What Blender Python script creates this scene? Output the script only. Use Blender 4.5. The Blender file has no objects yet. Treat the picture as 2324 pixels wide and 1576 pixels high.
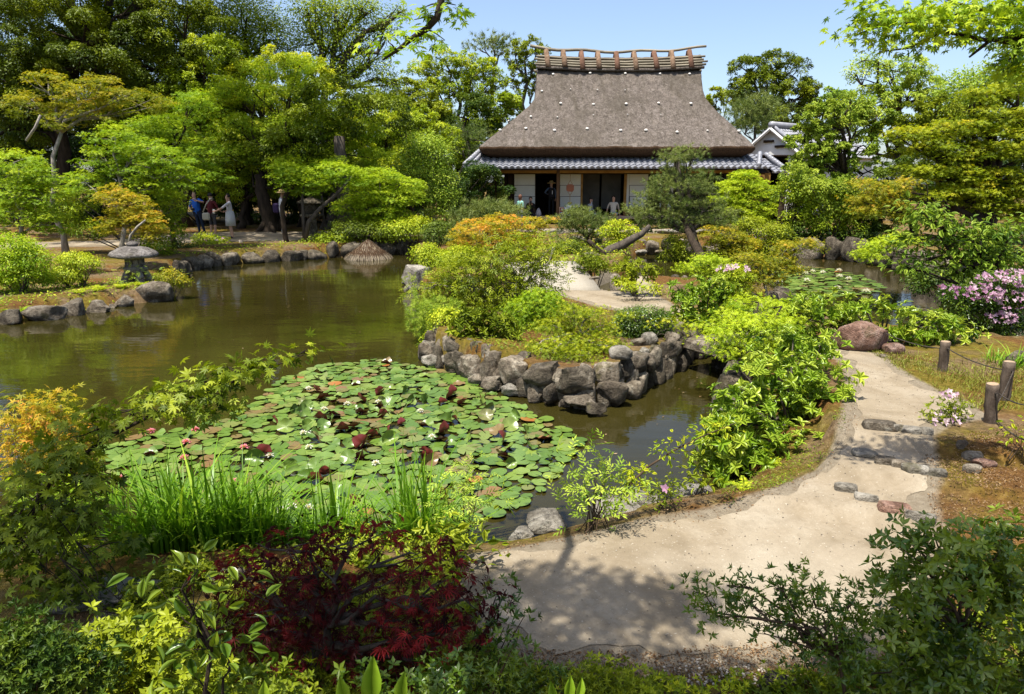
import bpy, bmesh, math, random
import numpy as np
from mathutils import Vector, Matrix, noise as mnoise
random.seed(5)
RNG = np.random.default_rng(11)
SC = bpy.context.scene
COL = SC.collection
rad = math.radians
# ------------------------------------------------------------------ camera, sky, sun, exposure
CAMZ, PITCH, FPX, CX, CY = 2.6, rad(13.5), 1550.0, 1162.0, 788.0
cam = bpy.data.cameras.new('camera'); cam.sensor_width = 36.0; cam.lens = FPX / 2324 * 36
cam.clip_start = 0.05; cam.clip_end = 2000
camo = bpy.data.objects.new('camera', cam); COL.objects.link(camo)
camo.location = (0, 0, CAMZ); camo.rotation_euler = (math.pi / 2 - PITCH, 0, 0)
SC.camera = camo
SUN = Vector((-0.20, -0.25, 0.947)).normalized()
W = bpy.data.worlds.new('World'); SC.world = W; W.use_nodes = True
nt = W.node_tree; nt.nodes.clear()
wo = nt.nodes.new('ShaderNodeOutputWorld'); bg = nt.nodes.new('ShaderNodeBackground'); sky = nt.nodes.new('ShaderNodeTexSky')
sky.sky_type = 'NISHITA'; sky.sun_disc = False; sky.sun_elevation = math.asin(SUN.z); sky.sun_rotation = math.atan2(SUN.x, SUN.y)
sky.air_density = 0.85; sky.dust_density = 2.0; sky.ozone_density = 1.0
bg.inputs[1].default_value = 0.13
nt.links.new(sky.outputs[0], bg.inputs[0]); nt.links.new(bg.outputs[0], wo.inputs[0])
sl = bpy.data.lights.new('sun', 'SUN'); sl.energy = 5.0; sl.angle = rad(0.53); sl.color = (1.0, 0.95, 0.86)
so = bpy.data.objects.new('sun', sl); COL.objects.link(so); so.rotation_euler = SUN.to_track_quat('Z', 'Y').to_euler()
SC.view_settings.view_transform = 'Standard'; SC.view_settings.look = 'None'
SC.view_settings.exposure = 0.92; SC.view_settings.gamma = 1.0
SC.render.engine = 'CYCLES'
cy = SC.cycles
cy.max_bounces = 7; cy.diffuse_bounces = 3; cy.glossy_bounces = 3; cy.transmission_bounces = 4; cy.transparent_max_bounces = 4
cy.caustics_reflective = False; cy.caustics_refractive = False; cy.use_denoising = True
# ------------------------------------------------------------------ geometry of the view (used to place things where they stand)
COSP, SINP = math.cos(PITCH), math.sin(PITCH)
def ray(x, y):
    a, b = (x - CX) / FPX, -(y - CY) / FPX
    return np.array([a, COSP + b * SINP, -SINP + b * COSP])
def G(x, y, z=0.0):
    d = ray(x, y); t = (z - CAMZ) / d[2]
    return np.array([d[0] * t, d[1] * t, z])
def At(x, y, Y):
    d = ray(x, y); t = Y / d[1]
    return np.array([d[0] * t, Y, CAMZ + d[2] * t])
def zc(p): return p[1] * COSP + (CAMZ - p[2]) * SINP
def mpp(p): return zc(p) / FPX            # metres per pixel at a point
# ------------------------------------------------------------------ mesh helpers
def link(o, parent=None):
    COL.objects.link(o)
    if parent is not None: o.parent = parent
    return o
def tag(o, label=None, cat=None, group=None, kind=None):
    if label: o['label'] = label
    if cat: o['category'] = cat
    if group: o['group'] = group
    if kind: o['kind'] = kind
    return o
def thing(name, label, cat, loc=(0, 0, 0), group=None, rz=0.0):
    o = bpy.data.objects.new(name, None); o.empty_display_size = 0.2
    link(o); o.location = tuple(float(c) for c in loc); o.rotation_euler = (0, 0, rz)
    return tag(o, label, cat, group)
def fast_mesh(name, verts, faces, mats, tint=None, smooth=False, fmat=None):
    verts = np.asarray(verts, np.float32); faces = np.asarray(faces, np.int32)
    me = bpy.data.meshes.new(name); n, (m, k) = len(verts), faces.shape
    me.vertices.add(n); me.vertices.foreach_set('co', verts.ravel())
    me.loops.add(m * k); me.loops.foreach_set('vertex_index', faces.ravel())
    me.polygons.add(m); me.polygons.foreach_set('loop_start', np.arange(0, m * k, k, dtype=np.int32))
    me.polygons.foreach_set('loop_total', np.full(m, k, np.int32))
    if fmat is not None: me.polygons.foreach_set('material_index', np.asarray(fmat, np.int32))
    if smooth: me.polygons.foreach_set('use_smooth', np.ones(m, bool))
    me.update(calc_edges=True)
    if tint is not None:
        a = me.attributes.new('tint', 'FLOAT', 'POINT'); a.data.foreach_set('value', np.asarray(tint, np.float32))
    for mm in (mats if isinstance(mats, (list, tuple)) else [mats]): me.materials.append(mm)
    return me
class MB:
    def __init__(s): s.v, s.f, s.m = [], [], []
    def add(s, vs, fs, mi=0):
        o = len(s.v); s.v.extend([tuple(map(float, p)) for p in vs]); s.f.extend([tuple(int(i) + o for i in f) for f in fs]); s.m.extend([mi] * len(fs))
        return s
    def box(s, c, d, rz=0.0, bev=0.0, mi=0, R=None):
        hx, hy, hz = d[0] / 2, d[1] / 2, d[2] / 2
        b = min(bev, hx * .9, hy * .9, hz * .9)
        vs = []
        if b > 0:
            bm = bmesh.new(); bmesh.ops.create_cube(bm, size=1.0)
            for v in bm.verts: v.co = Vector((v.co.x * d[0], v.co.y * d[1], v.co.z * d[2]))
            bmesh.ops.bevel(bm, geom=bm.edges[:], offset=b, segments=1, affect='EDGES')
            vs = [v.co.copy() for v in bm.verts]; bm.verts.index_update(); fs = [[v.index for v in f.verts] for f in bm.faces]; bm.free()
        else:
            vs = [Vector((x, y, z)) for x in (-hx, hx) for y in (-hy, hy) for z in (-hz, hz)]
            fs = [(0, 1, 3, 2), (4, 6, 7, 5), (0, 4, 5, 1), (2, 3, 7, 6), (0, 2, 6, 4), (1, 5, 7, 3)]
        M = R if R is not None else Matrix.Rotation(rz, 3, 'Z')
        return s.add([M @ v + Vector(c) for v in vs], fs, mi)
    def tube(s, path, radii, n=7, cap=True, mi=0):
        P = np.asarray(path, float); k = len(P)
        if np.isscalar(radii): radii = [radii] * k
        T = np.gradient(P, axis=0); T /= np.maximum(np.linalg.norm(T, axis=1, keepdims=True), 1e-9)
        ref = np.array([0, 0, 1.]) if abs(T[0][2]) < .9 else np.array([1., 0, 0])
        vs = []
        u = np.cross(T[0], ref); u /= np.linalg.norm(u)
        for i in range(k):
            u = u - T[i] * np.dot(u, T[i]); u /= max(np.linalg.norm(u), 1e-9); w = np.cross(T[i], u)
            for j in range(n):
                a = 2 * math.pi * j / n; vs.append(P[i] + radii[i] * (math.cos(a) * u + math.sin(a) * w))
        fs = [(i * n + j, i * n + (j + 1) % n, (i + 1) * n + (j + 1) % n, (i + 1) * n + j) for i in range(k - 1) for j in range(n)]
        if cap: fs += [tuple(range(n))[::-1], tuple((k - 1) * n + j for j in range(n))]
        return s.add(vs, fs, mi)
    def lathe(s, prof, c=(0, 0, 0), n=20, mi=0, sq=0.0, rz=0.0):
        vs = []
        for r, z in prof:
            for j in range(n):
                a = 2 * math.pi * j / n; vs.append((c[0] + r * math.cos(a + rz), c[1] + r * math.sin(a + rz), c[2] + z))
        k = len(prof)
        fs = [(i * n + j, i * n + (j + 1) % n, (i + 1) * n + (j + 1) % n, (i + 1) * n + j) for i in range(k - 1) for j in range(n)]
        fs += [tuple(range(n))[::-1], tuple((k - 1) * n + j for j in range(n))]
        return s.add(vs, fs, mi)
    def obj(s, name, mats, parent=None, smooth=False, off=(0, 0, 0)):
        me = bpy.data.meshes.new(name)
        me.from_pydata([(p[0] - off[0], p[1] - off[1], p[2] - off[2]) for p in s.v], [], s.f)
        for mm in (mats if isinstance(mats, (list, tuple)) else [mats]): me.materials.append(mm)
        me.polygons.foreach_set('material_index', s.m)
        if smooth: me.polygons.foreach_set('use_smooth', [True] * len(s.f))
        me.update()
        return link(bpy.data.objects.new(name, me), parent)
# ------------------------------------------------------------------ materials
def nmat(name):
    m = bpy.data.materials.new(name); m.use_nodes = True; t = m.node_tree; t.nodes.clear()
    out = t.nodes.new('ShaderNodeOutputMaterial')
    return m, t, out
def N(t, kind, **kw):
    n = t.nodes.new('ShaderNode' + kind)
    for k, v in kw.items(): setattr(n, k, v)
    return n
def ramp(t, src, stops):
    r = N(t, 'ValToRGB'); e = r.color_ramp.elements
    while len(e) < len(stops): e.new(0.5)
    for el, (p, c) in zip(e, stops): el.position = p; el.color = (*c, 1)
    t.links.new(src, r.inputs[0]); return r.outputs[0]
def noise(t, scale, detail=4, rough=.6, vec=None, dist=0.0):
    n = N(t, 'TexNoise'); n.inputs['Scale'].default_value = scale; n.inputs['Detail'].default_value = detail
    n.inputs['Roughness'].default_value = rough; n.inputs['Distortion'].default_value = dist
    if vec is not None: t.links.new(vec, n.inputs['Vector'])
    return n.outputs['Fac']
def mixc(t, fac, a, b, mode='MIX'):
    m = N(t, 'MixRGB', blend_type=mode)
    for i, s in ((0, fac), (1, a), (2, b)):
        if isinstance(s, (int, float)): m.inputs[i].default_value = s
        elif isinstance(s, tuple): m.inputs[i].default_value = (*s, 1)
        else: t.links.new(s, m.inputs[i])
    return m.outputs[0]
def maprange(t, src, a, b, c=0., d=1.):
    m = N(t, 'MapRange'); t.links.new(src, m.inputs[0])
    for i, v in enumerate((a, b, c, d)): m.inputs[i + 1].default_value = v
    return m.outputs[0]
def math2(t, op, a, b):
    m = N(t, 'Math', operation=op)
    for i, s in enumerate((a, b)):
        if isinstance(s, (int, float)): m.inputs[i].default_value = s
        else: t.links.new(s, m.inputs[i])
    return m.outputs[0]
def finish(t, out, col, rough=.7, spec=.3, bump=None, bstr=.3, bdist=.02, metal=0.):
    p = N(t, 'BsdfPrincipled'); p.inputs['Specular IOR Level'].default_value = spec; p.inputs['Metallic'].default_value = metal
    if isinstance(rough, (int, float)): p.inputs['Roughness'].default_value = rough
    else: t.links.new(rough, p.inputs['Roughness'])
    if isinstance(col, tuple): p.inputs['Base Color'].default_value = (*col, 1)
    else: t.links.new(col, p.inputs['Base Color'])
    if bump is not None:
        b = N(t, 'Bump'); b.inputs['Strength'].default_value = bstr; b.inputs['Distance'].default_value = bdist
        t.links.new(bump, b.inputs['Height']); t.links.new(b.outputs[0], p.inputs['Normal'])
    t.links.new(p.outputs[0], out.inputs[0]); return p
def objvec(t): return N(t, 'TexCoord').outputs['Object']
def geopos(t): return N(t, 'NewGeometry').outputs['Position']
def noisy(name, c1, c2, scale=8, rough=.75, spec=.25, bscale=None, bstr=.3, bdist=.02, world=False, c3=None, stretch=None):
    c1, c2 = K(c1, .8), K(c2, .8); m, t, out = nmat(name)
    v = geopos(t) if world else objvec(t)
    if stretch:
        mp = N(t, 'Mapping'); mp.inputs['Scale'].default_value = stretch; t.links.new(v, mp.inputs[0]); v = mp.outputs[0]
    f = noise(t, scale, 6, .65, v)
    col = ramp(t, f, [(.3, c1), (.68, c2)] if c3 is None else [(.28, c1), (.5, c2), (.72, c3)])
    finish(t, out, col, rough, spec, noise(t, bscale or scale * 3, 6, .7, v), bstr, bdist)
    return m
def K(c, f): return tuple(min(x * f, .95) for x in c)
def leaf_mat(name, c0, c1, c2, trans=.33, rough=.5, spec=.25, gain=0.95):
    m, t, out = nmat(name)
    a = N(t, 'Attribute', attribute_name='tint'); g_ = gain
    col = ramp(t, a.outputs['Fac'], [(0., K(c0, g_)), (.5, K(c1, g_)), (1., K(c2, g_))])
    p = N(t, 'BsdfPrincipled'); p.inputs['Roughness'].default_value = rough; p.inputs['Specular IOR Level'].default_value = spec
    t.links.new(col, p.inputs['Base Color'])
    tr = N(t, 'BsdfTranslucent')
    t.links.new(mixc(t, 1., col, (1.0, 1.0, .55), 'MULTIPLY'), tr.inputs[0])
    mx = N(t, 'MixShader'); mx.inputs[0].default_value = trans
    t.links.new(p.outputs[0], mx.inputs[1]); t.links.new(tr.outputs[0], mx.inputs[2]); t.links.new(mx.outputs[0], out.inputs[0])
    return m
M = {}
M['yg'] = leaf_mat('yellow_green_leaf', (.085, .135, .004), (.235, .31, .008), (.48, .49, .022), gain=1.25)
M['gr'] = leaf_mat('green_leaf', (.048, .082, .003), (.155, .21, .006), (.33, .38, .015))
M['lg'] = leaf_mat('light_green_leaf', (.06, .12, .010), (.19, .28, .022), (.38, .45, .05), gain=1.25)
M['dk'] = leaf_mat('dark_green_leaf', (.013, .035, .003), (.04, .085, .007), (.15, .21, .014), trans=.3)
M['mp'] = leaf_mat('maple_green_leaf', (.065, .125, .004), (.175, .285, .008), (.37, .45, .016), trans=.42, gain=1.25)
M['or'] = leaf_mat('orange_tipped_leaf', (.16, .20, .008), (.42, .36, .016), (.68, .30, .05), trans=.45, gain=1.12)
M['ye'] = leaf_mat('yellow_maple_leaf', (.15, .21, .005), (.35, .385, .011), (.62, .50, .03), trans=.42, gain=1.12)
M['pn'] = leaf_mat('pine_needle', (.03, .06, .010), (.10, .15, .025), (.23, .27, .06), trans=.2, rough=.5)
M['rd'] = leaf_mat('red_maple_leaf', (.022, .004, .006), (.10, .013, .017), (.42, .035, .04), trans=.4)
M['bx'] = leaf_mat('shrub_leaf', (.02, .05, .005), (.075, .145, .010), (.19, .26, .018), trans=.3, rough=.3, spec=.5)
M['wh'] = leaf_mat('whorl_leaf', (.06, .12, .006), (.185, .30, .016), (.42, .50, .05), trans=.35, rough=.3, spec=.5, gain=1.12)
M['gs'] = leaf_mat('grass_blade', (.06, .15, .008), (.17, .34, .018), (.36, .50, .04), trans=.4, rough=.35)
M['dry'] = leaf_mat('dry_grass', (.16, .12, .02), (.22, .24, .03), (.36, .40, .06), trans=.3)
M['litter'] = leaf_mat('leaf_litter', (.045, .022, .010), (.16, .085, .035), (.34, .24, .13), trans=.1, rough=.8)
M['pk'] = leaf_mat('pink_petal', (.40, .16, .32), (.62, .36, .52), (.80, .62, .70), trans=.4, gain=.8)
M['wp'] = leaf_mat('white_petal', (.75, .70, .55), (.85, .83, .74), (.9, .88, .82), trans=.35, gain=.8)
M['pp'] = leaf_mat('water_lily_petal', (.62, .03, .10), (.78, .12, .22), (.88, .42, .46), trans=.3, gain=.8)
M['bark'] = noisy('grey_bark', (.035, .028, .02), (.15, .125, .10), 10, .9, .1, 22, .8, .03, stretch=(1, 1, .25))
M['barkd'] = noisy('dark_bark', (.018, .013, .009), (.07, .052, .036), 9, .9, .1, 20, .8, .03, stretch=(1, 1, .25))
M['barkl'] = noisy('pale_bark', (.16, .14, .11), (.42, .38, .32), 12, .85, .1, 25, .5, .02, stretch=(1, 1, .3))
M['twig'] = noisy('brown_twig', (.045, .028, .016), (.12, .08, .05), 14, .85, .15)
# ------------------------------------------------------------------ land: outlines at the waterline, heights
def PX(L, z=0.0): return [tuple(G(x, y, z)[:2]) for x, y in L]
NEAR = [(-14, -8), (-14, 3.2)] + PX([(-250, 1262), (100, 1262), (280, 1255), (620, 1238), (900, 1240), (1050, 1240), (1160, 1228), (1300, 1190), (1420, 1152), (1560, 1125), (1640, 1105), (1668, 1075), (1655, 1000), (1650, 920), (1695, 850), (1712, 800), (1722, 772), (1760, 752), (1850, 752), (1935, 775), (2050, 792), (2150, 806), (2250, 812), (2324, 822), (2700, 858)]) + [(16, 9.0), (16, -8)]
ISL = PX([(965, 815), (1000, 842), (1080, 868), (1150, 893), (1200, 908), (1262, 926), (1345, 936), (1440, 905), (1540, 847), (1620, 798), (1652, 768), (1690, 738), (1745, 712), (1770, 692), (1740, 674), (1660, 662), (1600, 662), (1540, 662), (1470, 660), (1400, 662)]) + [(2.6, 14.2), (1.7, 14.7), (0.5, 14.6), (-0.3, 13.6), (-0.9, 12.3)] + PX([(1030, 742), (975, 772)])
FAR = [(-60, 11.5), (-14, 10.5)] + PX([(-120, 770), (0, 738), (100, 722), (200, 706), (300, 692), (392, 683), (408, 668), (396, 645), (420, 618), (500, 603), (580, 597), (660, 592), (780, 584), (880, 578), (932, 575), (945, 600), (935, 630), (922, 656), (960, 668), (1035, 668)]) + [(-0.9, 16.2), (0.3, 16.9), (1.9, 17.3), (3.0, 17.6)] + PX([(1370, 650), (1432, 625), (1440, 600), (1436, 582), (1500, 573), (1600, 570), (1700, 572), (1760, 578), (1850, 586), (1930, 592), (2010, 604), (2090, 625), (2150, 650), (2195, 690), (2230, 730), (2290, 770), (2400, 785), (2700, 800)]) + [(16, 10.6), (70, 11.0), (70, 320), (-60, 320)]
POLYS = [np.array(p) for p in (NEAR, ISL, FAR)]
def sdist(P, poly):
    x, y = P[:, 0], P[:, 1]; ins = np.zeros(len(P), bool); dm = np.full(len(P), 1e9)
    a = poly; b = np.roll(poly, -1, 0)
    for (x0, y0), (x1, y1) in zip(a, b):
        c = ((y0 > y) != (y1 > y)) & (x < (x1 - x0) * (y - y0) / ((y1 - y0) if y1 != y0 else 1e-9) + x0); ins ^= c
        dx, dy = x1 - x0, y1 - y0; t = np.clip(((x - x0) * dx + (y - y0) * dy) / (dx * dx + dy * dy + 1e-12), 0, 1)
        dm = np.minimum(dm, (x - x0 - t * dx) ** 2 + (y - y0 - t * dy) ** 2)
    dm = np.sqrt(dm); return np.where(ins, dm, -dm)
def sm(e0, e1, x):
    t = np.clip((x - e0) / (e1 - e0), 0, 1); return t * t * (3 - 2 * t)
def bumps(X, Y):
    return .5 * np.sin(1.7 * X + .6 * np.sin(1.3 * Y)) * np.sin(1.9 * Y + .8 * np.sin(.9 * X)) + .3 * np.sin(4.3 * X + 1.1 * Y) * np.sin(3.7 * Y - .7 * X)
def heights(X, Y):
    X = np.atleast_1d(np.asarray(X, float)); Y = np.atleast_1d(np.asarray(Y, float)); P = np.stack([X, Y], 1)
    d = [sdist(P, p) for p in POLYS]
    s = Y + .42 * (X - 2.6)
    right = sm(1.2, 2.0, X)
    zn = .34 + right * (.05 * sm(4.15, 4.25, s) + .07 * sm(4.82, 4.9, s) + .08 * sm(5.50, 5.58, s)) + .30 * np.clip(2.45 - Y - .12 * np.abs(X - .8), 0, 3) + .10 * sm(3.3, 4.8, X) * sm(5.2, 4.2, Y)
    zn = np.where(d[0] < .8, np.minimum(zn, .05 + d[0] * .42), zn) + .012 * bumps(X * 2, Y * 2)
    zi = .40 + .03 * bumps(X, Y) + .06 * sm(.9, -.3, X) * sm(12, 9, Y)
    zf = .42 + .05 * bumps(X * .5, Y * .5) + .12 * sm(20, 30, Y) + .25 * sm(-3, -8, X) * sm(24, 32, Y) + .02 * np.clip(Y - 45, 0, 100)
    zf = np.where((X < -3) & (Y < 19), .30 + .04 * bumps(X, Y), zf)
    out = np.full(len(X), -.45)
    for dd, z, wd in ((d[0], zn, .30), (d[1], zi, .17), (d[2], zf, .35)):
        out = np.maximum(out, -.45 + (z + .45) * sm(-.16 if wd != .17 else .02, wd, dd))
    return out
def gz(x, y): return float(heights([x], [y])[0])
def gxy(x, y):
    z = .4
    for _ in range(7):
        p = G(x, y, z); z = .5 * z + .5 * gz(p[0], p[1])
    return np.array([p[0], p[1], gz(p[0], p[1])])
def foot(x, Y):
    z = .5
    for _ in range(3):
        X = (x - CX) / FPX * (Y * COSP + (CAMZ - z) * SINP); z = gz(X, Y)
    return np.array([X, Y, z])
PATHS = {
    'near': [(1065, 1268), (1180, 1247), (1290, 1222), (1420, 1196), (1520, 1180), (1620, 1165), (1700, 1145), (1760, 1122), (1830, 1085), (1880, 1050), (1915, 1000), (1932, 940), (1938, 880), (1930, 830), (1900, 806), (1925, 795), (1985, 803), (2020, 832), (2060, 858), (2110, 885), (2180, 912), (2222, 945), (2140, 958), (2092, 985), (2098, 1030), (2112, 1075), (2094, 1120), (2108, 1180), (2140, 1230), (2100, 1330), (1990, 1420), (1950, 1480), (1750, 1490), (1500, 1500), (1250, 1490), (1120, 1440), (1070, 1350)],
    'island': [(1262, 652), (1295, 646), (1337, 639), (1380, 652), (1440, 660), (1490, 676), (1530, 700), (1590, 725), (1650, 752), (1625, 768), (1560, 745), (1490, 722), (1420, 706), (1370, 698), (1310, 680), (1270, 668)],
    'causeway': [(1690, 748), (1760, 768), (1850, 784), (1920, 792), (1935, 812), (1880, 812), (1780, 800), (1700, 775)],
}
PATHW = {}
for k, L in PATHS.items(): PATHW[k] = np.array([gxy(x, y)[:2] for x, y in L])
PATHW['bank'] = np.array([foot(x, Y)[:2] for x, Y in [(-120, 22.5), (120, 23.5), (380, 25.0), (520, 25.3), (660, 25.6), (800, 26.5), (960, 28), (960, 30.5), (860, 29.5), (760, 28.3), (640, 28.4), (540, 28.0), (440, 27.6), (250, 25.5), (100, 25), (-120, 24.3)]])
PATHW['court'] = np.array([foot(x, Y)[:2] for x, Y in [(1170, 30.0), (1300, 29.4), (1500, 29.3), (1700, 29.3), (1830, 29.6), (1830, 31.6), (1700, 31.8), (1450, 32.0), (1250, 32.2), (1150, 31.5)]])
def path_d(P):
    return np.max(np.stack([sdist(P, w) for w in PATHW.values()]), 0)
def axis(segs):
    out = []
    for a, b, st in segs: out += list(np.arange(a, b - 1e-6, st))
    return np.array(out + [segs[-1][1]])
gx = axis([(-60, -16, 4), (-16, -7, .45), (-7, 6.5, .085), (6.5, 16, .3), (16, 70, 4.5)])
gy = axis([(-7, 1.5, .35), (1.5, 10, .075), (10, 18, .14), (18, 34, .3), (34, 60, 1.2), (60, 320, 12)])
XX, YY = np.meshgrid(gx, gy); nX, nY = len(gx), len(gy)
ZZ = heights(XX.ravel(), YY.ravel()); PP = np.stack([XX.ravel(), YY.ravel()], 1)
idx = np.arange(nX * nY).reshape(nY, nX)
QF = np.stack([idx[:-1, :-1], idx[:-1, 1:], idx[1:, 1:], idx[1:, :-1]], -1).reshape(-1, 4)
PD = path_d(PP)
def soil_mat():
    m, t, out = nmat('soil_and_moss'); v = geopos(t)
    n1, n2, n3 = noise(t, 1.1, 5, .6, v), noise(t, 14, 6, .75, v), noise(t, 70, 3, .7, v)
    soil = ramp(t, n2, [(.3, (.055, .036, .017)), (.55, (.17, .115, .06)), (.75, (.29, .215, .125))])
    moss = ramp(t, n2, [(.3, (.045, .05, .006)), (.52, (.14, .10, .015)), (.72, (.22, .19, .03))])
    rust = ramp(t, n2, [(.3, (.055, .026, .008)), (.55, (.14, .07, .02)), (.75, (.25, .15, .05))])
    c = mixc(t, maprange(t, n1, .42, .56), soil, moss)
    c = mixc(t, maprange(t, noise(t, .8, 4, .6, v, 1.0), .50, .60), c, rust)
    c = mixc(t, maprange(t, n3, .62, .74, 0, .45), c, (.09, .065, .04))
    a = N(t, 'Attribute', attribute_name='tint')
    sand = ramp(t, n2, [(.3, (.17, .135, .09)), (.7, (.28, .235, .168))])
    fac = maprange(t, math2(t, 'ADD', a.outputs['Fac'], math2(t, 'MULTIPLY', math2(t, 'SUBTRACT', n2, .5), .55)), .30, .75)
    c = mixc(t, fac, c, sand)
    finish(t, out, c, .95, .1, n3, .9, .03); return m
def S8(c): return K(c, .78)
def sand_mat():
    m, t, out = nmat('sandy_path'); v = geopos(t)
    n1, n2, n3 = noise(t, 1.6, 5, .6, v, .6), noise(t, 28, 5, .75, v), noise(t, 160, 2, .6, v)
    c = ramp(t, n1, [(.3, (.15, .118, .076)), (.5, (.245, .20, .138)), (.7, (.31, .265, .195))])
    c = mixc(t, maprange(t, n2, .35, .75, 0, .5), c, (.185, .148, .098)); c = mixc(t, maprange(t, noise(t, 5.5, 5, .7, v, 1.2), .48, .66, 0, .45), c, (.165, .128, .082)); c = mixc(t, maprange(t, noise(t, .9, 3, .5, v), .52, .68, 0, .4), c, (.35, .31, .24))
    c = mixc(t, maprange(t, n3, .64, .74, 0, .8), c, (.10, .075, .05))
    c = mixc(t, maprange(t, noise(t, 60, 2, .5, v), .66, .74, 0, .7), c, (.40, .36, .29))
    finish(t, out, c, .95, .1, n2, .5, .02); return m
M['soil'] = soil_mat(); M['sand'] = sand_mat()
def grid_sheet(name, mask, dz, mat, tint=None):
    F = QF[mask]; u, inv = np.unique(F.ravel(), return_inverse=True)
    V = np.stack([PP[u, 0], PP[u, 1], ZZ[u] + dz], 1)
    return tag(link(bpy.data.objects.new(name, fast_mesh(name, V, inv.reshape(-1, 4), mat, None if tint is None else tint[u], smooth=True))), kind='structure')
sandt = sm(-.17, .0, PD)
ground = grid_sheet('ground', np.ones(len(QF), bool), 0, M['soil'], sandt)
PF = PD + .045 * np.sin(PP[:, 0] * 9.1 + 2 * np.sin(PP[:, 1] * 5.3)) + .03 * np.sin(PP[:, 1] * 13.7 + PP[:, 0] * 4.1) + .02 * np.sin(PP[:, 0] * 27 - PP[:, 1] * 19) - .05
def clip_sheet(name, lo, hi, dz):
    """the part of the ground inside the path outline, cut exactly along it and laid a few millimetres above the soil"""
    vs, fs, key = [], [], {}
    def vert(i, j=None):
        k = (i, j) if j is None or i < j else (j, i)
        if k not in key:
            p = np.array([*PP[i], ZZ[i]])
            if j is not None: t = PF[i] / (PF[i] - PF[j]); p = p + t * (np.array([*PP[j], ZZ[j]]) - p)
            key[k] = len(vs); vs.append((p[0], p[1], p[2] + dz))
        return key[k]
    yq = PP[QF[:, 0], 1]; ins = PF[QF] > 0
    for q, c in zip(QF[(yq >= lo) & (yq < hi) & ins.any(1)], ins[(yq >= lo) & (yq < hi) & ins.any(1)]):
        for tri in ((q[0], q[1], q[2]), (q[0], q[2], q[3])):
            out = []
            for k in range(3):
                i, j = int(tri[k]), int(tri[(k + 1) % 3])
                if PF[i] > 0: out.append(vert(i))
                if (PF[i] > 0) != (PF[j] > 0): out.append(vert(i, j))
            if len(out) >= 3: fs.append(tuple(out))
    o = MB().add(vs, fs).obj(name, M['sand'], None, True); return tag(o, kind='structure')
clip_sheet('path', -5, 20, .004); clip_sheet('bank_path', 20, 60, .008)
# water
def water_mat():
    m, t, out = nmat('pond_water'); v = geopos(t)
    n = noise(t, .35, 3, .5, v)
    c = ramp(t, n, [(.35, (.018, .0155, .003)), (.65, (.030, .025, .006))])
    mp = N(t, 'Mapping'); mp.inputs['Scale'].default_value = (1.0, 2.2, 1); t.links.new(v, mp.inputs[0])
    b1 = noise(t, 2.6, 3, .55, mp.outputs[0]); b2 = noise(t, .7, 2, .5, mp.outputs[0])
    h = math2(t, 'ADD', math2(t, 'MULTIPLY', b1, .35), b2)
    p = finish(t, out, c, .035, .5, h, .035, .25); p.inputs['IOR'].default_value = 1.33
    return m
w = MB().add([(-40, 1.5, 0), (40, 1.5, 0), (40, 30, 0), (-40, 30, 0)], [(0, 1, 2, 3)]).obj('water', water_mat())
tag(w, kind='structure')
# ------------------------------------------------------------------ rocks
def rock_mat(name, c1, c2, c3, lich=.5):
    m, t, out = nmat(name); v = objvec(t)
    oi = N(t, 'ObjectInfo'); mp = N(t, 'Mapping'); t.links.new(v, mp.inputs[0])
    cx = N(t, 'CombineXYZ'); r10 = math2(t, 'MULTIPLY', oi.outputs['Random'], 37.); t.links.new(r10, cx.inputs[0]); t.links.new(r10, cx.inputs[2])
    t.links.new(cx.outputs[0], mp.inputs['Location']); vv = mp.outputs[0]
    n1, n2, n3 = noise(t, 5, 6, .65, vv, .8), noise(t, 22, 5, .7, vv), noise(t, 60, 3, .7, vv)
    c = ramp(t, n1, [(.34, c1), (.5, c2), (.64, c3)])
    c = mixc(t, maprange(t, n2, .5, .66, 0, .75), c, K(c1, .5))
    li = noise(t, 9, 5, .7, vv)
    c = mixc(t, maprange(t, li, .60, .68, 0, lich), c, (.42, .41, .34))
    c = mixc(t, maprange(t, noise(t, 3.2, 4, .6, vv), .60, .68, 0, .55), c, (.09, .08, .02))
    hs = N(t, 'HueSaturation'); t.links.new(c, hs.inputs['Color']); t.links.new(maprange(t, oi.outputs['Random'], 0, 1, .62, 1.0), hs.inputs['Value'])
    finish(t, out, hs.outputs[0], .88, .2, math2(t, 'ADD', math2(t, 'ADD', n2, n1), math2(t, 'MULTIPLY', n3, .5)), 1., .05); return m
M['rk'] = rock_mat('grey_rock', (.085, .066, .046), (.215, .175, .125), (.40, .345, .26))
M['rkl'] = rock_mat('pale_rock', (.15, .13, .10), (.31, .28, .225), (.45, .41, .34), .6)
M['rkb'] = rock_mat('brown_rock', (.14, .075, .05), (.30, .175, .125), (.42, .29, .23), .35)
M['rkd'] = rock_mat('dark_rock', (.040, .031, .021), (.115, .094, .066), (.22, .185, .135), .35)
_b = bmesh.new(); bmesh.ops.create_icosphere(_b, subdivisions=4, radius=1); _b.verts.index_update()
ICO = np.array([v.co[:] for v in _b.verts]); ICOF = np.array([[v.index for v in f.verts] for f in _b.faces]); _b.free()
_b = bmesh.new(); bmesh.ops.create_icosphere(_b, subdivisions=3, radius=1); _b.verts.index_update()
ICO3 = np.array([v.co[:] for v in _b.verts]); ICO3F = np.array([[v.index for v in f.verts] for f in _b.faces]); _b.free()
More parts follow.
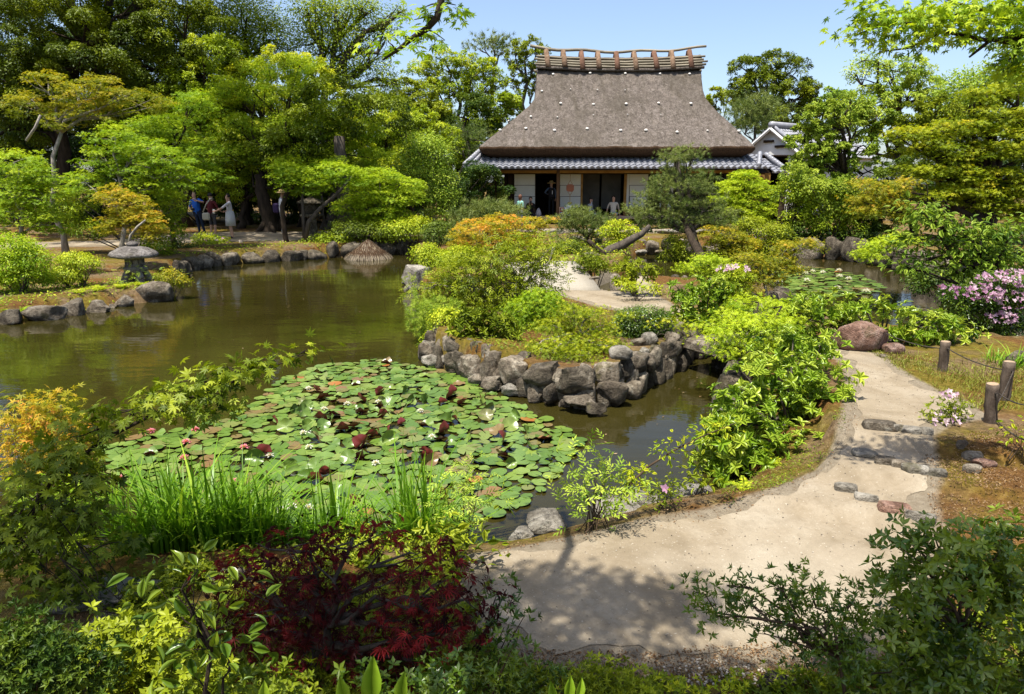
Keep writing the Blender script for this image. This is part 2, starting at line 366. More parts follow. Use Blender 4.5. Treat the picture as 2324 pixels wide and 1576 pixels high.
def rock_shape(dim, seed, box=.6, cuts=10, rough=.12, lo=False):
    r = np.random.default_rng(seed); V = (ICO3 if lo else ICO).copy(); F = ICO3F if lo else ICOF
    V = np.sign(V) * np.abs(V) ** box; V /= np.max(np.abs(V))
    for _ in range(cuts):
        n = r.normal(size=3); n[2] = n[2] * .8 + .15; n /= np.linalg.norm(n); h = r.uniform(.55, .9) * np.max(V @ n)
        q = V @ n - h; V -= np.outer(np.clip(q, 0, None) * .98, n)
    o = r.uniform(0, 100, 3)
    for i in range(len(V)):
        p = Vector(V[i] * 1.3 + o); d = mnoise.noise(p) * rough + mnoise.noise(p * 3.1) * rough * .45 + abs(mnoise.noise(p * 6.5)) * rough * -.3
        V[i] *= 1 + d
    V -= (V.max(0) + V.min(0)) / 2; V /= (V.max(0) - V.min(0)) / 2
    return V * np.array(dim) / 2, F
_rs = [100]
def rock(c, dim, label, mat='rk', name='rock', group=None, seed=None, rz=0., box=.6, cat='rock', lo=False, rough=.13, cuts=11, tilt=0.):
    _rs[0] += 1
    V, F = rock_shape(dim, seed or _rs[0], box, cuts, rough, lo)
    o = link(bpy.data.objects.new(name, fast_mesh(name, V, F, M[mat], smooth=True)))
    o.location = tuple(map(float, c)); o.rotation_euler = (tilt, 0, rz); tag(o, label, cat, group); return o
def rock_px(x, y, w, h, Y, label, dep=.8, **kw):
    """a rock whose outline is w x h pixels centred on pixel (x, y), at distance Y"""
    c = At(x, y, Y); m = mpp(c); return rock(c, (w * m, max(w, h) * m * dep, h * m * 1.04), label, **kw)
def rock_row(pts, sizes, hs, label, group, mat='rkd', z0=-.08, name='stone', cat='stone', seed=1, lo=True, jit=.06):
    r = random.Random(seed); P = [np.array(p) for p in pts]; acc = 0.
    L = [np.linalg.norm(P[i + 1] - P[i]) for i in range(len(P) - 1)]; tot = sum(L); s = 0.
    while s < tot:
        w = r.uniform(*sizes); q = s + w / 2; i = 0
        while i < len(L) - 1 and q > L[i]: q -= L[i]; i += 1
        d = (P[i + 1] - P[i]) / L[i]; p = P[i] + d * q; h = r.uniform(*hs)
        rock((p[0] + r.uniform(-jit, jit), p[1] + r.uniform(-jit, jit), z0 + h / 2), (w * 1.12, w * r.uniform(.7, 1.), h), label, mat if isinstance(mat, str) else r.choice(mat), name, group, rz=math.atan2(d[1], d[0]) + r.uniform(-.2, .2), cat=cat, lo=lo)
        s += w
# ------------------------------------------------------------------ foliage
def tpl(v, f): return np.array(v, float), np.array(f, int)
T_OVAL = tpl([(0, 0, 0), (.48, -.21, .05), (1, 0, -.04), (.48, .21, .05)], [(0, 1, 2), (0, 2, 3)])
T_LANCE = tpl([(0, 0, 0), (.42, -.15, .05), (1, 0, -.10), (.42, .15, .05)], [(0, 1, 2), (0, 2, 3)])
def _broad():
    xs = [0, .12, .32, .55, .78, 1.]; ws = [.0, .12, .21, .22, .13, 0.]; zs = [0, .03, .04, .02, -.04, -.13]
    v = [(x, 0, z - .0) for x, z in zip(xs, zs)] + [(x, -w, z + w * .3) for x, w, z in zip(xs[1:5], ws[1:5], zs[1:5])] + [(x, w, z + w * .3) for x, w, z in zip(xs[1:5], ws[1:5], zs[1:5])]
    f = []
    for sd in (6, 10):
        f += [(0, 1, sd), (4, 5, sd + 3)]
        for i in range(3): f += [(1 + i, 2 + i, sd + i), (2 + i, sd + i + 1, sd + i)]
    return tpl(v, f)
T_BROAD = _broad()
def _maple(angs, lens, wid=.13, droop=.16, wide_at=.45):
    v, f = [(0, 0, 0)], []
    for a, l in zip(angs, lens):
        a = rad(a); c, s = math.cos(a), math.sin(a); o = len(v)
        for u, w, z in ((wide_at * l, -wid * l, .02), (l, 0, -droop * l), (wide_at * l, wid * l, .02)):
            v.append((c * u - s * w, s * u + c * w, z))
        f += [(0, o, o + 1), (0, o + 1, o + 2)]
    v = np.array(v); v[:, 0] += .25; v *= .72
    return v, np.array(f)
T_MAP5 = _maple((-100, -48, 0, 48, 100), (.62, .88, 1, .88, .62))
T_MAP7 = _maple((-132, -84, -40, 0, 40, 84, 132), (.42, .74, .95, 1, .95, .74, .42), .16)
T_LACE = _maple((-120, -80, -42, -14, 14, 42, 80, 120), (.55, .8, .95, 1, 1, .95, .8, .55), .045, .35, .5)
def _whorl(n, base, lift, asp=1.):
    V, F = [], []
    bv, bf = base
    for i in range(n):
        a = 2 * math.pi * i / n + (i % 2) * .25; l = rad(lift + (i % 2) * 22)
        p = bv * np.array([1, asp, 1]); x = p[:, 0] * math.cos(l) - p[:, 2] * math.sin(l); z = p[:, 0] * math.sin(l) + p[:, 2] * math.cos(l) + (-.15 * p[:, 0] ** 2)
        q = np.stack([x * math.cos(a) - p[:, 1] * math.sin(a), x * math.sin(a) + p[:, 1] * math.cos(a), z], 1)
        F.append(bf + len(V) * len(bv)); V.append(q)
    return np.concatenate(V), np.concatenate(F)
T_WHORL = _whorl(6, T_BROAD, 12, 1.0); T_WH4 = _whorl(5, T_OVAL, 22, 1.0); T_AZ = _whorl(5, T_LANCE, 40, 1.0)
def _tuft(n, spread, wid=.035):
    v, f = [], []; r = np.random.default_rng(3)
    for i in range(n):
        a = 2 * math.pi * (i * .618); th = spread * math.sqrt((i + .5) / n); d = np.array([math.cos(th), math.sin(th) * math.cos(a), math.sin(th) * math.sin(a)])
        s = np.cross(d, r.normal(size=3)); s /= np.linalg.norm(s); o = len(v); l = r.uniform(.75, 1.)
        v += [tuple(s * wid), tuple(-s * wid), tuple(d * l)]; f.append((o, o + 1, o + 2))
    return np.array(v), np.array(f)
T_TUFT = _tuft(16, 1.15, .04)
T_SPRIG = (lambda a: (np.concatenate(a[0]), np.concatenate(a[1])))(([np.array(T_LANCE[0]) * .5 @ np.array([[math.cos(q), math.sin(q), 0], [-math.sin(q), math.cos(q), 0], [0, 0, 1]]) + np.array([i * .16, 0, 0]) for i, q in enumerate((.9, -.9, .8, -.8, .6, 0))], [T_LANCE[1] + 4 * i for i in range(6)]))
AREA = {}
def tarea(T):
    v, f = T; a = v[f[:, 1]] - v[f[:, 0]]; b = v[f[:, 2]] - v[f[:, 0]]; return .5 * np.linalg.norm(np.cross(a, b), axis=1).sum()
def unit(a): return a / np.maximum(np.linalg.norm(a, axis=-1, keepdims=True), 1e-9)
def scatter_mesh(name, T, pos, nrm, head, size, tint, mat):
    tv, tf = T; n, k = len(pos), len(tv)
    nrm = unit(nrm); h = unit(head - nrm * (head * nrm).sum(1, keepdims=True)); s = np.cross(nrm, h)
    R = np.stack([h, s, nrm], 2) * np.asarray(size).reshape(-1, 1, 1)
    V = np.einsum('nij,kj->nki', R, tv) + pos[:, None, :]
    F = tf[None] + (np.arange(n) * k)[:, None, None]
    return fast_mesh(name, V.reshape(-1, 3), F.reshape(-1, 3), mat, np.repeat(np.clip(tint, 0, 1), k))
DENS = 1.9
STY = {  # clump spread, flatness, weights up/out/random of leaf normals, shell start, clump leaves
    'broad': dict(cl=.19, flat=.7, w=(.75, .55, .55), shell=.45, m=64, zb=.30),
    'spray': dict(cl=.26, flat=.38, w=(.75, .55, .55), shell=.20, m=12, zb=.25),
    'layer': dict(cl=.15, flat=.22, w=(1.1, .35, .45), shell=.25, m=34, zb=.20),
    'dome': dict(cl=.16, flat=.8, w=(.6, 1.0, .45), shell=.72, m=18, zb=.55),
    'pad': dict(cl=.20, flat=.45, w=(.3, .3, .5), shell=.50, m=14, zb=.75),
    'loose': dict(cl=.16, flat=.8, w=(.8, .3, .6), shell=.15, m=14, zb=.25),
}
def leaf_cloud(blobs, T, size, k, style, rng, tb=.5, tv=.17, droop=.25, jit=.3):
    S = STY[style]; ta = tarea(T); mc = S['m'] if len(T[1]) < 17 else max(2, S['m'] // 10); P, NN, H, TI, CC = [], [], [], [], []
    for c, r in blobs:
        c = np.array(c); r = np.array(r)
        n = max(12, int(k * DENS * math.pi * r[0] * r[2] / (ta * size * size)))
        nc = max(4, n // mc); d = rng.normal(size=(nc, 3)); d[:, 2] += S['zb']; d = unit(d)
        q = S['shell'] + (1 - S['shell']) * np.sqrt(rng.random(nc)); cpos = c + d * r * q[:, None]
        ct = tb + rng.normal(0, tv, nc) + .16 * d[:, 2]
        ci = rng.integers(0, nc, n); rc = S['cl'] * (r[0] * r[1] * r[2]) ** (1 / 3) if style != 'layer' else S['cl'] * (r[0] + r[1]) / 2
        rc = max(rc, size * (1.05 if len(T[1]) > 40 else 2.2)); off = np.clip(rng.normal(size=(n, 3)), -1.9, 1.9) * .6; off[:, 2] *= S['flat']; off *= rc
        if style == 'layer': off[:, 2] -= .22 * (off[:, 0] ** 2 + off[:, 1] ** 2) / max(rc, 1e-6)
        if style == 'broad' and len(T[1]) < 17 and min(r) > .45:      # billows: each clump a little dome of leaves
            nc2 = min(nc, 34); ci = rng.integers(0, nc2, n); g_ = (r[0] * r[1] * r[2]) ** (1 / 3); rk = .25 * g_ * rng.uniform(.6, 1.25, nc2)[ci][:, None]
            off = rng.normal(size=(n, 3)); off[:, 2] = off[:, 2] * .8 + .45; off = unit(off) * rk * np.sqrt(rng.uniform(.35, 1, (n, 1))) * [1, 1, .75]
        P.append(cpos[ci] + off); out = unit(off + d[ci] * rc * .8)
        wu, wo, wr = S['w']; NN.append(wu * np.array([[0, 0, 1.]]) + wo * out + wr * rng.normal(size=(n, 3)))
        hd = out + rng.normal(size=(n, 3)) * .5; hd[:, 2] -= droop; H.append(hd); TI.append(ct[ci] + rng.normal(0, .10, n)); CC.append(cpos)
    P, NN, H, TI = map(np.concatenate, (P, NN, H, TI))
    return P, NN, H, size * rng.uniform(1 - jit, 1 + jit, len(P)), TI, CC
def branchy(mb, base, fork, blobs, clumps, r0, rng, twigs=5, spine=None):
    """trunk from base to fork, a limb to each blob and thin twigs towards leaf clumps"""
    base, fork = np.array(base), np.array(fork); L = np.linalg.norm(fork - base)
    k = 5; pts = [base + (fork - base) * i / k + (rng.normal(size=3) * .035 * L if 0 < i < k else 0) for i in range(k + 1)]
    mb.tube(pts, [r0 * (1.35 if i == 0 else 1 - .09 * i) for i in range(k + 1)], 8)
    for (c, r), cps in zip(blobs, clumps):
        c = np.array(c); a = (pts[-1] if c[2] > pts[-1][2] else pts[3]) if spine is None else min(spine, key=lambda s: np.linalg.norm(s - c)); D = np.linalg.norm(c - a); n = 4
        ln = [a + (c - a) * i / n + (rng.normal(size=3) * .07 * D if 0 < i < n else 0) + np.array([0, 0, .06 * D * math.sin(math.pi * i / n)]) for i in range(n + 1)]
        mb.tube(ln, [r0 * (.55 if spine is None else .2) * (1 - .17 * i) for i in range(n + 1)], 6)
        for j in rng.choice(len(cps), min(twigs, len(cps)), replace=False):
            e = cps[j]; s = ln[int(rng.integers(2, 5))]; mid = (s + e) / 2 + rng.normal(size=3) * .06 * np.linalg.norm(e - s)
            mb.tube([s, mid, e], [r0 * .20, r0 * .13, r0 * .06], 4, cap=False)
TREES = {}
def plant(name, label, cat, Y, blobs, mat, T, size, k=2.6, style='broad', stem=None, fork=None, r0=.1, bark='bark', group=None, tb=.5, tv=.17, minpx=5.0, dep=.85, part='crown', twigs=5, seed=None, droop=.25, extra=None, stems=0, z0=None):
    """blobs: (x, y, rx, ry[, dY]) outlines in pixels of crown lobes standing at distance Y(+dY); stem: pixel x where the trunk meets the ground"""
    rng = np.random.default_rng(seed or (abs(hash((name, label[:20]))) % 1 + len(TREES) * 7 + 3)); B = []
    for b in blobs:
        c = At(b[0], b[1], Y + (b[4] if len(b) > 4 else 0)); m = mpp(c)
        B.append((c, (b[2] * m, max(b[2] * dep, b[3] * .6) * m, b[3] * m)))
    if stems and Y < 13 and style != 'loose':           # let the foliage reach down towards the ground or water
        for c_, r_ in list(B):
            c_, r_ = np.array(c_), np.array(r_); low = max(gz(c_[0], c_[1]), 0.0)
            for _ in range(3):
                if c_[2] - r_[2] - low < .05: break
                c_ = c_ - [0, 0, 1.5 * r_[2]]; r_ = r_ * .88; B.append((c_, tuple(r_)))
    cm = np.mean([b[0] for b in B], 0); size = max(size, minpx * mpp(cm))
    base = foot(stem if stem is not None else np.mean([b[0] for b in blobs]), Y)
    if z0 is not None: base[2] = z0
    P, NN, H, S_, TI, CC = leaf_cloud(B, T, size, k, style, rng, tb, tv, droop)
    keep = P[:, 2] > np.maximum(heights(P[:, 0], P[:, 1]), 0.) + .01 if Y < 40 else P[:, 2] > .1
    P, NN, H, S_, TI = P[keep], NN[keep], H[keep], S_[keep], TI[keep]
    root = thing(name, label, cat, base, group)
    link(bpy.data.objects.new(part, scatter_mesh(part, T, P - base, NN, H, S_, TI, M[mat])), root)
    mb = MB()
    if stems:
        for i in range(stems):
            (c, r) = B[i % len(B)]; e = CC[i % len(B)][int(rng.integers(len(CC[i % len(B)])))]
            mid = (base + e) / 2 + np.array([0, 0, .12 * np.linalg.norm(e - base)]) * rng.uniform(-.3, 1)
            mb.tube([base + rng.normal(size=3) * np.array([.06, .06, 0]) - np.array([0, 0, .03]), mid, e], [r0, r0 * .7, r0 * .3], 5, cap=False)
        mb.obj('stem', M[bark], root, True, base)
    else:
        f = At(fork[0], fork[1], Y + (fork[2] if len(fork) > 2 else 0)) if fork else base * .45 + cm * .55
        sp_ = None
        if extra and len(extra[0][0]) > 4: E_ = [At(x, y, Y + (d[0] if d else 0)) for x, y, *d in extra[0][0]]; sp_ = [E_[i] + (E_[i + 1] - E_[i]) * t for i in range(len(E_) - 1) for t in (0, .25, .5, .75)]
        branchy(mb, base - np.array([0, 0, .05]), f, B, CC, r0, rng, twigs, sp_)
        if extra:
            for e in extra: mb.tube([At(x, y, Y + (d[0] if d else 0)) for x, y, *d in e[0]], e[1], 6)
        mb.obj('trunk', M[bark], root, True, base)
    TREES[label] = root
    return root
# ------------------------------------------------------------------ thatched house
M['thatch'] = None
def thatch_mat():
    m, t, out = nmat('old_thatch'); v = geopos(t)
    mp = N(t, 'Mapping'); mp.inputs['Scale'].default_value = (1, 1, .8); t.links.new(v, mp.inputs[0]); vv = mp.outputs[0]
    n1, n2, n3 = noise(t, .45, 5, .65, vv, .6), noise(t, 7, 6, .8, vv, 1.2), noise(t, 20, 4, .8, vv, .8)
    c = ramp(t, n2, [(.30, (.035, .028, .022)), (.50, (.15, .125, .106)), (.70, (.31, .27, .235))])
    c = mixc(t, maprange(t, n1, .42, .62, 0, .55), c, (.08, .068, .05))
    c = mixc(t, maprange(t, noise(t, 1.3, 4, .6, vv), .58, .72, 0, .4), c, (.27, .225, .185)); m4 = N(t, 'Mapping'); m4.inputs['Scale'].default_value = (2.6, .5, .35); t.links.new(v, m4.inputs[0]); c = mixc(t, maprange(t, noise(t, 1.6, 4, .65, m4.outputs[0]), .52, .68, 0, .45), c, (.065, .055, .036))
    finish(t, out, c, .95, .08, math2(t, 'ADD', n2, math2(t, 'MULTIPLY', n3, .6)), 1.0, .09); return m
M['thatch'] = thatch_mat()
M['tedge'] = noisy('cut_thatch_edge', (.03, .018, .010), (.10, .06, .035), 14, .95, .05, 30, .8, .04, world=True)
M['tile'] = noisy('grey_roof_tile', (.17, .175, .20), (.34, .345, .375), 2.5, .38, .5, 30, .12, .01, world=True)
M['wood'] = noisy('brown_timber', (.055, .030, .014), (.15, .085, .040), 4, .7, .25, 20, .3, .01, world=True, stretch=(1, 1, .2))
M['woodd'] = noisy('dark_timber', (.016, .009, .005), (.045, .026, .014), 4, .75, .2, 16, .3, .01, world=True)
M['woodg'] = noisy('weathered_timber', (.16, .13, .10), (.34, .29, .23), 5, .8, .2, 24, .4, .01, world=True, stretch=(.25, 1, 1))
M['ochre'] = noisy('ochre_lintel', (.26, .135, .03), (.42, .24, .07), 3, .7, .2, 20, .2, .01, world=True)
M['bamboo'] = noisy('old_bamboo', (.16, .135, .09), (.36, .31, .22), 3, .6, .3, 20, .3, .01, stretch=(.3, 1, 1))
M['logb'] = noisy('bark_covered_log', (.09, .055, .035), (.30, .20, .13), 5, .9, .1, 18, .7, .03)
M['logr'] = noisy('reddish_bark_log', (.10, .055, .035), (.22, .12, .08), 5, .9, .1, 18, .7, .03)
M['paper'] = noisy('shoji_paper', (.66, .68, .62), (.78, .79, .73), 1.5, .8, .1, 8, .05, .004, world=True)
M['fusuma'] = noisy('grey_sliding_panel', (.10, .095, .08), (.15, .14, .12), 2, .8, .1, 9, .1, .004, world=True)
M['white'] = noisy('white_plaster', (.70, .70, .68), (.82, .82, .80), 1.2, .85, .1, 10, .1, .01, world=True)
M['shell'] = noisy('abalone_shell', (.62, .58, .50), (.85, .83, .78), 20, .35, .5)
HY = 36.0
zf = At(1265, 492, 35.6)[2]                       # veranda floor level
house = thing('thatched_house', 'large farmhouse with steep thatched roof above a grey tiled eave', 'house', (At(1400, 500, 38)[0], 39.0, 0))
HO = np.array(house.location)
def hobj(mb, name, mat, parent=None, smooth=False, lab=None):
    o = mb.obj(name, M[mat] if isinstance(mat, str) else mat, parent or house, smooth, HO); return tag(o, lab)
def X_(x, y, Y): return At(x, y, Y)[0]
# thatch: rings of rounded rectangles from the ridge to the eave
sil_l = [(158, 1219), (185, 1218), (205, 1217), (222, 1214), (240, 1201), (262, 1175), (290, 1141), (331, 1088)]
sil_r = [(158, 1592), (185, 1594), (205, 1597), (222, 1603), (240, 1618), (262, 1640), (290, 1672), (338, 1723)]
def proj(p):
    d = zc(p); up = (p[2] - CAMZ) * COSP + p[1] * SINP
    return CX + FPX * p[0] / d, CY - FPX * up / d
YR = 40.2; rings = []; nT = 44
zr, ze = At(1400, 160, 39.75)[2], At(1400, 333, 35.55)[2]
for i in range(nT):
    s = i / (nT - 1); Yf = 39.75 - 4.2 * s; z = ze + (zr - ze) * (1 - s) ** 1.07
    yp = proj(np.array([5.5, Yf, z]))[1]
    xl = X_(np.interp(yp, *zip(*sil_l)), yp, Yf); xr = X_(np.interp(yp, *zip(*sil_r)), yp, Yf)
    rings.append((xl, xr, Yf, 2 * YR - Yf, z))
l = rings[-1]; TH = 0
for ins, dz in ((-.03, -.10), (.08, -.26), (.55, -.50), (1.3, -.46)):
    rings.append((l[0] + ins, l[1] - ins, l[2] + ins, l[3] - ins, l[4] + dz)); TH += 1
def ringpts(r, rc, nl=120, ns=50, nc=6):
    x0, x1, y0, y1, z = r; rc = min(rc, (y1 - y0) * .45); pts = []
    def edge(a, b, n): return [(a[0] + (b[0] - a[0]) * i / n, a[1] + (b[1] - a[1]) * i / n) for i in range(n)]
    def arc(cx, cy, a0): return [(cx + rc * math.cos(a0 + math.pi / 2 * i / nc), cy + rc * math.sin(a0 + math.pi / 2 * i / nc)) for i in range(nc)]
    pts += edge((x0 + rc, y0), (x1 - rc, y0), nl) + arc(x1 - rc, y0 + rc, -math.pi / 2) + edge((x1, y0 + rc), (x1, y1 - rc), ns) + arc(x1 - rc, y1 - rc, 0)
    pts += edge((x1 - rc, y1), (x0 + rc, y1), nl) + arc(x0 + rc, y1 - rc, math.pi / 2) + edge((x0, y1 - rc), (x0, y0 + rc), ns) + arc(x0 + rc, y0 + rc, math.pi)
    return [(p[0], p[1], z) for p in pts]
mb = MB(); vs = []
for i, r in enumerate(rings):
    pts = ringpts(r, .10 + .22 * min(i / nT, 1)); npt = len(pts); am = .05 if i < nT - 1 else .06
    for j, p in enumerate(pts):
        q = Vector((p[0] * 3.1, p[1] * 3.1, p[2] * 3.1)); d = mnoise.noise(q) * am + mnoise.noise(q * 2.7) * am * .6
        vs.append((p[0], p[1] - d * (1 if p[1] < YR else -1), p[2] + d * .5 + (mnoise.noise(Vector((p[0] * .5, 3, 1))) * .05 if i >= nT - 1 else 0)))
nr = len(rings)
fs = [(i * npt + j, (i + 1) * npt + j, (i + 1) * npt + (j + 1) % npt, i * npt + (j + 1) % npt) for i in range(nr - 1) for j in range(npt)]
mb.add(vs, fs); mb.m = [0 if k // npt < nT - 1 else 1 for k in range(len(fs))]; mb.add([vs[j] for j in range(npt)], [tuple(range(npt))])
roof = mb.obj('thatch_roof', [M['thatch'], M['tedge']], house, True, HO)
def roof_y(y):
    best = min(range(nT - 1), key=lambda i: abs(proj(np.array([5.5, rings[i][2], rings[i][4]]))[1] - y)); return rings[best]
def on_roof(x, y):
    lo, hi = 35.5, 40
    for _ in range(30):
        m_ = (lo + hi) / 2; p = At(x, y, m_); s = (39.75 - m_) / 4.2; zz = ze + (zr - ze) * (1 - min(max(s, 0), 1)) ** 1.07
        if p[2] > zz: lo = m_
        else: hi = m_
    return At(x, y, lo)
def zv(zx, zy): return (1800 + zx / 1.66) / 1.762, (150 + zy / 1.66) / 1.762
for zx, zy, s in [(684, 250, 1), (929, 243, 1), (1162, 245, 1), (1391, 247, 1), (1588, 248, 1), (609, 362, .9), (798, 351, .5), (977, 355, .6), (1160, 357, .5), (734, 443, 1), (951, 450, 1), (1168, 446, 1.1), (1383, 441, 1), (1597, 444, 1.1), (536, 531, .9), (388, 561, .7), (712, 536, .6), (950, 521, .5), (1177, 519, .5), (1396, 520, .5), (332, 620, 1.1), (503, 609, 1.1), (692, 622, 1.1), (909, 611, 1.1), (1131, 622, 1.1), (1299, 621, 1.2), (1505, 633, 1.1), (1706, 625, .8), (1915, 627, 1.1)]:
    p = on_roof(*zv(zx, zy)); b = MB(); b.lathe([(.02, .04), (.052 * s, .03), (.07 * s, .0), (.065 * s, -.02)], (0, 0, 0), 10)
    R = Matrix.Rotation(rad(52), 3, 'X'); b.v = [tuple(R @ Vector((v[0] * 1.15, v[1] * .85, v[2])) + Vector(p) + Vector((0, -.05, .04))) for v in b.v]
    hobj(b, 'shell', 'shell', roof, True)
# ridge: thatch bundle, bamboo poles, straddling logs, long sagging top pole
yb = MB()
xa, xb = X_(1222, 160, 39.8), X_(1590, 160, 39.8)
def sag(x): u = (x - (xa + xb) / 2) / ((xb - xa) / 2); return .14 * u * u - .02
xs = np.linspace(xa - .05, xb + .05, 40)
prof = [(-.62, 0), (-.55, .24), (-.30, .62), (0, .80), (.30, .62), (.55, .24), (.62, 0)]
vs = [(x, YR + py, zr - .05 + pz + sag(x) + .03 * mnoise.noise(Vector((x * 4, py * 9, pz * 9)))) for x in xs for py, pz in prof]
fs = [(i * 7 + j, (i + 1) * 7 + j, (i + 1) * 7 + j + 1, i * 7 + j + 1) for i in range(39) for j in range(6)] + [tuple(range(7)), tuple(39 * 7 + j for j in range(7))[::-1]]
ridge = hobj(MB().add(vs, fs), 'ridge_cap', 'thatch', None, True)
for k, (py, pz, rr) in enumerate([(-.66, .05, .085), (-.62, .22, .06), (-.54, .36, .055), (-.45, .50, .06), (-.36, .66, .055), (.66, .05, .08), (.54, .36, .055), (.36, .66, .05)]):
    x2 = np.linspace(xa - .12 - .1 * (k % 2), xb + .12 + .1 * (k % 3), 14)
    hobj(MB().tube([(x, YR + py, zr - .05 + pz + sag(x) + RNG.normal() * .012) for x in x2], [rr] * 14, 7), 'ridge_pole', 'bamboo' if k else 'thatch', ridge, True)
for i, zx in enumerate([145, 265, 392, 508, 638, 762, 902, 1025, 1150]):
    xv = (2100 + zx / 1.738) / 1.762
    for sgn in (-1, 1):
        x = X_(xv, 150, 39.7); tilt = RNG.normal() * .04
        a = np.array([x + (x - 5.8) * -.004, YR + sgn * .08, zr + .98 + sag(x)]); b_ = np.array([x + tilt + .03, YR + sgn * .74, zr + .02 + sag(x) + RNG.normal() * .03])
        hobj(MB().tube([b_, b_ * .5 + a * .5, a], [.155, .15, .13], 10), 'ridge_log', 'logr' if i in (2, 4, 6, 8) else 'logb', ridge, True)
x3 = np.linspace(X_(1203, 120, 40.2), X_(1602, 120, 40.2), 20)
hobj(MB().tube([(x, YR, zr + 1.06 + sag(x) * 1.5 + .05 * math.sin(x * 2)) for x in x3], np.linspace(.085, .065, 20), 8), 'ridge_pole', 'bamboo', ridge, True)
# tiled skirt roof
def tiles(O, A, D, width, rows, rlen, pitch=.305, tr=(0, 0), zamp=.045):
    """pantiles from the top edge O downwards: A unit vector across, D vector of one metre down the slope; tr: how far the eave runs past the top edge at either side"""
    O, A, D = map(np.array, (O, A, D)); NRM = np.cross(A, D); NRM = NRM / np.linalg.norm(NRM); NRM = NRM if NRM[2] > 0 else -NRM
    m = MB(); e0, e1 = tr; n = int(round((width + e0 + e1) / pitch)); q = 7; L = rows * rlen
    us = np.arange(n * q + 1) / q * pitch - e0
    hu = np.array([.9 * math.cos(2 * math.pi * ((j / q) % 1)) ** 1 if True else 0 for j in range(n * q + 1)]) * zamp
    vv = []
    for r in range(rows): vv += [(r * rlen, 0.), ((r + 1) * rlen, .045)]
    for v, lift in vv:
        for u, h in zip(us, hu): m.v.append(tuple(O + A * u + D * (v + h * .6) + NRM * (h + lift)))
    k = len(us)
    for i in range(len(vv) - 1):
        v = vv[i][0]
        for j in range(k - 1):
            if us[j] >= -e0 * min(1, (v + rlen * .6) / L) - .05 and us[j + 1] <= width + e1 * min(1, (v + rlen * .6) / L) + .05: m.f.append((i * k + j, (i + 1) * k + j, (i + 1) * k + j + 1, i * k + j + 1)); m.m.append(0)
    j0 = len(vv) - 1; low = len(m.v)
    for u in us: m.v.append(tuple(O + A * u + D * L - NRM * .05))
    for j in range(k - 1): m.f.append((j0 * k + j, low + j, low + j + 1, j0 * k + j + 1)); m.m.append(0)
    return m
YT, YE = 37.0, 34.9
tl, tr_ = At(1082, 350, YT), At(1720, 352, YT); el, er = At(1050, 379, YE), At(1722, 382, YE)
zt = (tl[2] + tr_[2]) / 2; zeV = (el[2] + er[2]) / 2; slope = np.array([0, YE - YT, zeV - zt]); SL = np.linalg.norm(slope); D = slope / SL
skirt = hobj(tiles((tl[0], YT, zt), (1, 0, 0), D, tr_[0] - tl[0], 6, SL / 6, tr=(tl[0] - el[0], max(er[0] - tr_[0], 0.02))), 'tile_roof', 'tile', None, False)
side = tiles((tl[0], 43.5, zt), (0, -1, 0), (-(tl[0] - el[0]) / SL * 1.0, 0, (zeV - zt) / SL), 43.5 - YT, 6, SL / 6, tr=(0, YT - YE))
hobj(side, 'tile_roof', 'tile')
x0r = tr_[0] + .05; er2 = At(1783, 389, YE + .3)
rt = tiles((x0r, YT, zt - .22), (1, 0, 0), D, X_(1740, 350, YT) - x0r, 6, SL / 6, tr=(0, er2[0] - X_(1740, 350, YT)))
hobj(rt, 'tile_roof', 'tile')
def hip(p0, p1, r, lab='hip_tile', par=skirt):
    p0, p1 = np.array(p0), np.array(p1); m = MB(); n = 8
    for i in range(n):
        a, b = p0 + (p1 - p0) * i / n, p0 + (p1 - p0) * (i + 1.06) / n; m.tube([a, b], [r, r * 1.1], 10)
    hobj(m, lab, 'tile', par, True)
hip((tl[0] + .15, YT, zt + .18), (el[0] + .12, YE + .02, zeV + .16), .12); hip((tl[0] + .35, YT, zt + .12), (el[0] + .38, YE, zeV + .10), .08)
hip((tr_[0], YT - .3, zt + .06), (er[0], YE + .02, zeV + .13), .11)
hip((X_(1738, 350, YT), YT, zt + .02), (er2[0] - .03, YE + .1, zeV - .10), .11)
xl_, xr_ = el[0], er[0]
hobj(MB().box(((xl_ + xr_) / 2, YE + .12, zeV - .10), (xr_ - xl_, .06, .07)), 'fascia_board', 'woodd')
hobj(MB().add([(xl_, YE + .1, zeV - .07), (xr_, YE + .1, zeV - .07), (tr_[0], YT, zt - .09), (tl[0], YT, zt - .09)], [(0, 1, 2, 3)]), 'soffit', 'woodd')
hobj(MB().add([(er[0], YE + .4, zeV - .26), (er2[0], YE + .4, zeV - .26), (X_(1740, 350, YT), YT, zt - .32), (tr_[0], YT, zt - .30)], [(0, 1, 2, 3)]), 'soffit', 'woodd')
# frame, posts, walls
def post(x0, x1, y0, y1, Y, mat='wood', d=None, name='post'):
    a, b = At(x0, y0, Y), At(x1, y1, Y); wd = b[0] - a[0]
    hobj(MB().box(((a[0] + b[0]) / 2, Y, (a[2] + b[2]) / 2), (wd, d or wd, abs(a[2] - b[2])), bev=.01), name, mat)
zg = .5
def panel(x0, x1, y0, y1, Y, mat, name, d=.04, parent=None):
    a, b = At(x0, y0, Y), At(x1, y1, Y)
    return hobj(MB().box(((a[0] + b[0]) / 2, Y, (a[2] + b[2]) / 2), (b[0] - a[0], d, abs(a[2] - b[2]))), name, mat, parent)
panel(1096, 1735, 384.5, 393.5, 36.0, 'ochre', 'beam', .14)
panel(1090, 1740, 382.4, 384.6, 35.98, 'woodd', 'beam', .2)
panel(1120, 1735, 392.6, 395.6, 36.9, 'woodd', 'lintel', .10)
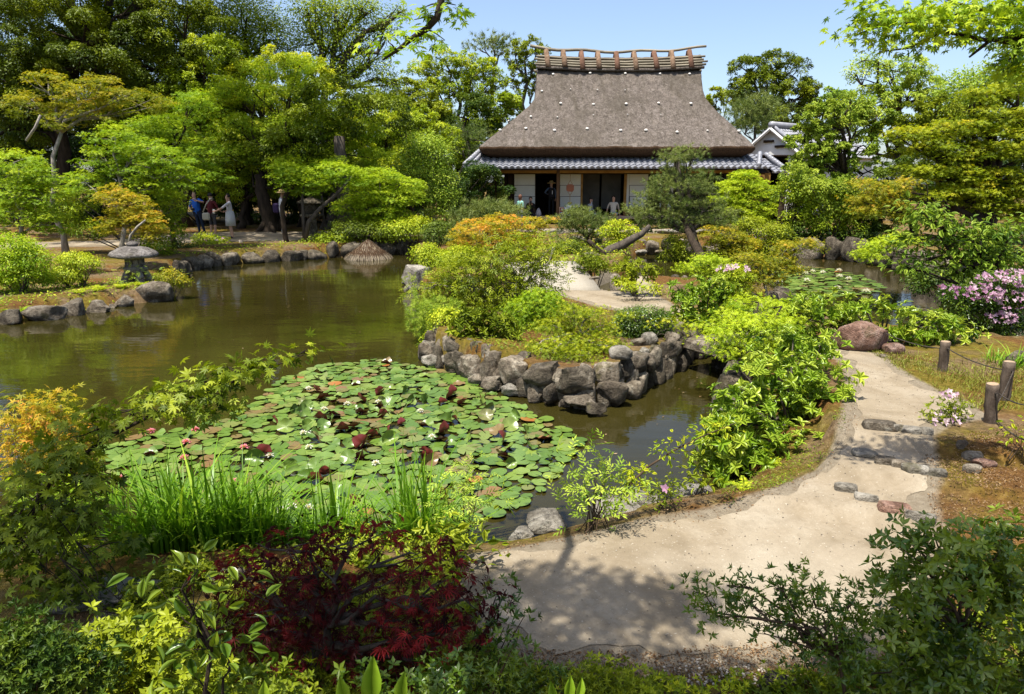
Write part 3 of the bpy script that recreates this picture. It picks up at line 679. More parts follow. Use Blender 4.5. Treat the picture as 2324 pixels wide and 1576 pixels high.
for x0, x1, yb_, Y in [(1090.5, 1099, 520, 36.0), (1263.4, 1268.6, 518, 35.97), (1505, 1510, 518, 35.97), (1693, 1700, 518, 36.0)]: post(x0, x1, 383, yb_, Y, 'wood')
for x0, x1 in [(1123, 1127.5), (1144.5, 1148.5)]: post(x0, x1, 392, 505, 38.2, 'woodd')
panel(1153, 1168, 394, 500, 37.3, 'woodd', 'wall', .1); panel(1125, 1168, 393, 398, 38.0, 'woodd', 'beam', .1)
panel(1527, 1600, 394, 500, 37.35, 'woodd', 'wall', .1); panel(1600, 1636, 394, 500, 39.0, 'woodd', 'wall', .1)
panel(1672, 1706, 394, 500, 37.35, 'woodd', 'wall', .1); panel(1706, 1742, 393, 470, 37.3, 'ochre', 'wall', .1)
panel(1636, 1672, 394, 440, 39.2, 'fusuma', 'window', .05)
floorz = zf
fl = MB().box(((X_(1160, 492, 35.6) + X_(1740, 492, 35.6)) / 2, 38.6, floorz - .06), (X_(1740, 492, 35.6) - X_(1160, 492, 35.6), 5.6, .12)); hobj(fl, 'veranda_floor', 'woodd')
hobj(MB().box(((X_(1160, 494, 35.6) + X_(1700, 494, 35.6)) / 2, 35.72, floorz - .05), (X_(1700, 494, 35.6) - X_(1160, 494, 35.6), .22, .16), bev=.01), 'veranda_edge', 'woodg')
xm0, xm1 = X_(1150, 450, 40), X_(1740, 450, 40)
hobj(MB().box(((xm0 + xm1) / 2, 42.6, 2.2), (xm1 - xm0, .1, 3.6)), 'back_wall', 'woodd')  # dark brown floor and inner walls put the room's shade into the colour
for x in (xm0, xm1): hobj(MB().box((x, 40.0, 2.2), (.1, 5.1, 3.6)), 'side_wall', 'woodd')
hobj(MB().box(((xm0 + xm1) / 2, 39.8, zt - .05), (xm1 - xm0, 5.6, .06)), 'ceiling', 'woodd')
for x in np.linspace(1175, 1690, 9): post(x, x + 3, 499, 521, 36.3, 'woodd', name='floor_post')
def shoji(x0, x1, y0=395.5, y1=472):
    f = panel(x0 - 1.2, x1 + 1.2, y0 - .5, y1 + .8, 37.03, 'woodd', 'shoji_panel', .03)
    n = 3; ys = np.linspace(y0, y1, n + 1)
    for i in range(n): panel(x0, x1, ys[i] + .5, ys[i + 1] - .6, 37.0, 'paper', 'paper', .035, f)
    panel(x0 - 1.2, x1 + 1.2, y1 + .8, 490, 37.02, 'wood', 'wainscot', .04, f)
shoji(1167.5, 1214); shoji(1271.5, 1318); shoji(1429.5, 1470); shoji(1497, 1527)
post(1318.6, 1321, 395, 491, 37.0, 'ochre', .1); post(1417, 1419.6, 395, 491, 36.96, 'ochre', .1)
panel(1419.8, 1426, 395.5, 474, 37.0, 'paper', 'paper_strip', .04); panel(1419.6, 1427, 474, 490, 37.0, 'ochre', 'wainscot', .05)
panel(1321, 1359, 396, 474, 38.4, 'fusuma', 'sliding_panel', .05); panel(1366, 1407, 396, 474, 38.5, 'fusuma', 'sliding_panel', .05)
for x0 in (1352, 1370):
    p = At(x0, 440, 38.36); hobj(MB().lathe([(.03, -.01), (.03, .01)], (0, 0, 0), 10), 'door_pull', 'woodd').location = Vector(p) - Vector(HO)
# felt mat, boards, notices on the veranda
def flat(name, label, cat, x0, x1, y0, y1, Y, mat, d=.03, **k):
    a, b = At(x0, y0, Y), At(x1, y1, Y); o = MB().box((0, 0, 0), (b[0] - a[0], d, abs(a[2] - b[2]))).obj(name, M[mat]); o.location = ((a[0] + b[0]) / 2, Y, (a[2] + b[2]) / 2); return tag(o, label, cat, **k)
M['redfelt'] = noisy('red_felt', (.20, .015, .02), (.30, .03, .035), 12, .95, .05)
xm = X_(1340, 485, 36.4), X_(1424, 485, 36.4)
mt = MB().box((0, 0, 0), (xm[1] - xm[0], .8, .015)).obj('felt_mat', M['redfelt']); mt.location = ((xm[0] + xm[1]) / 2, 36.42, zf + .012); tag(mt, 'red felt mat spread on the veranda under the sitting visitors', 'mat')
M['orangewood'] = noisy('orange_board', (.22, .06, .02), (.32, .10, .035), 3, .5, .4)
M['rope'] = noisy('straw_rope', (.26, .17, .08), (.44, .31, .16), 30, .9, .1)
M['notice'] = noisy('pale_blue_notice', (.62, .68, .78), (.72, .76, .84), 3, .6, .3)
M['maroonp'] = noisy('maroon_print', (.16, .03, .03), (.24, .06, .05), 3, .5, .4)
M['blueink'] = noisy('blue_print', (.10, .18, .42), (.16, .26, .52), 3, .6, .3); M['cream'] = noisy('cream_print', (.6, .55, .45), (.72, .68, .58), 9, .6, .3)
c = At(1294, 427, 35.9); han = thing('hanging_board', 'small orange eight-sided wooden board hanging on a rope under the eave', 'sounding board', c)
hw, hh = 8.5 * mpp(c), 8.3 * mpp(c); oc = [(-.55, 1), (.55, 1), (1, .6), (1, -.6), (.55, -1), (-.55, -1), (-1, -.6), (-1, .6)]
b = MB().add([(x * hw, y, z * hh) for y in (-.03, .03) for x, z in oc], [tuple(range(8)), tuple(range(15, 7, -1))] + [(i, (i + 1) % 8 + 0, (i + 1) % 8 + 8, i + 8) for i in range(8)]); b.obj('board', M['orangewood'], han)
top = (At(1294, 396, 35.9) - c)[2]; bot = (At(1294, 461, 35.9) - c)[2]
r_ = MB().tube([(0, 0, top), (0, 0, top * .55), (-hw * .6, 0, hh)], .014, 5).tube([(0, 0, top * .55), (hw * .6, 0, hh)], .014, 5).tube([(-hw * .6, 0, -hh), (0, 0, -hh * 2), (0, 0, bot)], .014, 5).tube([(hw * .6, 0, -hh), (0, 0, -hh * 2)], .014, 5); r_.obj('cord', M['rope'], han)
MB().tube([(-.12, 0, bot), (.12, 0, bot)], .04, 8).obj('mallet', M['rope'], han, True)
p1 = flat('framed_poster', 'maroon framed poster leaning at the foot of the middle veranda post', 'poster', 1269, 1279.5, 470, 488.5, 35.85, 'orangewood')
for nm, bx, mt_ in [('print', (0, -.004, 0, .84, .90), 'cream'), ('picture', (0, -.008, 0, .72, .80), 'maroonp'), ('picture', (.08, -.012, .2, .3, .2), 'cream'), ('picture', (-.06, -.012, -.22, .42, .14), 'blueink')]:
    w_, h_ = p1.dimensions.x, p1.dimensions.z; hob = MB().box((bx[0] * w_, bx[1] - .008, bx[2] * h_), (bx[3] * w_, .02, bx[4] * h_)).obj(nm, M[mt_], p1)
p2 = flat('notice_board', 'pale blue and white notice sheet standing on the veranda beside the framed poster', 'notice', 1281.5, 1297, 467, 489, 35.8, 'notice')
w_, h_ = p2.dimensions.x, p2.dimensions.z
lines = MB()
for i in range(7): lines.box((.05 * w_ - (.1 * w_ if i % 3 == 2 else 0), -.018, h_ * (.36 - .11 * i)), ((.7 - .14 * (i % 3)) * w_, .006, h_ * (.045 if i < 2 else .028)))
lines.obj('lettering', M['blueink'], p2)
# white storehouse beyond the house
A0 = At(1749, 289, 46.0); RD, GD = np.array([.80, .60, 0]), np.array([.60, -.80, 0]); hwid, dr, ln = 2.5, 1.85, 9.0
store = thing('storehouse', 'white plastered storehouse with a tiled gable behind the thatched house', 'storehouse', (A0[0], A0[1], 0)); SO = np.array(store.location)
def sobj(mb, n, mat, parent=None, smooth=False): return mb.obj(n, M[mat], parent or store, smooth, SO)
e1, e2 = A0 + GD * hwid - [0, 0, dr], A0 - GD * hwid - [0, 0, dr]
def dn(p, z=0): return np.array([p[0], p[1], z])
wl = .88; g1, g2 = A0 + GD * hwid * wl + RD * .35 - [0, 0, dr * wl + .05], A0 - GD * hwid * wl + RD * .35 - [0, 0, dr * wl + .05]; gt = A0 + RD * .35 - [0, 0, .1]
sobj(MB().add([g1, gt, g2, dn(g2), dn(g1)], [(0, 1, 2, 3, 4)]), 'gable_wall', 'white')
sobj(MB().add([g1, dn(g1), dn(g1 + RD * ln), g1 + RD * ln], [(0, 1, 2, 3)]), 'wall', 'white'); sobj(MB().add([g2, dn(g2), dn(g2 + RD * ln), g2 + RD * ln], [(3, 2, 1, 0)]), 'wall', 'white')
for s in (1, -1):
    dd = GD * s * hwid - np.array([0, 0, dr]); L_ = np.linalg.norm(dd); sobj(tiles(A0, RD, dd / L_, ln + .4, 8, L_ / 8), 'roof', 'tile')
    sobj(MB().tube([A0 + [0, 0, -.1], A0 + dd + [0, 0, -.1]], [.10, .10], 6), 'verge_board', 'white'); sobj(MB().tube([A0 + RD * .25 + [0, 0, .1], A0 + RD * .25 + dd + [0, 0, .1]], [.11, .11], 8), 'verge_tile', 'tile', None, True)
sobj(MB().tube([A0 + [0, 0, .16], A0 + RD * (ln + .3) + [0, 0, .16]], [.2, .2], 10), 'ridge_tile', 'tile', None, True)
for s, z in ((.5, .95), (-.2, .6)): sobj(MB().box(A0 + GD * s * 1.2 + RD * .3 - [0, 0, z + .25], (.7, .16, .14), rz=math.atan2(GD[1], GD[0])), 'beam', 'woodd')
# ------------------------------------------------------------------ stones of the island wall
WL = [(955, 812), (1000, 842), (1080, 868), (1150, 893), (1200, 908), (1262, 926), (1345, 936), (1440, 905), (1540, 847), (1620, 798), (1700, 740)]
def wlY(x): return G(x, np.interp(x, *zip(*WL)))[1]
def W4(zx, zy): return (1650 + zx / 1.554) / 1.762, (1200 + zy / 1.554) / 1.762
gW = 'stones of the island wall'
for zx, zy, w, h, mt, lab, dy in [
    (255, 378, 95, 105, 'rkd', 'dark stone of the island wall beside the two pale flat rocks', .1),
    (345, 425, 125, 150, 'rk', 'light brown split-faced stone near the west end of the island wall', .08),
    (495, 410, 130, 165, 'rk', 'tall pale rounded stone of the island wall under the big-leaved shrub', .1),
    (630, 435, 165, 145, 'rk', 'mossy blocky stone of the island wall just left of the yellow maple', .1),
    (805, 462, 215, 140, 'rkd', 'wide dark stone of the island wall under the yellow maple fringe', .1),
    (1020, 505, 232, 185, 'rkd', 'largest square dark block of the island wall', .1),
    (1207, 452, 172, 130, 'rk', 'flat-topped stone on the upper course at the island corner', .14),
    (1235, 580, 182, 145, 'rk', 'squared stone on the lower course at the island corner', .0),
    (150, 382, 165, 85, 'rkl', 'pale flat rock at the west tip of the island', .1),
    (92, 305, 85, 90, 'rkl', 'small pale rock behind the flat one at the island tip', .25),
    (510, 512, 160, 75, 'rk', 'low flat stone at the waterline below the tall pale wall stone', -.12),
    (400, 492, 95, 60, 'rk', 'small footing stone by the water beneath the split-faced wall stone', -.1),
    (608, 556, 105, 62, 'rkl', 'whitish footing stone beside the lily pads', -.12),
    (693, 545, 90, 95, 'rkd', 'narrow dark stone between the whitish footing stone and the grey block', .0),
    (775, 578, 110, 110, 'rk', 'light grey rounded block in the lower course of the island wall', -.02),
    (870, 580, 105, 115, 'rkd', 'dark block beside the light grey one in the lower wall course', .0),
    (1040, 628, 185, 62, 'rk', 'long flat sunlit stone at the foot of the largest wall block', -.1),
    (940, 640, 60, 40, 'rkd', 'small wet stone at the foot of the island wall', -.12),
    (1140, 672, 115, 72, 'rkd', 'low dark wet stone lying in the water off the island corner', -.22)]:
    x, y = W4(zx, zy); w, h = w / 2.738, h / 2.738
    rock_px(x, y, w * 1.16, h * 1.16, wlY(x) + dy + .05, lab, .7, mat=mt, name='wall_stone', group=None, box=.52, cat='stone', cuts=15, rough=.13, rz=random.uniform(-.15, .15))
gS = 'small stones of the north face of the island wall'
def R7(zx, zy): return (2048 + zx / 2.27) / 1.762, (1388 + zy / 2.27) / 1.762
for zx, zy, w, h, mt, lab in [
    (1130, 180, 165, 190, 'rk', 'round-topped grey boulder stacked right of the island corner'), (1062, 300, 125, 170, 'rk', 'upright stone wedged beside the island corner'),
    (1085, 455, 115, 120, 'rk', 'sunlit rounded stone in the water beside the island corner'), (1195, 50, 80, 75, 'rkl', 'small pale stone high on the receding wall'),
    (1285, 65, 105, 140, 'rk', 'tall angular stone on the receding island wall'), (1368, 85, 70, 80, 'rk', 'small round stone near the top of the receding wall'),
    (1455, 130, 130, 150, 'rkd', 'dark shaded boulder midway along the receding wall'), (1240, 180, 85, 90, 'rk', 'stone low in the receding wall beside the round-topped boulder'),
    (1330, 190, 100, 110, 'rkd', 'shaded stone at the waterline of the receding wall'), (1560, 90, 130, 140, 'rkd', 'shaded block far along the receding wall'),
    (1210, 255, 90, 90, 'rkd', 'low dark stone at the foot of the receding wall'), (990, 50, 160, 90, 'rkl', 'broad pale stone on top of the wall behind the yellow maple')]:
    x, y = R7(zx, zy); w, h = w / 4.0, h / 4.0
    rock_px(x, y, w * 1.35, h * 1.3, wlY(x + 14) + .15, lab, .75, mat=mt, name='wall_stone', box=.6, cat='stone', lo=True)
def R7b(zx, zy): return (2048 + zx / 2.27) / 1.762, (694 + zy / 2.27) / 1.762
for zx, zy, w, h, mt, lab in [
    (1245, 1505, 150, 120, 'rkl', 'angular whitish rock below the low dark azalea'), (1330, 1435, 110, 100, 'rk', 'grey rock touching the low dark azalea'),
    (1420, 1400, 130, 150, 'rk', 'tall grey rock crowning the island wall'), (1520, 1395, 90, 90, 'rk', 'brownish rock beside the tall crowning rock'),
    (1455, 1510, 120, 130, 'rk', 'stone under the tall crowning rock'), (1600, 1470, 120, 90, 'rkb', 'brown rock at the end of the island path'),
    (1150, 1530, 150, 80, 'rk', 'grey rock on the slope under the azalea'), (1560, 1530, 130, 100, 'rkd', 'shaded rock under the path edge'), (2080, 1510, 180, 110, 'rk', 'stone half hidden by the spreading maple near the causeway')]:
    x, y = R7b(zx, zy); w, h = w / 4.0, h / 4.0; q = gxy(x, y + h / 2)
    rock_px(x, y, w * 1.1, h * 1.1, min(q[1], wlY(x) + 1.6) + .1, lab, .8, mat=mt, name='rock', box=.6, lo=True)
isl = [np.array(p) for p in POLYS[1][0:11]]; inw = lambda L, dd: [p + (np.array([POLYS[1][:, 0].mean(), POLYS[1][:, 1].mean()]) - p) / np.linalg.norm(np.array([POLYS[1][:, 0].mean(), POLYS[1][:, 1].mean()]) - p) * dd for p in L]
rock_row(inw(isl, .14), (.16, .34), (.28, .42), 'dark chinking stone packed low between the big stones of the island wall', 'low chinking stones of the island wall', ['rkd', 'rk'], z0=-.06, seed=51)
rock_row(inw(isl, .26), (.16, .32), (.20, .30), 'mossy chinking stone packed high between the big stones of the island wall', 'high chinking stones of the island wall', ['rk', 'rkd'], z0=.22, seed=52)
rock_row([p for p in POLYS[0][14:23]], (.2, .4), (.3, .5), 'dark stone under the glossy bush along the channel', 'stones of the channel shore under the bush', ['rkd', 'rk'], seed=53)
# low hidden rows so that no bank shows bare soil at the water
gL = 'low bank stones at the waterline'
rock_row([p for p in POLYS[1][11:24]], (.22, .45), (.35, .55), 'low shaded stone along the far shore of the island', 'shaded stones of the island far shore', ['rkd', 'rk'], seed=3)
rock_row([p for p in POLYS[1][22:25]] + [POLYS[1][0]], (.2, .4), (.35, .5), 'small stone along the west shore of the island', 'stones of the island west shore', ['rk', 'rkd'], seed=4)
# ------------------------------------------------------------------ stones of the other banks
def R5(zx, zy): return (0 + zx / 1.651) / 1.762, (900 + zy / 1.651) / 1.762
for zx, zy, w, h, mt, lab in [
    (1030, 450, 235, 145, 'rk', 'big folded grey boulder at the foot of the stone lantern'), (1000, 497, 110, 45, 'rk', 'low ledge stone in front of the big lantern boulder'), (820, 510, 125, 85, 'rk', 'rounded mossy stone second from the lantern boulder'),
    (745, 543, 45, 40, 'rk', 'little stone wedged in the row along the islet shore'), (655, 545, 150, 90, 'rk', 'broad sloping stone midway along the islet shore'), (485, 552, 135, 125, 'rk', 'upright grey block on the islet shore'),
    (300, 590, 225, 110, 'rk', 'long low stone on the islet shore'), (60, 615, 200, 110, 'rkd', 'dark low stone at the outer end of the islet shore'), (165, 600, 60, 70, 'rkd', 'small dark stone in the islet shore row')]:
    x, y = R5(zx, zy); w, h = w / 2.909, h / 2.909
    rock_px(x, y, w * 1.04, h * 1.08, G(x, y + h * .45)[1] + .25, lab, .7, mat=mt, name='rock', box=.62)
far = [p for p in POLYS[2]]
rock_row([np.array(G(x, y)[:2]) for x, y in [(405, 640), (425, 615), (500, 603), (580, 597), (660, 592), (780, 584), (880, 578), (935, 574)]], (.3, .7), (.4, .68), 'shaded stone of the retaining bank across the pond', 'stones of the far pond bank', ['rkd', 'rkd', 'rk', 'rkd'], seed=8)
for x, y, w, h, mt, lab in [
    (945, 633, 72, 62, 'rkl', 'big whitish veined rock at the tip of the house bank'), (922, 640, 20, 16, 'rkl', 'small white rock beside the veined one'), (928, 655, 22, 12, 'rkl', 'low white pebble-like rock at the water'),
    (980, 636, 28, 36, 'rkb', 'reddish rounded rock beside the veined white rock'), (968, 648, 18, 26, 'rk', 'narrow stone between the white and the reddish rock'), (985, 656, 45, 12, 'rkl', 'flat pale stone at the waterline of the house bank'), (1030, 655, 40, 18, 'rk', 'grey stone half under the glossy shrub'),
    (920, 553, 48, 42, 'rk', 'large rounded rock on the bank behind the straw cone'), (958, 556, 34, 20, 'rkl', 'flat rock near the house bank pines'), (890, 556, 30, 26, 'rkd', 'dark rock behind the straw cone'), (690, 560, 40, 26, 'rk', 'pale block in the far bank right of the slab landing'), (640, 562, 40, 30, 'rk', 'grey block in the far bank beside the slab landing')]:
    rock_px(x, y, w, h, G(x, min(y + h * .5, 660))[1] + (.15 if y > 600 else .2), lab, .8, mat=mt, name='rock', box=.62, seed=77 if w == 72 else None)
def Z3(zx, zy): return (2200 + zx / 2.905) / 1.762, (900 + zy / 2.905) / 1.762
for zx, zy, w, h, Y, mt, lab in [
    (1050, 325, 155, 75, 25.4, 'rkl', 'pale arched slab rock at the far edge of the house pond'), (1185, 275, 150, 185, 25.6, 'rk', 'upright rock standing behind the pale slab'), (1070, 225, 115, 120, 26.2, 'rk', 'grey rock leaning behind the upright one'),
    (645, 272, 135, 80, 23.5, 'rk', 'rounded rock behind the leaning pine trunk'), (470, 352, 215, 65, 20.5, 'rk', 'flat-topped grey rock near the arched bridge'), (893, 412, 130, 48, 21.5, 'rk', 'low rounded rock on the spit in the house pond'),
    (1755, 285, 120, 80, 24.5, 'rk', 'grey rock behind the leaning trunk'), (1795, 375, 125, 110, 23.5, 'rk', 'large rounded rock right of the leaning trunk'), (1900, 355, 140, 70, 24.5, 'rkd', 'dark rock row end by the orange maple'),
    (1270, 330, 120, 80, 25.2, 'rk', 'sloping rock right of the upright rock'), (265, 462, 115, 66, 17.0, 'rkb', 'brown rock behind the arched bridge'), (420, 568, 135, 78, 15.3, 'rkb', 'brown rock beside the arched bridge foot'), (512, 612, 125, 30, 14.8, 'rk', 'flat stone at the arched bridge foot'),
    (1900, 632, 90, 44, 13.2, 'rkl', 'pale stone in the spreading maple'), (1620, 290, 80, 110, 25.0, 'rk', 'pale stone beside the leaning trunk'), (560, 185, 90, 60, 25.0, 'rk', 'grey stone in the court edge'), (640, 190, 120, 60, 26.0, 'rk', 'brown stone in the court edge')]:
    x, y = Z3(zx, zy); rock_px(x, y, w / 5.12, h / 5.12, Y, lab, .8, mat=mt, name='rock', box=.6, lo=True)
rock_row([G(x, y)[:2] for x, y in [(1500, 572), (1600, 569), (1700, 571), (1760, 577)]], (.4, .8), (.4, .8), 'stone of the house pond bank below the pine', 'stones of the house pond bank', ['rk', 'rkd'], seed=12)
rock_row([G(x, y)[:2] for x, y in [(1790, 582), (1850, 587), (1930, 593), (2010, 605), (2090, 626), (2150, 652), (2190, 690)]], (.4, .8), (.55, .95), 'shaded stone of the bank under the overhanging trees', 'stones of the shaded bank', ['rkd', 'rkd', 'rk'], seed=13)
rock_row([G(x, y)[:2] for x, y in [(2195, 692), (2230, 732), (2290, 772), (2400, 786)]], (.3, .55), (.45, .8), 'wet grey stone of the bank under the pink azalea', 'stones under the pink azalea', ['rkd', 'rk'], seed=14)
# pale slabs edging the court in front of the house
for x, y, w, h in [(1255, 536, 60, 10), (1330, 533, 80, 9), (1385, 540, 70, 12), (1450, 531, 60, 7), (1520, 533, 60, 7), (1590, 535, 70, 8), (1660, 536, 60, 8), (1720, 540, 50, 10), (1310, 547, 40, 10)]:
    p = foot(x, 27.6 + (540 - y) * .25); m_ = mpp(p); rock((p[0], p[1], p[2] + .05), (w * m_, w * m_ * .6, .26), 'pale flat slab edging the gravel court before the veranda', 'rkl', 'edging_slab', 'pale edging slabs of the court', cat='slab', lo=True, box=.5)
# near shore stones, causeway boulders
for x, y, w, h, mt, lab in [
    (1240, 1186, 92, 46, 'rkl', 'pale lichen-covered rock on the near shore at the end of the path'), (1182, 1216, 60, 32, 'rkl', 'low pale rock at the tip of the near shore'), (1398, 1160, 120, 52, 'rkl', 'wide pale boulder half sunk at the near pond edge'),
    (1376, 1146, 60, 40, 'rk', 'grey rock behind the wide pale boulder'), (1468, 1144, 64, 56, 'rkl', 'whitish rock under the arching quince twig'), (1440, 1138, 60, 40, 'rkd', 'dark rock behind the whitish one'), (1578, 1128, 100, 40, 'rkl', 'cream flat rock beside the little flowering azalea'), (1640, 945, 40, 60, 'rkl', 'pale rock in the water under the big glossy bush')]:
    q = G(x, y + h * .5, .12); rock_px(x, y, w, h, q[1] + .12, lab, .8, mat=mt, name='rock', box=.7)
def S7(zx, zy): return (2900 + zx / 1.1045) / 1.762, (1050 + zy / 1.1045) / 1.762
for zx, zy, w, h, mt, lab, sd in [(592, 322, 235, 130, 'rkb', 'large reddish brown boulder at the bend of the path', 31), (740, 383, 90, 52, 'rkb', 'small pinkish rock beside the large brown boulder', 32), (165, 215, 95, 78, 'rkb', 'brown cracked rock between the maple and the second lily patch', 33), (700, 418, 34, 26, 'rk', 'little grey stone in the grass by the boulder', 34), (1285, 425, 110, 70, 'rkd', 'dark boulder at the pond edge behind the rope posts', 35)]:
    x, y = S7(zx, zy); w, h = w / 1.946, h / 1.946; q = gxy(x, min(y + h * .5, 900)); rock_px(x, y, w, h, max(q[1], 7.2 if sd != 33 else 9.5) + .12, lab, .75, mat=mt, name='boulder' if sd == 31 else 'rock', box=.66, seed=sd, cuts=5, rough=.06)
def T8(zx, zy): return (3072 + zx / 2.27) / 1.762, (1388 + zy / 2.27) / 1.762
for zx, zy, w, h, mt, lab in [
    (1020, 700, 250, 110, 'rk', 'long grey step stone left end of the upper step'), (1195, 735, 100, 80, 'rkl', 'pale step stone second in the upper step'), (1305, 750, 140, 80, 'rkl', 'white flaky step stone in the upper step'), (1440, 770, 110, 60, 'rkl', 'small step stone under the flowering azalea'),
    (890, 965, 200, 80, 'rkl', 'long brownish stone at the start of the middle step'), (1070, 1030, 170, 85, 'rk', 'rounded blue-grey stone second in the middle step'), (1205, 1065, 125, 75, 'rk', 'squarish grey stone in the middle step'), (1350, 1105, 205, 85, 'rkl', 'smooth pale oval stone in the middle step'), (1535, 1145, 150, 60, 'rkl', 'flat pale stone ending the middle step'),
    (715, 1290, 170, 55, 'rkl', 'flush worn stone beginning the lowest step'), (900, 1370, 170, 65, 'rkl', 'half buried grey stone in the lowest step'), (1155, 1460, 240, 90, 'rkb', 'long tan stone in the lowest step'), (1395, 1530, 215, 90, 'rkl', 'rounded pale stone ending the lowest step'),
    (1770, 915, 90, 45, 'rk', 'little stone nearest the flowering azalea'), (1880, 980, 180, 110, 'rk', 'lichened grey stone in the group beside the path'), (1975, 1050, 180, 80, 'rkb', 'pinkish wedge stone in the group beside the path'), (1870, 1100, 150, 95, 'rk', 'rounded pinkish grey stone in front of the group')]:
    x, y = T8(zx, zy); q = gxy(x, y + h / 9); w, h = w / 4., h / 4.
    m_ = mpp(q); rock((q[0], q[1] + .02, q[2] + .012), (w * m_ * 1.16, w * m_ * .66, max(h * m_ * 1.1, .085)), lab, mt, 'step_stone' if 'step' in lab else 'rock', box=.42 if 'step' in lab else .6, rz=-.30 if 'step' in lab else 0, cat='stone', cuts=4, rough=.07)
for x, y, w, h, lab in [(250, 1352, 260, 90, 'flat pale rock on the near bank under the dark maple leaves'), (300, 1425, 190, 75, 'broad sunlit flat rock beside the bottom shrub'), (520, 1325, 90, 40, 'small grey rock at the foot of the tall grass'), (1760, 1558, 80, 36, 'dark rounded stone in the grass at the foot of the sparse azalea')]:
    q = gxy(x, y); m_ = mpp(q); rock((q[0], q[1], q[2]), (w * m_, h * m_ * 1.7, .14), lab, 'rkl' if w > 90 else 'rkd', 'rock', box=.6)
# ------------------------------------------------------------------ bridge, lantern, posts and rope
bp = MB(); nb = 22; p0, p1 = np.array([1.06, 14.15]), np.array([.52, 17.7]); ax = unit((p1 - p0)[None])[0]; pr = np.array([ax[1], -ax[0]]); vs = []
for i in range(nb):
    t = i / (nb - 1); c = p0 + (p1 - p0) * t; hgt = .40 + .40 * math.sin(math.pi * t) ** .9; wd = .72 + .10 * (2 * t - 1) ** 2
    for s, dz in ((-1, -.22), (-1, 0), (-.5, .012), (0, .018), (.5, .012), (1, 0), (1, -.22)): q = c + pr * s * wd; vs.append((q[0], q[1], hgt + dz))
fs = [(i * 7 + j, (i + 1) * 7 + j, (i + 1) * 7 + (j + 1) % 7, i * 7 + (j + 1) % 7) for i in range(nb - 1) for j in range(7)] + [tuple(range(7)), tuple((nb - 1) * 7 + j for j in range(7))[::-1]]
M['deck'] = noisy('pale_gritty_deck', (.31, .275, .215), (.40, .36, .29), 30, .9, .1, 60, .2, .01, world=True)
br = thing('arched_bridge', 'small cream arched bridge joining the island to the house bank', 'bridge', (p0[0], p0[1], .3)); bo = (p0[0], p0[1], .3)
bp.add(vs, fs).obj('deck', M['deck'], br, True, bo)
for s in (-1, 1):
    cp_ = [(*(p0 + (p1 - p0) * t + pr * s * .74), .30 + .40 * math.sin(math.pi * t) ** .9) for t in np.linspace(0, 1, 14)]; MB().tube(cp_, [.06] * 14, 6).obj('edge_beam', M['deck'], br, True, bo)
sb = thing('slab_bridge', 'short stone slab bridge hidden under the spreading maple', 'bridge', (*G(1668, 770, .45)[:2], .38))
MB().box((0, 0, 0), (1.25, .75, .16), rz=.5, bev=.03).obj('slab', M['rk'], sb); MB().box((0, 0, -.3), (.3, .6, .5), rz=.5, bev=.03).obj('pier', M['rkd'], sb)
LC = At(311, 636, 16.2); LC[2] = gz(LC[0], LC[1]) - .05
lan = thing('stone_lantern', 'weathered grey stone lantern with wide round cap on arched feet', 'stone lantern', LC); ms = M['rk']
u = 52 * mpp(At(311, 575, 16.2)); zt_ = At(311, 548, 16.2)[2] - LC[2]; z_ = lambda y: At(311, y, 16.2)[2] - LC[2]
capo = MB().lathe([(.25 * u, z_(587)), (.93 * u, z_(583)), (1.0 * u, z_(578)), (.90 * u, z_(572)), (.60 * u, z_(563)), (.3 * u, z_(559)), (.12 * u, z_(558))], n=28); capo.v = [(x, y, z + .02 * mnoise.noise(Vector((x * 3, y * 3, z)))) for x, y, z in capo.v]
M['lant'] = rock_mat('lantern_stone', (.13, .115, .10), (.27, .24, .215), (.40, .365, .33), .35)
capo.obj('cap', M['lant'], lan, True); MB().lathe([(.13 * u, z_(561)), (.25 * u, z_(556)), (.24 * u, z_(552)), (.1 * u, z_(548)), (.02 * u, z_(547))], n=16).obj('finial', M['lant'], lan, True)
fb = MB()
for a in range(6): an = rad(60 * a + 30); fb.box((.33 * u * math.cos(an), .33 * u * math.sin(an), (z_(605) + z_(586)) / 2), (.12 * u, .12 * u, z_(586) - z_(605)), rz=an, bev=.01)
fb.lathe([(.40 * u, z_(606)), (.42 * u, z_(602)), (.36 * u, z_(601))], n=6).lathe([(.36 * u, z_(590)), (.42 * u, z_(588)), (.38 * u, z_(586))], n=6); fb.obj('fire_box', M['lant'], lan)
MB().lathe([(.05, z_(603)), (.37 * u, z_(602)), (.34 * u, z_(588))], n=6, rz=rad(30)).obj('fire_box', M['lant'], lan)
MB().box((0, -.335 * u, (z_(602) + z_(588)) / 2), (.16 * u, .02, (z_(588) - z_(602)) * .55)).obj('dark_opening_panel', M['woodd'], lan)  # dark slab on the face, coloured to stand for the shade inside the fire box
MB().lathe([(.28 * u, z_(621)), (.50 * u, z_(617)), (.56 * u, z_(609)), (.48 * u, z_(605)), (.3 * u, z_(604))], n=6).obj('platform', M['lant'], lan)
for a in range(4):
    an = rad(45 + 90 * a); pth = [(math.cos(an) * r_ * u, math.sin(an) * r_ * u, z) for r_, z in ((.22, z_(618)), (.40, z_(624)), (.50, z_(634)), (.55, -.05))]; MB().tube(pth, [.17 * u, .17 * u, .15 * u, .15 * u], 8).obj('foot', M['lant'], lan, True)
TL = foot(711, 26.6); tlan = thing('stone_lantern', 'tall dark square stone lantern in the shade of the far bank', 'stone lantern', TL); hT = At(711, 445, 26.6)[2] - TL[2]
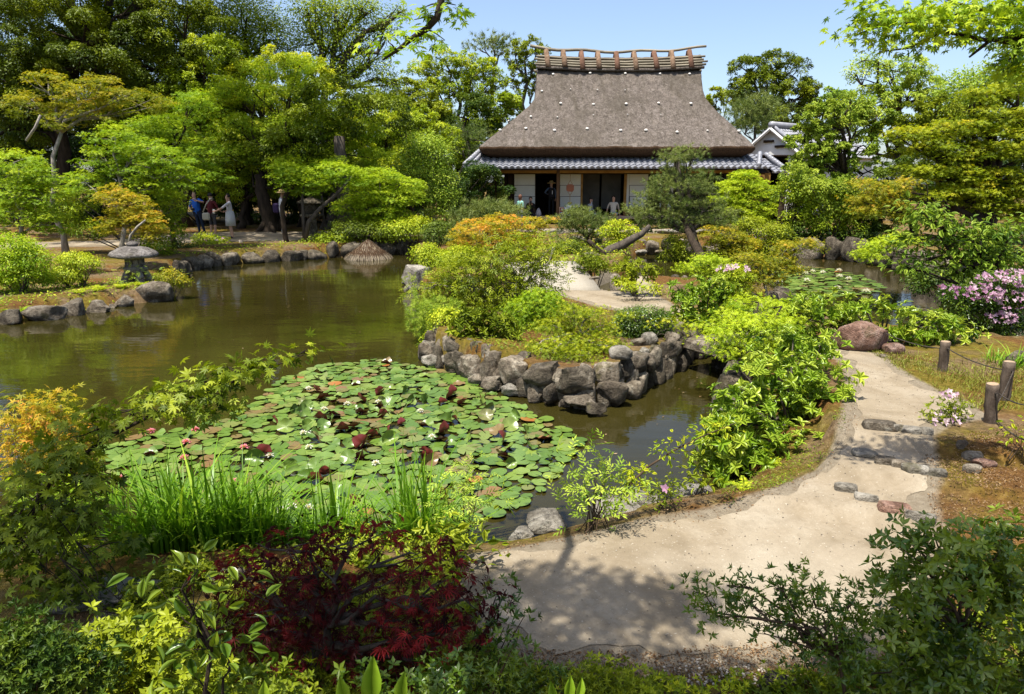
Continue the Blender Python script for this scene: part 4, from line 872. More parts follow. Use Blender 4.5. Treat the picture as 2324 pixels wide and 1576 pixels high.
MB().lathe([(.26, 0), (.24, .1), (.19, .15), (.17, hT * .48), (.22, hT * .5)], n=14).obj('shaft', M['rkd'], tlan, True); MB().box((0, 0, hT * .54), (.72, .72, .12), bev=.04).obj('platform', M['rkd'], tlan)
MB().box((0, 0, hT * .70), (.46, .46, hT * .26), bev=.03).obj('fire_box', M['rkd'], tlan); MB().lathe([(.62, hT * .83), (.56, hT * .87), (.3, hT * .93), (.1, hT * .96), (.1, hT)], n=4, rz=rad(45)).obj('cap', M['rkd'], tlan)
M['post'] = noisy('rough_post_bark', (.05, .036, .026), (.19, .145, .11), 16, .9, .1, 30, .8, .02, stretch=(1, 1, .35)); M['cut'] = noisy('cut_wood', (.30, .20, .12), (.46, .34, .22), 20, .8, .2); M['black'] = noisy('dark_rope', (.03, .024, .02), (.09, .075, .06), 30, .9, .1)
PB = []
for xb, yb_, xt, yt, rr, lab in [(2139, 842, 2146, 776, .048, 'short round wooden post standing in the grass by the far water'), (2247, 960, 2253, 872, .047, 'nearest round wooden rope post beside the path'), (2279, 908, 2291, 822, .048, 'round wooden rope post just behind the nearest one')]:
    b_ = gxy(xb, yb_); t_ = At(xt, yt, b_[1]); o = thing('rope_post', lab, 'post', b_); v = np.array(t_) - b_
    n = 8; MB().tube([v * (-.15 + 1.15 * i / n) + RNG.normal(size=3) * .003 for i in range(n + 1)], [rr * (1.06 + RNG.normal() * .02) for i in range(n + 1)], 14).obj('shaft', M['post'], o, True)
    MB().tube([v * .985, v * 1.012], [rr * 1.0, rr * .96], 14).obj('cut_end', M['cut'], o); h_ = MB().lathe([(.011, -.01), (.011, .01)], n=8).obj('dark_hole_disc', M['black'], o)  # solid dark disc; its colour stands for the shade inside a drilled hole
    h_.rotation_euler = (math.pi / 2, 0, 0); h_.location = Vector(v * .8) + Vector((0, -rr * 1.04, 0)); PB.append(b_ + v * .8)
def rope(name, label, pts, sagz, r=.008):
    P = []
    for a, b in zip(pts[:-1], pts[1:]):
        a, b = np.array(a), np.array(b)
        for i in range(10): t = i / 10; P.append(a + (b - a) * t - np.array([0, 0, sagz * 4 * t * (1 - t)]))
    P.append(np.array(pts[-1])); return tag(MB().tube(P, [r * .75] * len(P), 6).obj(name, M['black'], None, True), label, 'rope')
bo_ = At(2010, 757, 8.0)
rope('rope', 'thin rope stretched from the brown boulder past the first post to the rear post', [bo_, PB[0] + [0, -.06, 0], PB[2] + [0, -.06, 0]], .04)
rope('rope', 'slack rope looping from the rear post down to the nearest post', [PB[2] + [0, -.065, 0], PB[1] + [.05, .03, -.18], PB[1] + [0, -.06, 0]], .05)
g1_ = gxy(2330, 1075); rope('rope', 'dark rope trailing from the nearest post down across the bare ground', [PB[1] + [0, -.062, 0], gxy(2256, 962) + [.01, -.02, .03], g1_ + [0, 0, .25]], .03)
rope('rope', 'upper rope running from the nearest post out of the garden edge', [PB[1] + [.02, -.06, 0], g1_ + [.25, .35, .42]], .03)
# straw cone, slab landing, brushwood fence, log, trunk guard
SCN = G(830, 590); u = 50 * mpp(SCN); sco = thing('straw_cover', 'cone of weathered straw thatch standing in the water by the far bank', 'straw cover', (SCN[0], SCN[1] + .5, 0)); hS = At(830, 544, SCN[1] + .5)[2]
cn = MB().lathe([(u * 1.02, -.05), (u * .96, hS * .22), (u * .62, hS * .48), (u * .22, hS * .86), (.02, hS)], n=40); cn.obj('cone', M['tedge'], sco, True)
rng = np.random.default_rng(2); n_ = 900; aa = rng.uniform(0, 6.283, n_); hh_ = np.where(rng.random(n_) < .6, rng.uniform(.14, .30, n_), rng.uniform(.3, .98, n_)); rr_ = np.interp(hh_, [0, .22, .48, .86, 1], [1.02, .96, .62, .22, .02]) * u
P = np.stack([rr_ * np.cos(aa), rr_ * np.sin(aa), hh_ * hS + .03], 1); Nn = np.stack([np.cos(aa), np.sin(aa), .8 + 0 * aa], 1); Hd = np.stack([np.cos(aa), np.sin(aa), -.9 + 0 * aa], 1) + rng.normal(size=(n_, 3)) * .12
link(bpy.data.objects.new('straw', scatter_mesh('straw', (T_LANCE[0] * np.array([1, .14, .3]), T_LANCE[1]), P, Nn, Hd, np.full(n_, .34), rng.random(n_), leaf_mat('dry_straw', (.07, .05, .032), (.19, .15, .10), (.38, .31, .21), trans=.05))), sco)
LD = At(545, 562, 24.6); land = thing('slab_landing', 'grey plank landing on three posts at the far water edge', 'landing', (LD[0], LD[1], 0)); m_ = mpp(LD)
sl_ = MB().box((0, 0, LD[2]), (88 * m_, .38, .085), bev=.012).obj('plank', M['woodg'], land); sl_.rotation_euler = (0, rad(-3.5), 0)
for x in (516, 545, 572): MB().tube([((x - 545) * m_, 0, -.3), ((x - 545) * m_, 0, LD[2] - .05 + (x - 545) * m_ * .06)], [.075, .07], 8).obj('post', M['woodg'], land, True)
MB().tube([(-.08, .32, -.2), (-.08, .32, LD[2] + .24)], [.07, .07], 8).obj('post', M['woodg'], land, True)
bf = foot(1782, 25.0); bfo = thing('brushwood_fence', 'brown brushwood fence panel of upright twigs by the house', 'fence', bf); tw = MB(); m_ = mpp(bf); r_ = random.Random(4); hF = At(1782, 440, 25)[2] - bf[2]
for i in range(46): x = (i / 45 - .5) * 52 * m_; tw.tube([(x, r_.uniform(-.05, .05), 0), (x + r_.uniform(-.03, .03), r_.uniform(-.05, .05), hF * r_.uniform(.8, 1.02))], [.022, .014], 4, cap=False)
tw.obj('twig', M['twig'], bfo)
for z in (.3, .7): MB().tube([(-28 * m_, -.07, hF * z), (28 * m_, -.07, hF * z)], [.03, .03], 6).obj('rail', M['twig'], bfo, True)
# ------------------------------------------------------------------ far trees
gF = None
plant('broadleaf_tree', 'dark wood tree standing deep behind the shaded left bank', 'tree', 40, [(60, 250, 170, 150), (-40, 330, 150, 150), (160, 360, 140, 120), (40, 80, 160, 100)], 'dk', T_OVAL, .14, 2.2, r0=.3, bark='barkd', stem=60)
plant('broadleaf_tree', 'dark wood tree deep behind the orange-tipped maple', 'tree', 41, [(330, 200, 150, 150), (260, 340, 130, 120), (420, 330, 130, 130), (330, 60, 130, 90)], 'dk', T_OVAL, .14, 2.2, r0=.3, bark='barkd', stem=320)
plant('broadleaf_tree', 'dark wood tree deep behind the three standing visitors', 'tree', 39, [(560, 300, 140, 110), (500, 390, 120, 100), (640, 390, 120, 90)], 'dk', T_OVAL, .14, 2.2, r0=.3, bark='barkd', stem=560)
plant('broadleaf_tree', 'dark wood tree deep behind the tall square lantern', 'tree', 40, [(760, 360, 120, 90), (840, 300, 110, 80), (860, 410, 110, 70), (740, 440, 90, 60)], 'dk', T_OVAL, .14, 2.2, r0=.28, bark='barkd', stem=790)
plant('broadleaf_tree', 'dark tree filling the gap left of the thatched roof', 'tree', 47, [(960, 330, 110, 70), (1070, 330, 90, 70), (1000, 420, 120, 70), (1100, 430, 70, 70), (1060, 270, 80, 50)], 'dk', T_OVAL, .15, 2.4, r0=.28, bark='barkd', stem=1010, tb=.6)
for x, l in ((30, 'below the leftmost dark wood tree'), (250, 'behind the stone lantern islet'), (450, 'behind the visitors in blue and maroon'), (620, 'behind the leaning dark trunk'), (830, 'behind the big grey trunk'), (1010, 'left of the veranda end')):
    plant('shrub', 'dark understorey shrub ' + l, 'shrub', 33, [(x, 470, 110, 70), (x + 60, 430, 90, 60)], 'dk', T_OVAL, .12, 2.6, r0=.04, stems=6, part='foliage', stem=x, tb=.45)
plant('pine_tree', 'distant pine with flat crown beyond the left ridge end', 'tree', 62, [(1118, 100, 36, 12), (1100, 112, 24, 10), (1140, 114, 22, 10)], 'pn', T_TUFT, .5, 3, 'pad', stem=1122, fork=(1122, 150), r0=.2, tb=.65)
plant('broadleaf_tree', 'tall vivid green tree directly left of the roof ridge', 'tree', 52, [(1195, 105, 34, 22), (1170, 130, 30, 24), (1215, 130, 36, 26), (1185, 165, 34, 26), (1210, 190, 26, 26), (1165, 215, 26, 30)], 'gr', T_OVAL, .17, 2.0, r0=.22, stem=1192, fork=(1196, 190), tb=.7)
plant('broadleaf_tree', 'light olive tree with fanning bare stems behind the house corner', 'tree', 50, [(960, 165, 44, 30), (1005, 140, 46, 26), (1050, 150, 46, 30), (1095, 160, 44, 30), (985, 205, 50, 36), (1035, 195, 50, 36), (1085, 205, 46, 40), (1120, 180, 36, 30)], 'yg', T_OVAL, .17, 1.9, 'broad', r0=.2, stem=1040, fork=(1040, 300), tb=.5)
plant('broadleaf_tree', 'olive green tree low between the fanning tree and the roof edge', 'tree', 48, [(1130, 250, 50, 34), (1160, 235, 34, 30), (1095, 262, 50, 30), (1135, 290, 44, 26)], 'yg', T_OVAL, .2, 2.3, r0=.18, stem=1130, tb=.38)
plant('broadleaf_tree', 'vivid green young tree left of the fanning olive tree', 'tree', 46, [(915, 200, 34, 24), (950, 225, 44, 34), (905, 240, 40, 30), (960, 265, 54, 34), (1000, 262, 40, 26)], 'gr', T_OVAL, .18, 2.4, r0=.15, stem=950, tb=.8)
plant('pine_tree', 'layered dark pine just left of the thatch corner', 'tree', 42, [(1060, 296, 46, 8), (1080, 318, 40, 8), (1050, 335, 46, 10), (1085, 352, 34, 10)], 'pn', T_TUFT, .3, 4, 'pad', stem=1065, fork=(1062, 320), r0=.15, tb=.5)
plant('broadleaf_tree', 'large round dark green tree right of the thatched roof', 'tree', 66, [(1700, 165, 46, 40), (1750, 150, 50, 30), (1795, 172, 46, 44), (1725, 205, 60, 46), (1790, 225, 60, 46), (1685, 210, 40, 40), (1828, 215, 32, 36), (1730, 262, 70, 40), (1805, 268, 50, 34)], 'gr', T_OVAL, .22, 2.2, 'broad', r0=.4, stem=1750, tb=.40, tv=.24)
plant('broadleaf_tree', 'low bright green tree peeping over the right roof slope', 'tree', 70, [(1625, 215, 28, 14), (1650, 232, 40, 22), (1612, 232, 20, 14)], 'gr', T_OVAL, .3, 2.5, r0=.2, stem=1640, tb=.75)
plant('pine_tree', 'grey green pine between the roof and the white storehouse', 'tree', 50, [(1712, 232, 44, 12), (1690, 255, 42, 14), (1735, 258, 40, 14), (1700, 285, 44, 14), (1742, 288, 26, 14)], 'pn', T_TUFT, .38, 3.6, 'pad', stem=1716, fork=(1714, 280), r0=.16, tb=.62)
plant('broadleaf_tree', 'pale distant tree line clump left of the tall light tree', 'tree', 90, [(1870, 222, 46, 24), (1915, 232, 40, 24), (1850, 250, 50, 28), (1905, 262, 50, 28)], 'lg', T_OVAL, .4, 2.4, r0=.3, stem=1880, tb=.35)
plant('broadleaf_tree', 'tall light tree with bare horizontal limbs above the right wood', 'tree', 44, [(1960, 138, 36, 13), (1942, 168, 28, 13), (2010, 150, 30, 14), (2060, 160, 52, 30), (2098, 185, 42, 30), (2020, 190, 48, 24), (1985, 222, 60, 26), (2060, 225, 60, 34), (2120, 235, 46, 36), (1940, 255, 40, 26), (1975, 275, 60, 30)], 'lg', T_OVAL, .17, 1.9, 'broad', r0=.22, stem=2045, fork=(2040, 250), bark='barkd', tb=.72)
plant('broadleaf_tree', 'light green tree rising behind the yellow maple at the edge', 'tree', 34, [(2190, 215, 60, 50), (2260, 190, 70, 46), (2330, 200, 80, 60), (2180, 270, 60, 44), (2310, 110, 60, 30)], 'lg', T_OVAL, .16, 2.1, 'loose', r0=.2, stem=2230, bark='barkd', tb=.5)
# ------------------------------------------------------------------ wood on the far bank
plant('broadleaf_tree', 'huge dark evergreen filling the top corner of the left wood', 'tree', 30, [(70, 60, 170, 110), (0, 170, 140, 110), (200, 130, 130, 100), (120, 230, 150, 90), (260, 40, 130, 80), (330, 150, 110, 90), (20, 290, 120, 80)], 'gr', T_OVAL, .12, 2.1, 'broad', r0=.34, stem=130, fork=(130, 230), bark='barkd', tb=.36, tv=.22)
plant('broadleaf_tree', 'dark green evergreen right of the huge corner tree', 'tree', 31, [(420, 80, 110, 80), (380, 190, 110, 80), (470, 170, 90, 80), (300, 250, 110, 70), (420, 270, 100, 60)], 'gr', T_OVAL, .12, 2.1, 'broad', r0=.3, stem=390, fork=(400, 240), bark='barkd', tb=.38, tv=.2)
plant('broadleaf_tree', 'tall dark crown rising out of the frame above the left wood', 'tree', 33, [(100, -160, 220, 140), (350, -110, 200, 120), (540, -130, 90, 100), (200, -340, 220, 140), (-180, -100, 200, 160), (430, -300, 160, 120)], 'gr', T_OVAL, .2, 1.0, r0=.4, stem=210, bark='barkd', tb=.3)
plant('broadleaf_tree', 'tall evergreen overhanging the far bank with its crown above the frame', 'tree', 24, [(-120, -110, 150, 90), (100, -100, 140, 80), (300, -110, 130, 80), (480, -140, 110, 80), (630, -190, 100, 70, 1), (200, -260, 150, 90), (400, -330, 150, 90, 2)], 'gr', T_OVAL, .13, 1.5, r0=.28, stem=-330, fork=(-250, -60, 1), bark='barkd', tb=.35)
plant('broadleaf_tree', 'olive tree with sky gaps at the top of the left wood', 'tree', 35, [(560, 40, 90, 50), (500, 80, 70, 50), (610, 90, 70, 50), (540, 140, 80, 50), (450, 30, 60, 40)], 'yg', T_OVAL, .12, 1.7, 'loose', r0=.24, stem=560, fork=(550, 200), bark='barkd', tb=.32)
plant('broadleaf_tree', 'tallest tree with a split grey trunk against the sky', 'tree', 36, [(700, 30, 60, 40), (760, 40, 60, 50), (830, 30, 50, 36), (720, 95, 60, 36), (800, 95, 56, 40), (870, 70, 34, 26), (690, 150, 50, 34), (840, 150, 50, 34), (770, 160, 50, 30), (880, 190, 40, 24), (860, 230, 50, 20), (905, 30, 24, 18)], 'yg', T_OVAL, .13, 1.35, 'loose', r0=.33, stem=745, fork=(738, 210), bark='bark', tb=.30, twigs=9)
plant('broadleaf_tree', 'big yellow-green camphor tree lighting the middle of the left wood', 'tree', 31, [(560, 190, 70, 44), (640, 150, 60, 40), (700, 170, 60, 44), (480, 230, 70, 44), (570, 260, 80, 44), (660, 240, 80, 50), (740, 230, 60, 44), (520, 320, 80, 44), (620, 330, 80, 44), (710, 310, 80, 48), (780, 290, 60, 44), (440, 300, 60, 44), (800, 350, 60, 40)], 'yg', T_OVAL, .10, 2.6, 'broad', r0=.3, stem=640, fork=(630, 370), bark='barkd', tb=.70, tv=.18)
plant('maple_tree', 'wall of fine light green maple leaves before the camphor tree', 'maple', 28.6, [(460, 240, 50, 30), (520, 200, 50, 30), (600, 215, 54, 30), (690, 205, 54, 30), (760, 255, 54, 30), (825, 300, 50, 30), (540, 285, 54, 30), (620, 300, 54, 30), (700, 350, 50, 26), (775, 345, 50, 28), (660, 280, 54, 30), (480, 330, 50, 30), (560, 350, 50, 28), (640, 365, 50, 26), (730, 290, 50, 30), (850, 360, 46, 26), (430, 370, 44, 26), (590, 160, 50, 26), (680, 150, 44, 24), (400, 300, 44, 28)], 'mp', T_MAP5, .085, 1.5, 'spray', r0=.12, stem=640, fork=(640, 430), bark='barkd', tb=.72, tv=.2, twigs=2)
plant('broadleaf_tree', 'dense yellow-green tree low in the middle of the left wood', 'tree', 29.5, [(470, 370, 60, 40), (530, 385, 60, 36), (600, 370, 60, 36), (660, 385, 60, 34), (560, 425, 60, 30), (500, 430, 50, 28), (640, 425, 46, 24)], 'yg', T_OVAL, .10, 2.2, r0=.16, stem=545, bark='barkd', tb=.48)
plant('broadleaf_tree', 'yellow-green tree between the camphor and the dark evergreen', 'tree', 30, [(400, 200, 60, 44), (450, 180, 60, 44), (430, 250, 60, 44), (370, 280, 60, 40), (480, 120, 60, 40)], 'yg', T_OVAL, .11, 1.8, r0=.18, stem=430, bark='barkd', tb=.40)
plant('broadleaf_tree', 'yellow-green tree behind the yellowish slim tree', 'tree', 31, [(920, 290, 50, 36), (960, 270, 40, 30), (1000, 310, 50, 30), (890, 390, 50, 30), (940, 360, 50, 30)], 'yg', T_OVAL, .11, 1.9, r0=.15, stem=930, bark='barkd', tb=.5)
plant('broadleaf_tree', 'yellow-green tree behind the bright maple by the grey trunk', 'tree', 33, [(830, 270, 60, 40), (880, 300, 60, 40), (900, 340, 56, 36), (850, 350, 60, 36)], 'yg', T_OVAL, .12, 2.3, r0=.2, stem=870, bark='barkd', tb=.45)
plant('maple_tree', 'orange-tipped layered maple before the dark wood', 'maple', 21, [(110, 185, 56, 24), (180, 215, 70, 30), (60, 235, 60, 30), (140, 265, 60, 33), (230, 190, 50, 21), (280, 215, 50, 21), (330, 235, 60, 24, .8), (220, 250, 60, 27)], 'or', T_MAP5, .085, 1.5, 'layer', r0=.09, stem=150, fork=(140, 300), bark='barkl', tb=.10)
plant('maple_tree', 'green layered maple arching behind the stone lantern', 'maple', 20.5, [(260, 310, 70, 27), (330, 340, 70, 30), (390, 365, 60, 30), (300, 385, 70, 33), (230, 360, 60, 30), (420, 400, 56, 30), (340, 430, 60, 36), (200, 420, 60, 36)], 'mp', T_MAP5, .085, 1.5, 'layer', r0=.08, stem=275, fork=(270, 400), bark='barkl', tb=.55)
plant('maple_tree', 'green maple layers above the orange maple under the dark wood', 'maple', 23, [(320, 300, 80, 39), (400, 290, 70, 36), (360, 340, 80, 36), (450, 350, 60, 33), (430, 230, 60, 30), (470, 400, 60, 33)], 'mp', T_MAP5, .09, 1.5, 'layer', r0=.09, stem=400, fork=(395, 380), bark='barkd', tb=.48)
plant('maple_tree', 'bright green bushy maple at the edge above the islet', 'maple', 17.5, [(30, 370, 70, 45), (90, 400, 60, 36), (20, 430, 80, 45), (100, 445, 60, 39), (40, 490, 80, 45), (110, 500, 50, 36)], 'mp', T_MAP5, .08, 1.5, 'layer', r0=.07, stem=45, fork=(50, 480), bark='barkl', tb=.62)
plant('maple_tree', 'small pinkish-orange maple above the lantern cap', 'maple', 18.6, [(255, 440, 40, 24), (300, 465, 40, 27), (270, 490, 36, 24), (320, 500, 50, 27), (250, 510, 30, 21), (340, 525, 36, 24)], 'or', T_MAP5, .075, 2.3, 'layer', r0=.05, stem=300, fork=(295, 515), bark='barkl', tb=.30)
plant('shrub', 'yellow-green shrub tumbling behind the lantern to the bank path', 'shrub', 21.5, [(150, 470, 60, 30), (200, 520, 50, 24), (385, 470, 36, 40), (380, 520, 36, 30), (350, 560, 40, 20)], 'yg', T_OVAL, .08, 2.2, r0=.025, stems=8, part='foliage', stem=300, tb=.3)
plant('shrub', 'pale green shrub at the foot of the visitors by the water', 'shrub', 25.0, [(470, 548, 28, 12), (500, 553, 20, 10)], 'yg', T_OVAL, .07, 2.4, r0=.02, stems=6, part='foliage', stem=480, tb=.5)
for x, y0, x1, y1, Y, r, l, mt in [(612, 520, 588, 395, 28.6, .30, 'thick dark leaning trunk behind the white-clad visitor', 'barkd'), (783, 508, 770, 310, 27.6, .30, 'big grey trunk with flaring roots on the far bank', 'bark'), (560, 505, 545, 350, 31, .2, 'slim dark trunk behind the visitors', 'barkd'), (745, 500, 760, 440, 29.5, .2, 'short sunlit leaning trunk beside the big grey one', 'bark'), (690, 505, 660, 330, 30, .18, 'dark trunk between the leaning one and the tall lantern', 'barkd'), (395, 515, 400, 330, 30, .2, 'dark trunk behind the lantern islet', 'barkd'), (465, 500, 440, 330, 32, .2, 'dark trunk straight behind the visitor in blue', 'barkd')]:
    b_ = foot(x, Y); t_ = At(x1, y1, Y); root = thing('broadleaf_tree', l, 'tree', b_); v = t_ - b_; mb = MB(); n = 7
    pts = [v * i / n + RNG.normal(size=3) * .05 * (0 < i < n) for i in range(n + 1)]; mb.tube([pts[0] - np.array([0, 0, .1])] + pts, [r * 1.7, r * 1.35] + [r * (1 - .05 * i) for i in range(n)], 12)
    for a in range(5): an = a * 1.26 + .3; mb.tube([(math.cos(an) * r * .6, math.sin(an) * r * .6, .35), (math.cos(an) * r * 1.5, math.sin(an) * r * 1.5, .06), (math.cos(an) * r * 2.4, math.sin(an) * r * 2.4, -.06)], [r * .45, r * .35, r * .15], 6)
    mb.obj('trunk', M[mt], root, True)
    c_ = v * 1.05; B = [((c_[0] + dx * r * 5, c_[1] + .5, c_[2] + dz * 3), (r * 6, r * 5, r * 3.2)) for dx, dz in ((-.8, 0), (.8, .2), (0, .35))]
    q = leaf_cloud(B, T_OVAL, .13, 1.5, 'broad', np.random.default_rng(int(x)), .35, .18); link(bpy.data.objects.new('crown', scatter_mesh('crown', T_OVAL, *q[:5], M['gr'])), root)
for pts, r, l in [([(656, 565), (648, 540), (643, 505), (640, 470), (650, 440), (668, 420), (690, 400)], [.10, .10, .09, .085, .08, .07, .05], 'thin curved dark tree leaning from the far bank wall'), ([(690, 545), (688, 505), (686, 450), (690, 420)], [.06, .055, .05, .03], 'slender upright sapling beside the tall lantern'), ([(693, 545), (700, 505), (725, 475), (765, 440), (800, 400)], [.09, .085, .075, .06, .03], 'sapling bending right in front of the tall lantern')]:
    Y = 25.2; b_ = At(*pts[0], Y); root = thing('sapling', l, 'tree', b_); MB().tube([At(x, y, Y) - b_ for x, y in pts], r, 8).obj('trunk', M['barkd' if 'dark' in l else 'bark'], root, True)
    e = At(*pts[-1], Y) - b_; q = leaf_cloud([(e, (.9, .7, .35)), (e + [-.6, 0, .3], (.7, .6, .25))], T_MAP5, .10, 2, 'layer', np.random.default_rng(9), .55); link(bpy.data.objects.new('crown', scatter_mesh('crown', T_MAP5, *q[:5], M['mp'])), root)
for pts, l in [([(292, 560), (296, 535), (312, 515), (330, 500)], 'thin grey bare stem rising behind the islet'), ([(60, 320), (80, 290), (92, 262)], 'pale dead branch stub in the dark wood')]:
    Y = 17.2; P_ = [At(x, y, Y) for x, y in pts]; o = tag(MB().tube([p - P_[0] for p in P_], [.035, .03, .028, .02][:len(P_)], 6).obj('bare_stem', M['barkl'], None, True), l, 'stem')
    o.location = P_[0]
plant('maple_tree', 'fresh green layered maple leaning over the bank by the straw cone', 'maple', 26.2, [(860, 400, 56, 24), (910, 415, 50, 24), (830, 435, 60, 27), (890, 450, 60, 27), (850, 475, 56, 27), (800, 470, 44, 24), (930, 445, 40, 24), (840, 500, 50, 21), (900, 490, 40, 24)], 'mp', T_MAP5, .09, 2.3, 'layer', r0=.09, stem=870, fork=(868, 490), tb=.75)
plant('maple_tree', 'bright green maple low before the dark trunks', 'maple', 27.0, [(700, 385, 56, 24), (650, 372, 44, 21), (720, 410, 50, 21), (760, 375, 50, 24)], 'mp', T_MAP5, .09, 1.5, 'layer', r0=.07, stem=735, fork=(730, 440), tb=.6)
plant('broadleaf_tree', 'slim tree with yellowish leaves and orange flowers left of the veranda', 'tree', 29, [(960, 330, 46, 30), (990, 350, 42, 34), (970, 390, 46, 30), (1005, 410, 36, 30), (985, 440, 46, 28), (1012, 450, 34, 24), (930, 380, 40, 30), (1000, 480, 40, 20)], 'lg', T_OVAL, .10, 1.9, 'loose', r0=.09, stem=985, fork=(985, 460), bark='barkl', tb=.55)
plant('maple_tree', 'green maple growing behind the left end of the veranda', 'maple', 43, [(1060, 365, 40, 30), (1035, 330, 50, 30), (1075, 400, 30, 30), (1050, 430, 40, 36)], 'mp', T_MAP5, .11, 2.3, 'layer', r0=.08, stem=1060, tb=.6)
for blobs, Y, l, mt, tb in [([(800, 520, 56, 16), (850, 525, 46, 14)], 25.6, 'low dark green shrub on the bank left of the straw cone', 'gr', .3), ([(880, 525, 34, 18), (920, 522, 34, 18), (950, 515, 30, 18)], 25.5, 'clipped light green shrub above the bank right of the straw cone', 'yg', .5), ([(985, 535, 24, 24), (1000, 520, 20, 16)], 22.5, 'dark glossy shrub beside the low dome pine', 'dk', .8), ([(760, 540, 40, 10), (720, 548, 30, 8)], 25.3, 'weedy tuft plant on the bank below the tall lantern', 'yg', .35), ([(400, 560, 40, 12), (350, 575, 40, 14), (430, 575, 34, 10)], 23.5, 'dark low shrub on the bank behind the lantern', 'dk', .5)]:
    plant('shrub', l, 'shrub', Y, blobs, mt, T_OVAL, .07, 2.8, 'dome', r0=.02, stems=6, part='foliage', tb=tb)
# purple azalea sprigs on the far bank
def flowers(root, blobs, n, size, mat, rng, T=None, up=.5, tb=.5):
    P = []
    for c, r in blobs:
        d = unit(rng.normal(size=(n, 3)) + [0, -.5, up]); P.append(np.array(c) + d * np.array(r) * rng.uniform(.85, 1.06, (n, 1)))
    P = np.concatenate(P); base = np.array(root.location); m_ = len(P)
    nn = rng.normal(size=(m_, 3)) * .4 + [0, -.7, .7]
    link(bpy.data.objects.new('blossom', scatter_mesh('blossom', T or _whorl(5, T_OVAL, 25, 1.5), P - base, nn, rng.normal(size=(m_, 3)), size * rng.uniform(.7, 1.2, m_), np.clip(rng.normal(tb, .25, m_), 0, 1), M[mat])), root)
def wblobs(blobs, Y): return [(At(b[0], b[1], Y + (b[4] if len(b) > 4 else 0)), (b[2] * mpp(At(b[0], b[1], Y)), b[2] * .8 * mpp(At(b[0], b[1], Y)), b[3] * mpp(At(b[0], b[1], Y)))) for b in blobs]
az = plant('azalea', 'sparse purple-flowered azalea at the water edge by the landing', 'azalea', 24.8, [(490, 555, 30, 14), (460, 545, 24, 12)], 'yg', T_OVAL, .06, 1.2, r0=.015, stems=6, part='foliage', stem=480); flowers(az, wblobs([(490, 560, 34, 18)], 24.8), 16, .09, 'pk', np.random.default_rng(1))
# ------------------------------------------------------------------ islet with the lantern
plant('shrub', 'rounded bright green shrub at the end of the lantern islet', 'shrub', 14.6, [(20, 560, 60, 24), (60, 585, 50, 26), (10, 610, 60, 28), (70, 625, 44, 26), (0, 650, 50, 26)], 'mp', T_OVAL, .06, 2.6, 'broad', r0=.025, stems=9, part='foliage', stem=50, tb=.62)
plant('shrub', 'small cloud-clipped shrub in the middle of the islet', 'shrub', 15.6, [(170, 590, 40, 13), (200, 598, 30, 11), (150, 600, 26, 10)], 'yg', T_OVAL, .05, 3.0, 'dome', r0=.018, stems=6, part='foliage', stem=190, tb=.55)
plant('shrub', 'low rounded shrub under the cloud-clipped one', 'shrub', 15.4, [(155, 625, 34, 16), (135, 632, 24, 14)], 'yg', T_OVAL, .05, 3.0, 'dome', r0=.015, stems=5, part='foliage', stem=155, tb=.5)
plant('shrub', 'feathery pale shrub half covering the lantern foot', 'shrub', 15.9, [(305, 615, 16, 7), (285, 634, 22, 9), (352, 618, 16, 5), (262, 632, 20, 9)], 'lg', T_SPRIG, .10, 1.0, 'loose', r0=.012, stems=6, part='foliage', stem=300, tb=.6)
plant('shrub', 'reddish brown leaved shrub right of the lantern', 'shrub', 15.6, [(390, 628, 26, 14), (410, 640, 18, 12), (375, 640, 16, 10)], 'or', T_OVAL, .05, 2.4, r0=.012, stems=5, part='foliage', stem=392, tb=.1)
def fern(name, label, c, R, n, mat='yg', seed=0, cat='fern'):
    r = np.random.default_rng(seed); P, Hh, Nn, S = [], [], [], []
    for i in range(n):
        a = r.uniform(0, 6.283); L = R * r.uniform(.7, 1.1); d = np.array([math.cos(a), math.sin(a), 0])
        for t in np.linspace(.12, 1, 16):
            p = d * L * t + np.array([0, 0, L * (.75 * t - .62 * t * t)])
            for s in (-1, 1): P.append(p); Hh.append(np.array([-d[1], d[0], 0]) * s + d * .5); Nn.append(np.array([0, 0, 1.]) - d * .2); S.append(L * .30 * (1.05 - t))
    root = thing(name, label, cat, c); link(bpy.data.objects.new('frond', scatter_mesh('frond', T_LANCE, np.array(P), np.array(Nn) + r.normal(size=(len(P), 3)) * .1, np.array(Hh), np.array(S), np.clip(r.normal(.6, .2, len(P)), 0, 1), M[mat])), root); return root
for x, y, R, l in [(225, 662, .42, 'bright fern in front of the lantern on the islet'), (275, 655, .34, 'fern tuft left of the big lantern boulder'), (320, 650, .30, 'small fern against the lantern boulder'), (180, 668, .32, 'fern above the upright islet block'), (110, 690, .34, 'dark fern patch on the outer islet'), (40, 700, .36, 'fern at the outer edge of the islet')]:
    fern('fern', l, gxy(x, y), R, 12, 'yg' if x > 150 else 'mp', int(x))
